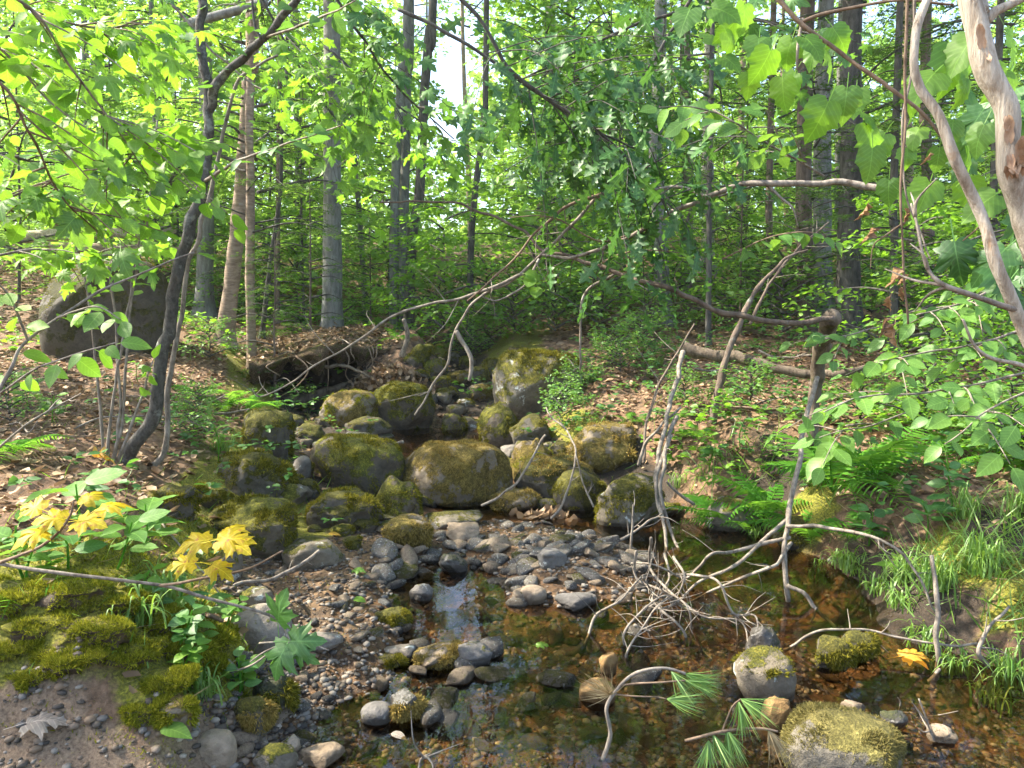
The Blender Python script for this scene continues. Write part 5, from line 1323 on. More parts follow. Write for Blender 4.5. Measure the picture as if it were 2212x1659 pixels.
# --- white pine twig in the foreground
o = empty("pine_twig", W(1302, 1640, 2.1), "broken pine twig with fans of long green needles over the near pool", "branch")
c1 = stem(o, [(1302, 1640, 2.1), (1318, 1590, 2.1), (1308, 1530, 2.1), (1330, 1490, 2.1), (1370, 1455, 2.1), (1430, 1445, 2.1), (1480, 1455, 2.1)], (13, 7), 'twig_grey', "stem", 181, 7)
c2 = stem(o, [(1340, 1480, 2.1), (1420, 1475, 2.08), (1480, 1470, 2.08)], (6, 4), 'twig_brown', "side_twig", 182, 5)
c3 = stem(o, [(1480, 1600, 2.05), (1560, 1580, 2.05), (1640, 1575, 2.05), (1680, 1580, 2.05)], (8, 5), 'twig_brown', "side_twig", 183, 6)
c4 = stem(o, [(1330, 1500, 2.1), (1390, 1505, 2.08), (1440, 1510, 2.08)], (5, 3), 'twig_brown', "side_twig", 184, 5)
c5 = stem(o, [(1560, 1580, 2.05), (1580, 1530, 2.05), (1600, 1510, 2.05)], (5, 4), 'twig_brown', "side_twig", 185, 5)
def needle_fan(parent, p, d, n, L, mat, rng, spread=.45):
    mb = MB()
    D = norm(d) + rng.normal(0, spread, (n, 3)); D[:, 2] -= .15
    Nn = np.tile(np.array([0, -1.0, .3]), (n, 1)) + rng.normal(0, .3, (n, 3))
    V0 = BLADE[0] * np.array([1, .34, 1.2])
    scatter_leaves(mb, np.tile(p, (n, 1)), D, Nn, L * rng.uniform(.7, 1.1, n), V0, BLADE[1], rng.random(n))
    mb.build("needle_fan", mat, parent, smooth=False)
for (x, y, Y, d, m) in [(1480, 1455, 2.1, (1, -.2, -.35), 0), (1450, 1450, 2.1, (.6, -.3, -.7), 0), (1480, 1470, 2.08, (1, 0, -.1), 0), (1440, 1510, 2.08, (1, -.2, .1), 0), (1600, 1510, 2.05, (.8, -.2, -.35), 0), (1595, 1515, 2.05, (.2, -.2, -.9), 0),
                        (1660, 1578, 2.05, (.6, -.2, -.8), 1), (1540, 1585, 2.05, (.5, -.3, -.8), 0), (1530, 1600, 2.05, (-.1, -.3, -1), 0), (1570, 1575, 2.05, (.3, -.3, -.9), 0), (1320, 1500, 2.1, (-.3, -.3, .5), 1)]:
    needle_fan(o, W(x, y, Y), d, 44, .115, M['needle_pine'] if m == 0 else M['straw'], rb, .28)

BANKM = [('the forked sapling', 300, 930), ('the huge flat boulder', 230, 770), ('the arching leafy twig', 60, 850), ('the undercut fern', 480, 840), ('the bank log', 1620, 790), ('the propped stick', 1550, 890), ('the mossy stub', 1780, 780), ('the big ferns', 1750, 970), ('the hanging roots', 1450, 900), ('the dark hemlock trunk', 1836, 770), ('the vine', 1950, 800), ('the right edge', 2180, 860), ('the large soft leaves', 2000, 930)]
for k in range(34):
    lft = k % 3 == 0
    x, y = (rb.uniform(0, 520), rb.uniform(780, 1000)) if lft else (rb.uniform(1380, 2180), rb.uniform(770, 980))
    g = G(x, y); a = rb.uniform(-.9, .9); L = rb.uniform(.25, .7)
    d = np.array([math.cos(a), math.sin(a), 0])
    pts = [g + d * L * f + np.array([0, 0, .02 + rb.uniform(0, .10)]) for f in (-.5, -.15, .2, .5)]
    o = empty("twig", g, (("brown" if k % 2 else "grey") + " dry twig on the " + ("left" if lft else "right") + " bank litter, " + near_label("", x, y, BANKM).strip()), "twig", "dry twigs on the litter")
    c_ = stem(o, pts, (5, 3), 'twig_brown' if k % 2 else 'twig_grey', "stem", 300 + k, 5, world=True, n=5)
    twiglets(o, c_, 2, .15, 'twig_brown', rb)
# --- single fallen leaves
for (x, y, s, kind, mat, lab, lift) in [(1950, 1420, .13, 'maple', 'leaf_amber', "orange maple leaf floating on the right pool", .004), (200, 1005, .14, 'curl', 'leaf_amber', "curled rust-brown leaf beside the thin pale stems", .05), (60, 1595, .12, 'maple', 'leaf_pale_dead', "crumpled grey maple leaf on the sandy bank", .03),
                                  (350, 1598, .10, 'ovate', 'leaf_bright', "bright green leaf standing on the sand by the pale cobble", .03), (765, 1238, .07, 'maple', 'leaf_blue', "pale green maple leaf on the dark damp gravel", .02), (764, 1303, .06, 'round', 'leaf_bright', "bright green round leaf on the gravel left of the sky reflection", .02),
                                  (722, 1130, .07, 'maple', 'leaf_bright', "small green maple leaf on the mossy hump", .08), (710, 1172, .07, 'ovate', 'leaf_amber', "orange leaf above the damp gravel", .05), (1010, 1086, .06, 'ovate', 'leaf_amber', "orange leaf floating under the golden boulder", .01), (1160, 1395, .06, 'maple', 'leaf_bright', "green maple leaf afloat in the near pool", .005),
                                  (845, 1590, .06, 'ovate', 'leaf_pale_dead', "pale pinkish leaf floating near the bottom edge", .005), (1150, 1092, .07, 'ovate', 'leaf_pale_dead', "pale leaf stuck at the low moss-fringed rock", .03)]:
    g = G(x, y); g[2] += lift
    a = rb.uniform(-.6, .6)
    mes = leafset(kind, mat)
    lf = bpy.data.objects.new("fallen_leaf", mes[1]); COL.objects.link(lf)
    lf.matrix_basis = leaf_matrix(g, (math.cos(a), math.sin(a) * .6, .1), (rb.normal(0, .15), -.15, 1), s)
    tag(lf, lab, "leaf")

# ------------------------------------------------------------------ forest
rf = np.random.default_rng(5)
def limbs_crown(seed, z0, z1, rad, nl, nleaf, lsize, shape='layer', flat=.12, tmpl=HEX, taper=.5, rise=.12):
    """returns (leaf MB, limb MB) with the trunk axis at the origin"""
    r = np.random.default_rng(seed)
    lm, tm = MB(), MB()
    P, D = [], []
    for k in range(nl):
        f = (k + r.uniform(.1, .9)) / nl
        z = z0 + (z1 - z0) * f
        L = rad * (1 - taper * f) * r.uniform(.65, 1.1)
        az = k * 2.399 + r.normal(0, .4)
        d = np.array([math.cos(az), math.sin(az), rise + r.normal(0, .12)])
        q = catmull([np.array([0, 0, z]), np.array([0, 0, z]) + d * L * .5 + UP * .06 * L, np.array([0, 0, z]) + d * L - UP * .05 * L], 4)
        tube(tm, q, np.linspace(.012 + .008 * L, .004, len(q)), 5, .1, k)
        m = int(nleaf / nl)
        s = r.beta(1.6, 1.0, m)
        side = np.array([-math.sin(az), math.cos(az), 0])
        base = np.array([0, 0, z]) + d * (L * s)[:, None]
        wdt = L * .42 * np.sin(np.clip(s, 0, 1) * 2.6 + .25)
        # gather leaves on twigs so that the spray has fingers and gaps
        fing = r.integers(-4, 5, m) / 4.0
        off = fing * wdt + r.normal(0, .05, m) * L
        base = base + side * off[:, None] + d * (np.abs(fing) * .22 * L)[:, None]
        base[:, 2] += r.normal(0, flat, m) - .10 * np.abs(off)
        P.append(base)
        D.append(d * .6 + side * np.sign(off)[:, None] * .8 + r.normal(0, .5, (m, 3)) * np.array([1, 1, .35]) - UP * .25)
    P = np.concatenate(P); D = np.concatenate(D); n = len(P)
    scatter_leaves(lm, P, D, np.tile(UP, (n, 1)) + r.normal(0, .42, (n, 3)), lsize * r.uniform(.6, 1.25, n), tmpl[0], tmpl[1], r.random(n))
    return lm, tm

def hemlock_crown(seed, z0, z1, rad, nl, per=150, nsz=.05):
    r = np.random.default_rng(seed)
    lm, tm = MB(), MB()
    P, D = [], []
    for k in range(nl):
        f = (k + r.random()) / nl
        z = z0 + (z1 - z0) * f
        L = rad * (1 - .75 * f) * r.uniform(.55, 1.1)
        az = r.uniform(0, 6.28)
        d = np.array([math.cos(az), math.sin(az), .12])
        side = np.array([-math.sin(az), math.cos(az), 0])
        o_ = np.array([0, 0, z])
        q = catmull([o_, o_ + d * L * .5 + UP * .02, o_ + d * L - UP * .22 * L], 4)
        tube(tm, q, np.linspace(.008 + .005 * L, .002, len(q)), 4, .1, k)
        nt = int(10 + 8 * L)
        for j in range(nt):
            s = r.uniform(.15, 1.0)
            b0 = o_ + d * L * s - UP * .22 * L * s * s
            sd = 1 if j % 2 else -1
            l2 = L * .42 * (1.15 - s) + .10
            dd = side * sd * .85 + d * .7 - UP * .18
            m = int(7 + l2 * 34)
            u = r.random(m)
            P.append(b0 + dd * (l2 * u)[:, None] + r.normal(0, .012, (m, 3)))
            D.append(dd + np.where(r.random(m)[:, None] < .5, 1, -1) * np.cross(dd, UP) * 1.0 + r.normal(0, .25, (m, 3)))
    P = np.concatenate(P); D = np.concatenate(D); n = len(P)
    V0 = np.array([(0, 0, 0), (.4, .16, 0), (1, .0, -.06), (.4, -.16, 0)]); T0 = np.array([(0, 1, 2), (0, 2, 3)])
    scatter_leaves(lm, P, D, np.tile(UP, (n, 1)) + r.normal(0, .3, (n, 3)), nsz * r.uniform(.7, 1.3, n), V0, T0, r.random(n))
    return lm, tm

PROTO = {}
def proto(key, mbs, leafmat, limbmat):
    out = []
    for mb, nm, mt in ((mbs[0], "crown", leafmat), (mbs[1], "branches", limbmat)):
        me = mb.mesh(nm, smooth=False); me.materials.append(M[mt]); out.append(me)
    PROTO[key] = out
for s in range(3):
    proto(('high', s), limbs_crown(200 + s, 7.0, 14.0, 3.4, 18, 1700, .17, flat=.25, tmpl=STAR), 'leaf_far', 'bark_dark')
    proto(('tall', s), limbs_crown(220 + s, 7.5, 15.0, 3.0, 20, 1600, .18, flat=.25, tmpl=STAR), 'leaf_far', 'bark_dark')
    proto(('mid', s), limbs_crown(240 + s, .5, 6.0, 2.2, 26, 3300, .115, flat=.05, tmpl=STAR), 'leaf_far', 'bark_dark')
    proto(('low', s), limbs_crown(260 + s, .3, 2.2, 1.2, 14, 1300, .085, flat=.05), 'leaf_bright', 'bark_dark')
    proto(('shrub', s), limbs_crown(280 + s, .08, .9, .75, 16, 750, .075, flat=.05, rise=.4), 'leaf_shrub', 'bark_dark')
    proto(('hem', s), hemlock_crown(300 + s, .9 + .5 * s, 9.5, 2.2, 44), 'needle', 'bark_dark')
    proto(('hemsmall', s), hemlock_crown(320 + s, .15, 2.4, 1.0, 26, nsz=.04), 'needle', 'bark_dark')

def put_crown(parent, key, rot, scale=1.0, dz=0.0, dead=True):
    for me, nm in zip(PROTO[key], ("crown", "branches")):
        c = bpy.data.objects.new(nm, me); COL.objects.link(c); c.parent = parent
        c.location = (0, 0, dz); c.rotation_euler = (0, 0, rot); c.scale = (scale,) * 3

def tree(label, pts, Y, w, mat, height=13, crown=None, name="tree", group=None, rot=None, scale=1.0, wtop=.72, dz=0, stubs=0):
    """pts: picture points of the trunk from the foot up, all at depth Y"""
    bx = W(pts[0][0], pts[0][1], Y)
    z = float(H(bx[0], Y)[0])
    base = np.array([bx[0], Y, z])
    Q = [W(p[0], p[1], Y) for p in pts[1:]]
    Q = [q for q in Q if q[2] > z + .3]
    path = [base - UP * .25, base + UP * .05] + Q
    last = path[-1]; dv = norm((path[-1] - path[-2])) if len(Q) > 1 else UP
    dv = norm(dv + UP * 2)
    if last[2] - z < height:
        path.append(last + dv * (height - (last[2] - z)) / dv[2])
    o = empty(name, base, label, "tree", group)
    c_ = catmull(path, 10)
    r0 = w * .5 * pxm(Y)
    hrel = np.clip((c_[:, 2] - z) / height, 0, 1)
    r = r0 * (1 - wtop * hrel)
    fl = 1 + .75 * np.exp(-np.maximum(c_[:, 2] - z, 0) / (r0 * 1.7))
    mb = MB(); tube(mb, c_, r, 14, .09, int(abs(bx[0] * 31 + Y * 7)) % 97, flare=fl)
    mb.build("trunk", M[mat], o)
    if crown: put_crown(o, crown, rf.uniform(0, 6.28) if rot is None else rot, scale, dz)
    for k in range(stubs):
        i = int(rf.uniform(.1, .5) * (len(c_) - 2)); a = rf.uniform(0, 6.28)
        d = np.array([math.cos(a), math.sin(a), rf.uniform(-.1, .5)])
        L = rf.uniform(.3, 1.1)
        q = catmull([c_[i], c_[i] + d * L * .6, c_[i] + d * L - UP * .1], 4)
        mb = MB(); tube(mb, q, np.linspace(.012, .003, len(q)), 5, .1, k); mb.build("dead_branch", M['twig_grey'], o)
    return o

tree("thick straight grey trunk left of centre on the far bank", [(716, 700), (718, 450), (716, 200), (716, 0)], 11.6, 42, 'bark_grey', 16, ('high', 0), stubs=5, dz=3.0)
tree("warm brown sunlit birch trunk behind the forked sapling", [(486, 742), (502, 600), (512, 500), (528, 330), (538, 150), (545, 0)], 9.6, 34, 'bark_birch', 12, ('high', 1))
tree("thin scaly trunk just right of the sunlit birch", [(545, 790), (540, 600), (541, 400), (538, 250), (545, 100), (545, -50)], 9.0, 21, 'bark_birch', 11, ('hem', 1), scale=.85)
tree("skinny dark crooked stem between the birch and the thick grey trunk", [(566, 710), (585, 560), (605, 420), (608, 300), (620, 100)], 10.5, 11, 'bark_dark', 7, ('mid', 1), dz=1.4)
tree("pale front trunk of the twin grey trees left of the sky gap", [(850, 650), (852, 480), (858, 320), (868, 150), (880, 0)], 14.5, 22, 'bark_grey', 18, ('high', 2), dz=4.5)
tree("middle trunk of the grey tree group left of the sky gap", [(872, 650), (872, 480), (876, 320), (880, 150), (886, 0)], 14.9, 24, 'bark_grey', 18, ('high', 0), dz=5)
tree("dark leaning trunk right of the twin grey trees", [(880, 650), (890, 520), (906, 420), (916, 220), (928, 60), (936, -30)], 14.0, 24, 'bark_dark', 18, ('high', 1), dz=5)
tree("mottled thin trunk right of the sky gap", [(1013, 640), (1018, 520), (1026, 420), (1036, 340), (1046, 240), (1050, 100)], 13.5, 15, 'bark_dark', 17, ('high', 2), dz=5)
tree("pale trunk rising by the cut log pile", [(1186, 470), (1186, 300), (1186, 150), (1190, 0)], 23.0, 30, 'bark_grey', 16, ('tall', 0))
tree("grey trunk with a leaning log at its foot, right of centre", [(1432, 720), (1428, 560), (1420, 400), (1415, 300), (1425, 100)], 12.5, 33, 'bark_grey', 14, ('high', 1), stubs=4)
tree("reddish-brown ridged trunk left of the two dark right trunks", [(1742, 740), (1740, 600), (1736, 400), (1740, 200), (1745, 0)], 10.2, 36, 'bark_brown', 14, ('hem', 0), stubs=4)
tree("grey trunk standing between the reddish trunk and the dark one", [(1776, 690), (1776, 500), (1776, 300), (1782, 100)], 12.6, 42, 'bark_grey', 14, ('high', 0))
tree("dark ridged hemlock trunk, thickest on the right bank", [(1836, 765), (1832, 600), (1838, 400), (1840, 200), (1842, 0)], 9.6, 50, 'bark_dark', 14, ('hem', 2), stubs=5)
tree("pale trunk glimpsed behind the dark hemlock trunk", [(1818, 640), (1816, 500), (1812, 350)], 17, 18, 'bark_grey', 15, ('tall', 1))
tree("slim dark trunk at the right behind the hanging vine", [(2008, 620), (2005, 500), (2003, 350), (2000, 100)], 13, 26, 'bark_brown', 13, ('hem', 1))
tree("grey trunk deep in the woods right of the oak leaves", [(1528, 600), (1530, 450), (1530, 250)], 19, 28, 'bark_grey', 15, ('tall', 2))
tree("brown trunk half hidden behind the oak leaves", [(1480, 640), (1484, 450), (1484, 300), (1480, 100)], 16, 28, 'bark_brown', 15, ('tall', 0))
tree("sunlit far trunk in the bright opening right of centre", [(1598, 480), (1600, 330), (1604, 150)], 27, 18, 'bark_birch', 15, ('tall', 1))
tree("thin far trunk in the left woods above the log", [(186, 560), (188, 450), (190, 300)], 18, 18, 'bark_grey', 14, ('tall', 2))
tree("second thin far trunk in the left woods near the fallen trunks", [(136, 570), (134, 450), (130, 300)], 20, 14, 'bark_dark', 14, ('tall', 0))
tree("slender far trunk left of the thick grey trunk", [(640, 640), (642, 450), (640, 200)], 19, 12, 'bark_grey', 13, ('tall', 1))
tree("slender tilted trunk right of the thick grey trunk", [(790, 620), (775, 450), (765, 330), (760, 100)], 18, 13, 'bark_grey', 13, ('tall', 2))
tree("hemlock with drooping feathery branches at the far left bank", [(600, 730), (600, 500), (602, 300), (604, 100)], 11.8, 12, 'bark_brown', 9, ('hem', 0), scale=.7)
tree("young hemlock low on the bank before the thick grey trunk", [(670, 700), (670, 640), (671, 600)], 10.6, 6, 'bark_brown', 2.4, ('hemsmall', 0))
tree("young hemlock drooping over the dark hollow", [(592, 760), (592, 700), (594, 650)], 8.9, 6, 'bark_brown', 2.0, ('hemsmall', 1), scale=.8)
tree("young hemlock beside the twin grey trees", [(800, 690), (800, 640), (800, 600)], 12.5, 6, 'bark_brown', 2.4, ('hemsmall', 2))
tree("young hemlock with dim needles right of the leaning log", [(1600, 740), (1600, 660), (1600, 600)], 10.5, 6, 'bark_brown', 2.6, ('hemsmall', 1), scale=1.1)
tree("hemlock filling the upper right between trunks", [(1660, 720), (1662, 500), (1664, 300)], 12.0, 16, 'bark_brown', 12, ('hem', 1))
tree("hemlock with dense needles behind the bright lobed leaves", [(1930, 720), (1932, 500), (1934, 300)], 9.0, 18, 'bark_dark', 11, ('hem', 0), scale=.9)
tree("hemlock with hanging needles behind the oak leaves", [(1530, 740), (1532, 500), (1534, 300)], 9.4, 13, 'bark_dark', 10, ('hem', 1), scale=.95)
tree("dim hemlock behind the thick dead trunk", [(2150, 700), (2150, 500), (2150, 300)], 8.2, 18, 'bark_dark', 11, ('hem', 2), scale=.9)
tree("maple sapling with layered leaves just left of the thick grey trunk", [(655, 660), (652, 500), (650, 350)], 14.0, 7, 'bark_dark', 6, ('mid', 0))
tree("maple sapling with layered leaves right of the mottled trunk", [(1235, 640), (1237, 500), (1239, 350)], 15.0, 7, 'bark_dark', 6, ('mid', 1))
tree("maple sapling with layered leaves before the cut log pile", [(1310, 640), (1312, 500), (1315, 380)], 17.0, 7, 'bark_dark', 6, ('mid', 2))
tree("bright maple sapling behind and left of the thick grey trunk", [(640, 640), (642, 560), (645, 480)], 17.0, 6, 'bark_dark', 5, ('mid', 1), scale=.8)
tree("bright maple sapling low in the left woods", [(380, 640), (382, 560), (384, 500)], 13.5, 6, 'bark_dark', 6, ('mid', 2))
tree("bright maple sapling in the left woods near the fallen trunks", [(240, 620), (242, 540), (244, 480)], 15.0, 6, 'bark_dark', 6, ('mid', 0))
tree("leafy sapling at the far left edge behind the left fallen trunks", [(40, 620), (42, 540), (44, 480)], 13.0, 6, 'bark_dark', 6, ('mid', 1))

MARKS = [("the left edge", 0), ("the left fallen trunks", 90), ("the thin far left trunks", 160), ("the huge flat boulder", 250), ("the forked sapling", 410), ("the sunlit birch", 510), ("the skinny crooked stem", 600), ("the thick grey trunk", 716), ("the twin grey trees", 862), ("the dark leaning trunk", 910), ("the mottled thin trunk", 1030), ("the trunk by the log pile", 1186), ("the cut log pile", 1280), ("the grey trunk with leaning log", 1425), ("the brown trunk behind oak leaves", 1484), ("the bright opening", 1600), ("the reddish ridged trunk", 1738), ("the dark thick hemlock trunk", 1836), ("the hanging vine", 1955), ("the pale dead trunks", 2120), ("the right edge", 2212)]
def mark_labels(items, noun):
    """items: (object, picture x, depth): says beside which landmark each one stands, and the rank in depth there"""
    by = {}
    for it in items:
        nm, mx = min(MARKS, key=lambda q: abs(q[1] - it[1]))
        by.setdefault((nm, it[1] < mx), []).append(it)
    for (nm, left), L in by.items():
        L.sort(key=lambda q: q[2])
        for k, it in enumerate(L):
            rank = "" if len(L) == 1 else ", " + (["nearest", "second nearest", "third nearest", "fourth nearest", "fifth nearest", "sixth nearest", "seventh nearest"][min(k, 6)]) + " there"
            it[0]["label"] = noun + (" just left of " if left else " just right of ") + nm + rank
deep_t, deep_m = [], []
# trees deeper in the wood
spots = []
kk = 0
for Yd in (17, 21, 25, 29, 34):
    n = int(5 + Yd * .55)
    for i in range(n):
        X = (i + rf.uniform(.1, .9)) / n * 2 - 1
        X *= Yd * .85
        pxx = (X / Yd) / (4 / 3) * PW + PW / 2
        if 885 < pxx < 1045 and Yd < 32: continue
        kind = rf.choice(['tall', 'mid', 'mid'])
        y = Yd + rf.uniform(-1.3, 1.3)
        if abs(pxx - 965) < 230 and Yd < 33: kind = 'mid'
        base = np.array([X, y, float(H(X, y)[0])])
        wpx = rf.uniform(.12, .28) / pxm(y) if kind == 'tall' else rf.uniform(.04, .08) / pxm(y)
        m = rf.choice(['bark_grey', 'bark_dark', 'bark_brown', 'bark_birch'])
        lab = {'tall': "tall slim forest tree deep in the wood behind the brook", 'mid': "young leafy tree in the understory of the far wood"}[kind]
        pw = W(pxx, 400, y)
        tr = tree(lab, [(pxx, 700), (pxx + rf.uniform(-25, 25), 100)], y, wpx, m, 15 if kind == 'tall' else 6.2, (kind, kk % 3), group="trees of the deeper wood", scale=rf.uniform(.85, 1.2)); kk += 1
        if -150 < pxx < 2362: (deep_t if kind == 'tall' else deep_m).append((tr, pxx, y))
        else: tr["label"] = "forest tree far out to the " + ("left" if pxx < 0 else "right") + " of the view, " + ORD[kk % 20] + " " + ORD[kk // 20]
mark_labels(deep_t, "tall slim far tree"); mark_labels(deep_m, "young leafy far tree")
# trees beside the picture; the left ones added to cast shade and dapples
for (x, y, c_, lab) in [(-6.3, 6.5, ('mid', 0), "leafy understory tree added just outside the left edge to shade the left bank"), (-11, 3.5, ('tall', 2), "unseen tall leafy tree added far out on the left for shade"),
                        (-5.0, 12.5, ('high', 2), "tall leafy tree added behind the huge boulder for shade on the left bank"), (5.2, 6.5, ('hem', 0), "hemlock tree outside the right edge above the fern bank"), (6.5, 9.5, ('high', 1), "tall leafy tree outside the right edge behind the hemlocks")]:
    pxx = x / y / (4 / 3) * PW + PW / 2
    tree(lab, [(pxx, 700), (pxx, 100)], y, .26 / pxm(y), 'bark_grey', 14, c_)

# far wood, one mass
N = 90000
X = rf.uniform(-75, 75, N); Yv = 25 + 50 * rf.random(N) ** .8
X = X * Yv / 75
hz = H0(X, Yv); zt = rf.random(N) ** 1.6 * np.clip((Yv - 20) * .9, 5, 18)
cl = fbm(np.stack([X * .25, Yv * .25, zt * .35], 1), 3, 11)
px_ = X / Yv / (4 / 3) * PW + PW / 2
el = (hz + zt - CAMZ) / Yv
gap = ((np.abs(px_ - 962) < 50) & (el > .19)) | ((np.abs(px_ - 962) < 80) & (el > .32))
ok = (cl > -.15) & ~gap
X, Yv, hz, zt = X[ok], Yv[ok], hz[ok], zt[ok]; n = len(X)
mb = MB()
scatter_leaves(mb, np.stack([X, Yv, hz + zt], 1), rf.normal(0, 1, (n, 3)), np.tile(UP, (n, 1)) + rf.normal(0, .6, (n, 3)), rf.uniform(.35, 1.0, n) * .013 * Yv, STAR[0], STAR[1], rf.random(n))
tag(mb.build("far_woods", M['leaf_farther'], off=np.zeros(3), smooth=False), "pale green wood far behind the brook", None, None, "stuff")

# ------------------------------------------------------------------ shrubs of the far bank
SH = [(960,690,11.5),(1010,720,11.3),(1060,700,12),(1110,720,11.5),(1160,700,12),(1200,720,11),(1250,700,12),(1300,715,11),(1350,700,12),(1400,730,10.5),(1150,640,14),(1250,630,14.5),(1340,640,14),(1050,640,14.5),(950,640,14.5),(1450,680,13),
      (1540,700,11.5),(1650,720,10.5),(1690,740,9.8),(1580,650,14),(1680,640,14.5),(1880,700,12),(1950,720,11),(2050,730,10),(2150,740,9.5),(740,660,13.5),(650,670,13),(450,660,13),(350,640,13.5),(250,650,14),(560,650,14),(820,670,13.5),(900,690,12.5)]
shl = []
for i, (x, y, Y) in enumerate(SH):
    Y += rf.uniform(-.3, .3)
    b = base_of(x, y, Y)
    o = empty("shrub", b, "leafy green shrub in the undergrowth behind the brook", "shrub", "shrubs behind the brook")
    put_crown(o, ('shrub', i % 3) if i % 4 else ('low', i % 3), rf.uniform(0, 6.28), rf.uniform(.7, 1.25))
    shl.append((o, x, Y))
for (x, y, Y, lab, key, sc_) in [(455, 800, 8.4, "seedling clump between the birch and the fern at the undercut bank", ('shrub', 0), .5), (20, 900, 5.2, "low leafy clump at the left edge below the shiny oval leaves", ('shrub', 0), .4), (420, 950, 5.6, "green sprigs at the brink of the left bank", ('shrub', 1), .3), (1620, 880, 6.2, "leafy clump under the bank log", ('shrub', 2), .45), (1480, 870, 6.6, "green sprigs left of the propped stick", ('shrub', 0), .35), (2000, 900, 5.2, "leafy clump behind the ferns on the right bank", ('shrub', 1), .6), (1860, 860, 6.0, "low leafy clump below the dark hemlock trunk", ('shrub', 2), .5), (2180, 960, 4.6, "leafy clump at the right edge below the pale branch", ('shrub', 0), .55), (1340, 800, 7.9, "green sprigs behind the grass tuft", ('shrub', 1), .4)]:
    o = empty("shrub", base_of(x, y, Y), lab, "shrub")
    put_crown(o, key, x * .7, sc_)
mark_labels(shl, "leafy green shrub")
for i, (x, y, Y, lab, key, s) in enumerate([(1390, 755, 8.6, "bright yellow-green seedlings above the biggest upright boulder", ('shrub', 0), .55), (1320, 765, 8.4, "low leafy seedlings right of the biggest upright boulder", ('shrub', 1), .5), (1215, 905, 6.9, "small leafy plants at the right foot of the biggest upright boulder", ('shrub', 2), .42),
                                       (1240, 850, 7.6, "herbs growing along the right side of the biggest upright boulder", ('shrub', 1), .4), (430, 880, 6.6, "low green seedlings right of the slender pale sapling", ('shrub', 1), .32), (2130, 780, 7.5, "leafy bush behind the thinner dead stem", ('low', 1), .8), (2120, 880, 5.6, "broad-leaved bush on the right bank near the edge", ('low', 2), .55), (1960, 780, 7.0, "dim leafy bush behind the hanging dead leaves", ('low', 0), .8)]):
    o = empty("shrub", base_of(x, y, Y), lab, "shrub")
    put_crown(o, key, i * 1.3, s)

# ------------------------------------------------------------------ broad leaved plants
rh = np.random.default_rng(33)
def herb(label, x, y, Y, h, leaves, size, kind, mat, lean=(0, 0), name="herb"):
    b = base_of(x, y, Y) if Y else G(x, y)
    o = empty(name, b, label, "plant")
    top = b + np.array([lean[0], lean[1], h])
    q = catmull([b - UP * .03, b + (top - b) * .5 + rh.normal(0, .015, 3), top], 5)
    mb = MB(); tube(mb, q, np.linspace(.005, .003, len(q)), 6, .05, 1); mb.build("stem", M['fern'], o)
    mes = leafset(kind, mat)
    for k in range(leaves):
        a = k * 2.399 + rh.normal(0, .2); t_ = .45 + .55 * (k + 1) / leaves
        p = q[int(t_ * (len(q) - 1))]
        d = np.array([math.cos(a), math.sin(a), .25 - .3 * (1 - t_)])
        s = size * rh.uniform(.75, 1.15)
        put_leaf(o, mes[k % len(mes)], p + norm(d) * s * .2, d, UP + rh.normal(0, .25, 3) + np.array([0, -.3, 0]), s)
    return o
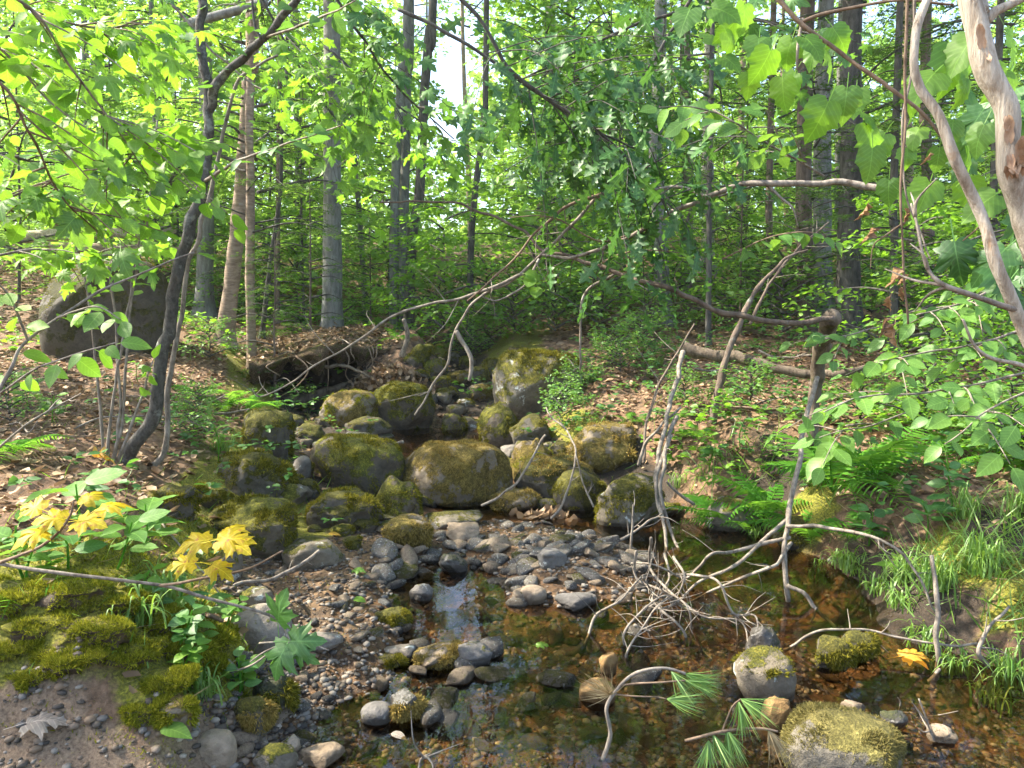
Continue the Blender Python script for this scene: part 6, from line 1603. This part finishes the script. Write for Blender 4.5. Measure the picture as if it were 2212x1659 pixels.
for (x, y, Y, h, nl, s, kind, mat, lab) in [
    (170,1180,2.9,.25,9,.15,'ovate','leaf_blue',"broad-leaved seedling behind the yellow leaves at the left"), (300,1170,3.0,.22,9,.14,'ovate','leaf_blue',"broad-leaved seedling below the twin saplings, glossy leaves"),
    (60,1190,2.6,.22,7,.15,'ovate','leaf_blue',"broad-leaved plant at the left edge among yellow leaves"), (250,1290,2.7,.18,9,.11,'ovate','leaf_blue',"dark green rosette on the mossy mound"), (150,1300,2.6,.15,6,.12,'ovate','leaf_mid',"small plant with spotted leaves on the mossy mound"),
    (380,1330,2.65,.12,8,.10,'lance','leaf_mid',"palm-like leaf cluster right of the yellow leaves"), (395,1500,2.45,.12,12,.05,'round','leaf_bright',"trailing small-leaved plant on the front of the mossy mound"), (420,1420,2.5,.12,14,.05,'round','leaf_blue',"small round-leaved creeper beside the lichened branch"),
    (510,1480,2.5,.12,7,.07,'ovate','leaf_mid',"small plant leaning over the dark wet rock"), (480,1340,2.7,.1,12,.045,'round','leaf_blue',"creeper with tiny leaves at the mound's right edge"), (430,1260,2.9,.1,7,.12,'lance','leaf_blue',"spreading hand-shaped leaves above the mound's right edge"),
    (455,1400,2.6,.16,10,.07,'ovate','leaf_bright',"leafy sprig on the mound's right shoulder"), (370,1440,2.5,.14,12,.05,'round','leaf_mid',"round-leaved sprig in the middle of the mound's front"), (300,1390,2.6,.12,9,.06,'serrate','leaf_bright',"toothed sprig on the mossy mound below the grey twig"), (520,1430,2.6,.12,10,.055,'round','leaf_bright',"bright creeper left of the large smooth cobble"), (60,1330,2.5,.14,8,.08,'lance','leaf_bright',"bright narrow-leaved sprig at the left edge of the mound"), (2000,1170,3.9,.22,9,.13,'ovate','leaf_mid',"low plant with wide leaves on the right bank"), (1880,1130,4.2,.2,10,.10,'ovate','leaf_mid',"leafy seedling below the ferns on the right bank"), (2060,1120,4.0,.25,10,.10,'ovate','leaf_mid',"leafy seedling right of the standing sticks"), (1930,1210,3.7,.12,4,.09,'round','leaf_bright',"round leaves by the right pool's edge"), (2140,1040,4.4,.3,12,.11,'lance','leaf_mid',"upright slender-leaved plant at the right edge"),
    (1530,980,5.4,.2,9,.08,'ovate','leaf_mid',"small leafy plant left of the big ferns"), (1600,960,5.5,.22,10,.08,'serrate','leaf_mid',"toothed-leaved plant behind the big ferns"), (1300,860,6.9,.15,9,.07,'ovate','leaf_mid',"seedling above the grass tuft"), (1410,900,6.6,.12,8,.07,'ovate','leaf_blue',"seedling on the bare litter of the right bank"), (1440,880,6.8,.1,6,.06,'ovate','leaf_blue',"tiny seedling next to the hanging roots"),
    (470,990,5.3,.3,10,.09,'lance','leaf_bright',"bright upright plant at the left bank's edge"), (420,900,6.0,.15,8,.09,'maple','leaf_bright',"maple seedling right of the slender pale sapling"), (530,1100,4.7,.1,9,.06,'lance','leaf_mid',"feathery small plant by the left bank rocks"), (300,820,7.2,.2,8,.10,'ovate','leaf_blue',"seedling before the huge flat boulder"), (110,880,5.4,.18,9,.09,'serrate','leaf_blue',"dim leafy plant in the left litter"), (60,830,6.0,.2,9,.10,'serrate','leaf_blue',"dim leafy plant under the shiny oval leaves")]:
    herb(lab, x, y, Y, h, nl, s, kind, mat, (rh.normal(0, .04), rh.normal(0, .04)))
# shrub with large drooping leaves on the right
rr_ = np.random.default_rng(66)
def rb_bough(lab, pts, w, n, size, subs=4):
    bough(lab, pts, w, 'twig_grey', [], 'ovate', 'leaf_blue', size, 5, rng=rr_, rnd_sub=subs, sub_len=.28, hang=.45, toward=.7, tilt=.35, per_main=n)
rb_bough("twig of large soft green leaves across the right bank, lower of two", [(2240, 800, 3.4), (2080, 835, 3.3), (1960, 850, 3.2), (1850, 860, 3.1), (1780, 890, 3.0)], (6, 3), 7, .088, 6)
rb_bough("twig of large soft green leaves below the vine, upper of two", [(2250, 700, 3.6), (2120, 740, 3.5), (2010, 760, 3.4), (1900, 780, 3.3)], (6, 3), 7, .09, 7)
rb_bough("drooping pale-backed leaves near the right edge", [(2260, 830, 2.9), (2140, 880, 2.8), (2080, 930, 2.7), (2040, 960, 2.7)], (5, 2), 6, .09, 3)
rb_bough("twig of green leaves behind the pale branch at the right edge", [(2260, 560, 3.8), (2150, 620, 3.7), (2060, 660, 3.6), (1980, 680, 3.5)], (6, 3), 6, .095, 8)
rb_bough("twig of yellow-green holed leaves before the ferns", [(1960, 890, 3.4), (1880, 920, 3.3), (1820, 930, 3.3), (1770, 945, 3.3)], (4, 2), 6, .10, 2)
rb_bough("twig of leaves below the mossy stub", [(1920, 700, 4.4), (1850, 720, 4.3), (1770, 735, 4.3)], (4, 2), 5, .09, 3)

# ------------------------------------------------------------------ ferns
def frond_mesh(seed, n=24, curl=.35):
    r = np.random.default_rng(seed)
    mb = MB()
    s = np.linspace(0, 1, 14)
    mid = np.stack([s * (1 - .08 * s), 0 * s, .35 * s - (.35 + curl) * s * s], 1)
    tube(mb, mid, np.linspace(.010, .002, 14), 4, 0, 1)
    t_ = np.linspace(.16, .985, n)
    ln = .27 * np.sin(np.clip((t_ - .02) ** .75, 0, 1) * math.pi) ** .8 + .012
    for sd in (-1, 1):
        P = np.stack([np.interp(t_, s, mid[:, i]) for i in range(3)], 1)
        D = np.stack([.38 + 0 * t_, sd * np.ones(n), -.22 + 0 * t_], 1) + r.normal(0, .05, (n, 3))
        V0 = strip_leaf([(0, .02), (.12, .075), (.2, .055), (.3, .08), (.4, .055), (.5, .07), (.6, .045), (.7, .05), (.82, .03), (1, .004)], .1, .2, 0.0)
        scatter_leaves(mb, P, D, np.tile(UP, (n, 1)) + r.normal(0, .12, (n, 3)), ln, V0[0][:-4], V0[1][:-2], np.full(n, r.random()))
    me = mb.mesh("frond", smooth=False); me.materials.append(M['fern']); return me
FR = [frond_mesh(400 + k, 15 + k, .25 + .12 * k) for k in range(4)]
rfn = np.random.default_rng(44)
def fern(label, x, y, Y, n, L, group=None, face=None, spread=3.14):
    b = base_of(x, y, Y) if Y else G(x, y)
    o = empty("fern", b, label, "fern", group)
    for k in range(n):
        a = (k / n) * 6.283 + rfn.normal(0, .25) if face is None else face + rfn.uniform(-spread, spread)
        m = Matrix.Rotation(a, 4, 'Z') @ Matrix.Rotation(-rfn.uniform(.35, .95), 4, 'Y') @ Matrix.Rotation(rfn.normal(0, .2), 4, 'X') @ Matrix.Scale(L * rfn.uniform(.7, 1.15), 4)
        f = bpy.data.objects.new("frond", FR[k % 4]); COL.objects.link(f); f.parent = o; f.matrix_basis = m
for (x, y, Y, n, L, lab) in [(1660,1010,5.0,11,.60,"large bright fern left of the slanted stick"), (1800,1015,4.7,12,.62,"large bright fern right of the slanted stick"), (1890,1010,4.7,10,.52,"fern under the large soft leaves, right of two big ferns"), (1560,1040,5.0,9,.42,"small fern at the left end of the fern bank"),
                             (1730,1080,4.6,9,.40,"low fern in front of the two big ferns"), (1850,1100,4.3,6,.3,"short fern overhanging the right pool"), (480,840,7.2,9,.42,"fern at the edge of the undercut bank"), (535,830,7.6,8,.38,"fern drooping beside the dark hollow"), (430,850,7.2,7,.34,"fern right of the slender pale sapling"),
                             (30,1000,4.2,7,.36,"fern at the left edge above the litter"), (40,1440,2.5,6,.26,"yellowing fern hanging down the mossy mound"), (1500,930,6.0,6,.3,"fern beside the hanging roots"), (2050,1010,4.7,6,.32,"fern near the straight upright stick"), (1360,880,6.7,5,.22,"tiny fern on the right bank litter"), (1260,780,8.2,7,.3,"fern on top of the biggest upright boulder's right shoulder"), (860,740,9.8,6,.28,"small fern on the far bank above the leaf pile")]:
    fern(lab, x, y, Y, n, L)

# ------------------------------------------------------------------ grass
def grass_tuft(label, x, y, Y, n, L, arch=.8, group=None, name="grass_tuft", mat='grass'):
    b = base_of(x, y, Y) if Y else G(x, y)
    mb = MB(); r = rfn
    for k in range(n):
        a = r.uniform(0, 6.28); l = L * r.uniform(.5, 1.15); p0 = b + np.array([r.normal(0, .035), r.normal(0, .035), -.01])
        s = np.linspace(0, 1, 7)
        out = l * (.1 + .75 * arch * r.random())
        hgt = l * r.uniform(.5, 1.0)
        C_ = np.stack([p0[0] + math.cos(a) * out * s ** 1.3, p0[1] + math.sin(a) * out * s ** 1.3, p0[2] + hgt * (s * 1.7 - s * s * (1.0 + arch * .55))], 1)
        wv = np.array([-math.sin(a), math.cos(a), 0]) * .0030 * (1 + .5 * r.random())
        wd = (1 - s ** 2.2)[:, None]
        V = np.concatenate([C_ - wv * wd, C_ + wv * wd])
        i = np.arange(6)
        mb.add(V, [np.stack([i, i + 1, i + 8, i + 7], 1)], r.random())
    o = mb.build(name, M[mat], off=b)
    return tag(o, label, "grass", group)
for (x, y, Y, n, L, lab) in [(1300,915,6.45,90,.42,"arching bright grass tuft on the earthy mound"), (1250,950,6.3,25,.3,"few long grass blades hanging left of the earthy mound"), (480,985,5.6,60,.36,"grass tuft at the left bank's edge above the pale corner rock"), (500,1030,5.2,40,.32,"grass tuft hanging over the left bank rocks"),
                             (2120,1250,3.4,120,.40,"dense grass clump on the right bank at the picture's edge"), (2030,1270,3.45,90,.36,"grass clump trailing into the right pool"), (1960,1240,3.65,70,.32,"grass clump left of the dense bank grass"), (2190,1330,3.0,80,.36,"grass clump lowest at the right edge"), (2080,1180,3.9,80,.36,"grass clump behind the dense bank grass"), (2200,1160,3.8,70,.36,"grass clump at the right edge among seedlings"),
                             (1640,1110,4.9,35,.3,"dark grass blades at the foot of the fern bank"), (1830,1160,4.2,60,.3,"short grass fringe over the right pool"), (350,1340,2.7,70,.26,"thin grass tuft on the mossy mound"), (300,1480,2.5,80,.24,"grass fringe at the sandy foot of the mound"), (430,1470,2.45,70,.24,"grass blades beside the trailing small-leaved plant"), (1470,980,5.6,30,.28,"grass under the hanging roots"), (1900,980,5.0,40,.3,"thin grass behind the big ferns"), (1780,1120,4.3,50,.26,"grass at the slanted stick on the bank"), (1895,1225,3.8,45,.24,"short grass hanging over the bare right bank face"), (1945,1285,3.5,45,.24,"grass overhanging the pool left of the upright stick"), (2000,1335,3.25,45,.24,"grass at the waterline beside the upright stick"), (2070,1372,3.1,50,.26,"grass at the waterline right of the upright stick"), (1850,1165,4.1,40,.24,"grass over the pool below the small fern"), (2150,1395,2.95,50,.28,"grass by the forked root"), (1280,800,8.0,60,.3,"hazy grass on the bank behind the biggest upright boulder"), (1420,790,8.3,60,.3,"hazy grass patch on the right bank slope")]:
    grass_tuft(lab, x, y, Y, n, L)
# dry straw and thin grass over the banks: uncountable
def blades(name, label, n, L, mat, xr, yr, zone_w, zmin, thick=.6, droop=.5, seed=0, up=.9):
    r = np.random.default_rng(seed)
    X = r.uniform(*xr, n); Yv = yr[0] + (yr[1] - yr[0]) * r.random(n) ** 1.3
    z = zones(X, Yv); hz = H(X, Yv)
    w = z @ np.array(zone_w)
    dens = np.clip(.55 + .9 * vnoise(np.stack([X * 1.7, Yv * 1.7, X * 0], 1), seed + 5), 0, 1)
    ok = (r.random(n) < w * dens) & (hz > zmin)
    X, Yv, hz = X[ok], Yv[ok], hz[ok]; m = len(X)
    D = r.normal(0, droop, (m, 3)); D[:, 2] = up
    mb = MB()
    V0 = BLADE[0] * np.array([1, thick, 1])
    scatter_leaves(mb, np.stack([X, Yv, hz - .004], 1), D, r.normal(0, 1, (m, 3)), L * r.uniform(.4, 1.2, m), V0, BLADE[1], r.random(m))
    tag(mb.build(name, M[mat], off=np.zeros(3), smooth=False), label, None, None, "stuff")
ZI = dict(w=0, g=1, s=2, m=3, l=4, d=5)
blades("moss", "short yellow-green moss cushions on the banks", 120000, .022, 'moss', (-3.2, 3.6), (1.9, 7.5), [0, .0, 0, 1.2, .03, .05], .02, 3.0, .8, 1)
blades("moss", "deep golden-green moss of the near left mound", 110000, .020, 'moss', (-2.3, -.35), (2.1, 4.2), [0, 0, 0, 1.2, .05, .05], .06, 3.0, .8, 11)
blades("grass", "long thin grass on the right bank", 5000, .24, 'grass', (1.2, 3.8), (3.0, 5.6), [0, 0, 0, .8, .8, .9], .08, .45, .8, 12)
blades("grass", "thin grass scattered over the banks", 16000, .13, 'grass', (-4, 4.5), (2.2, 10), [0, 0, 0, .5, .18, .35], .06, .7, .8, 2)
blades("dry_grass", "dry straw and stalks scattered over the banks", 16000, .14, 'straw', (-5, 5), (2.2, 11), [0, .02, .3, .3, .4, .5], .03, .5, 1.3, 3, .25)

# ------------------------------------------------------------------ leaf litter
def litter(n, xr, yr, seed, size=.065, zw=(0, .03, .12, .10, 1, .18)):
    r = np.random.default_rng(seed)
    X = r.uniform(*xr, n); Yv = yr[0] + (yr[1] - yr[0]) * r.random(n)
    z = zones(X, Yv); hz = H(X, Yv)
    ok = (r.random(n) < z @ np.array(zw)) & (hz > .1)
    X, Yv, hz = X[ok], Yv[ok], hz[ok]; m = len(X)
    a = r.uniform(0, 6.28, m)
    D = np.stack([np.cos(a), np.sin(a), r.normal(0, .22, m)], 1)
    mb = MB()
    scatter_leaves(mb, np.stack([X, Yv, hz + .012 + .012 * r.random(m)], 1), D, np.tile(UP, (m, 1)) + r.normal(0, .4, (m, 3)), size * r.uniform(.5, 1.3, m), CRISP[0], CRISP[1], r.random(m))
    return mb
mb = litter(26000, (-6, 6), (2.2, 9.5), 1)
tag(mb.build("fallen_leaves", M['litter'], off=np.zeros(3), smooth=False), "dry brown leaf litter covering the near banks", None, None, "stuff")
mb = litter(22000, (-14, 14), (9.5, 28), 2, .10, (0, 0, 0, .2, 1, .2))
tag(mb.build("fallen_leaves", M['litter'], off=np.zeros(3), smooth=False), "dry brown leaf litter on the slope behind the brook", None, None, "stuff")
# drift of dead leaves caught behind the mossy boulders
def leaf_drift(label, x, y, Y, n, sx, sy, h, seed):
    r = np.random.default_rng(seed); c = base_of(x, y, Y)
    q = r.normal(0, 1, (n, 2)) * np.array([sx, sy]) * .5
    zz = h * np.exp(-((q[:, 0] / sx) ** 2 + (q[:, 1] / sy) ** 2) * 1.6) * r.random(n) ** .4
    P = np.stack([c[0] + q[:, 0], c[1] + q[:, 1], H(c[0] + q[:, 0], c[1] + q[:, 1]) + zz], 1)
    mb = MB(); scatter_leaves(mb, P, r.normal(0, 1, (n, 3)), np.tile(UP, (n, 1)) + r.normal(0, .7, (n, 3)), .085 * r.uniform(.6, 1.2, n), CRISP[0], CRISP[1], .35 + .65 * r.random(n))
    o = mb.build("leaf_drift", M['litter'], off=c, smooth=False)
    tag(o, label, "leaf pile", None, "stuff")
leaf_drift("heap of pale dead leaves caught behind the upper mossy boulders", 830, 815, 8.9, 900, .55, .30, .22, 1)
leaf_drift("patch of dead leaves beside the trickle below the blocky mossy rock", 1010, 885, 7.7, 350, .28, .22, .05, 2)
leaf_drift("dead leaves gathered under the overhanging rock", 1190, 1085, 5.3, 120, .2, .1, .05, 3)
# low green ground cover: uncountable seedlings
def cover(n, xr, yr, seed, size, zw, label, mat):
    r = np.random.default_rng(seed)
    X = r.uniform(*xr, n); Yv = yr[0] + (yr[1] - yr[0]) * r.random(n)
    z = zones(X, Yv); hz = H(X, Yv)
    dens = np.clip(.35 + 1.1 * vnoise(np.stack([X * .9, Yv * .9, X * 0], 1), seed + 3), 0, 1)
    ok = (r.random(n) < (z @ np.array(zw)) * dens) & (hz > .12)
    X, Yv, hz = X[ok], Yv[ok], hz[ok]
    rep = 6
    m = len(X) * rep
    a = r.uniform(0, 6.28, m)
    D = np.stack([np.cos(a), np.sin(a), r.normal(.1, .2, m)], 1)
    P = np.stack([np.repeat(X, rep), np.repeat(Yv, rep), np.repeat(hz + np.where(Yv > 11, r.uniform(.05, .75, len(X)), r.uniform(.03, .28, len(X))), rep) + r.normal(0, .012, m)], 1)
    mb = MB(); scatter_leaves(mb, P + D * .01, D, np.tile(UP, (m, 1)) + r.normal(0, .3, (m, 3)), size * r.uniform(.6, 1.2, m), HEX[0], HEX[1], r.random(m))
    tag(mb.build("undergrowth", M[mat], off=np.zeros(3), smooth=False), label, None, None, "stuff")
cover(3600, (1.0, 4.2), (3.1, 6.4), 18, .065, (0, 0, 0, .9, .9, .8), "small leafy seedlings crowding the right bank", 'leaf_bright')
cover(5000, (-6, 6), (2.6, 9.5), 8, .062, (0, 0, 0, .8, .75, .2), "tiny green seedlings scattered on the near banks", 'leaf_mid')
cover(15000, (-16, 16), (8.5, 26), 9, .095, (0, 0, 0, .6, .75, .3), "low leafy green undergrowth beyond the boulders", 'leaf_bright')

def thicket(n, xr, yr, seed, size, label, mat, hmax):
    r = np.random.default_rng(seed)
    X = r.uniform(*xr, n); Yv = yr[0] + (yr[1] - yr[0]) * r.random(n)
    dens = np.clip(.4 + 1.3 * vnoise(np.stack([X * .55, Yv * .55, X * 0], 1), seed + 3), 0.05, 1)
    ok = (r.random(n) < dens); X, Yv = X[ok], Yv[ok]; hz = H(X, Yv)
    rep = 7; m = len(X) * rep
    top = hmax * r.random(len(X)) ** .8
    a = r.uniform(0, 6.28, m)
    D = np.stack([np.cos(a), np.sin(a), r.normal(0, .2, m)], 1)
    P = np.stack([np.repeat(X, rep), np.repeat(Yv, rep), np.repeat(hz + top, rep) + r.normal(0, .03, m)], 1) + D * r.uniform(0, .22, m)[:, None]
    mb = MB(); scatter_leaves(mb, P, D, np.tile(UP, (m, 1)) + r.normal(0, .3, (m, 3)), size * r.uniform(.6, 1.2, m), STAR[0], STAR[1], r.random(m))
    tag(mb.build("thicket", M[mat], off=np.zeros(3), smooth=False), label, None, None, "stuff")
thicket(7500, (-16, 16), (11.5, 24), 31, .11, "bright layered leaves of the low understory behind the brook", 'leaf_far', 2.6)
# ------------------------------------------------------------------ logs in the woods
def log(label, p0, p1, w, mat, name="log"):
    a, b = np.array(p0), np.array(p1)
    o = empty(name, (a + b) / 2, label, "log")
    mb = MB(); q = catmull([a, (a + b) / 2 + np.array([0, 0, .02]), b], 8); tube(mb, q, np.linspace(w, w * .8, len(q)), 12, .1, 3); mb.build("trunk", M[mat], o)
log("long pale fallen trunk lying in the left woods", W(40, 512, 13.5), W(460, 498, 14), .11, 'bark_pale')
log("second fallen trunk below the long pale one in the left woods", W(110, 535, 12.5), W(430, 545, 12.8), .09, 'bark_birch')
log("grey pole leaning across the upper left woods", W(265, 100, 8.5), W(575, 5, 8.3), .055, 'bark_grey')
log("mossy log leaning against the grey trunk right of centre", W(1325, 735, 11.5), W(1425, 645, 12.3), .10, 'wood_rotten')
for k, (x, y, dx) in enumerate([(1222, 445, 60), (1225, 456, 66), (1215, 467, 60), (1245, 473, 60)]):
    log(["uppermost", "second", "third", "lowest"][k] + " log of the cut pile on the sunny slope", W(x - dx, y, 21.5), W(x + dx, y + 2, 21.8), .10, 'bark_birch')

# ------------------------------------------------------------------ air
def haze(density):
    x0, x1, y0, y1, z0, z1 = -160, 160, -45, 150, -2.5, 26
    V = np.array([(x, y, z) for x in (x0, x1) for y in (y0, y1) for z in (z0, z1)], float)
    Fh = np.array([(0, 1, 3, 2), (4, 6, 7, 5), (0, 4, 5, 1), (2, 3, 7, 6), (0, 2, 6, 4), (1, 5, 7, 3)])
    t = NT('haze'); pv = t.n('ShaderNodeVolumePrincipled'); pv.inputs['Color'].default_value = (.93, .97, .93, 1); pv.inputs['Density'].default_value = density
    pv.inputs['Anisotropy'].default_value = .2
    t.l(pv.outputs[0], t.out.inputs['Volume'])
    mb = MB(); mb.add(V, [Fh]); o = mb.build("haze", t.m, off=np.zeros(3), smooth=False)
    tag(o, "pale sunlit haze in the air of the wood", None, None, "stuff")
haze(.0009)
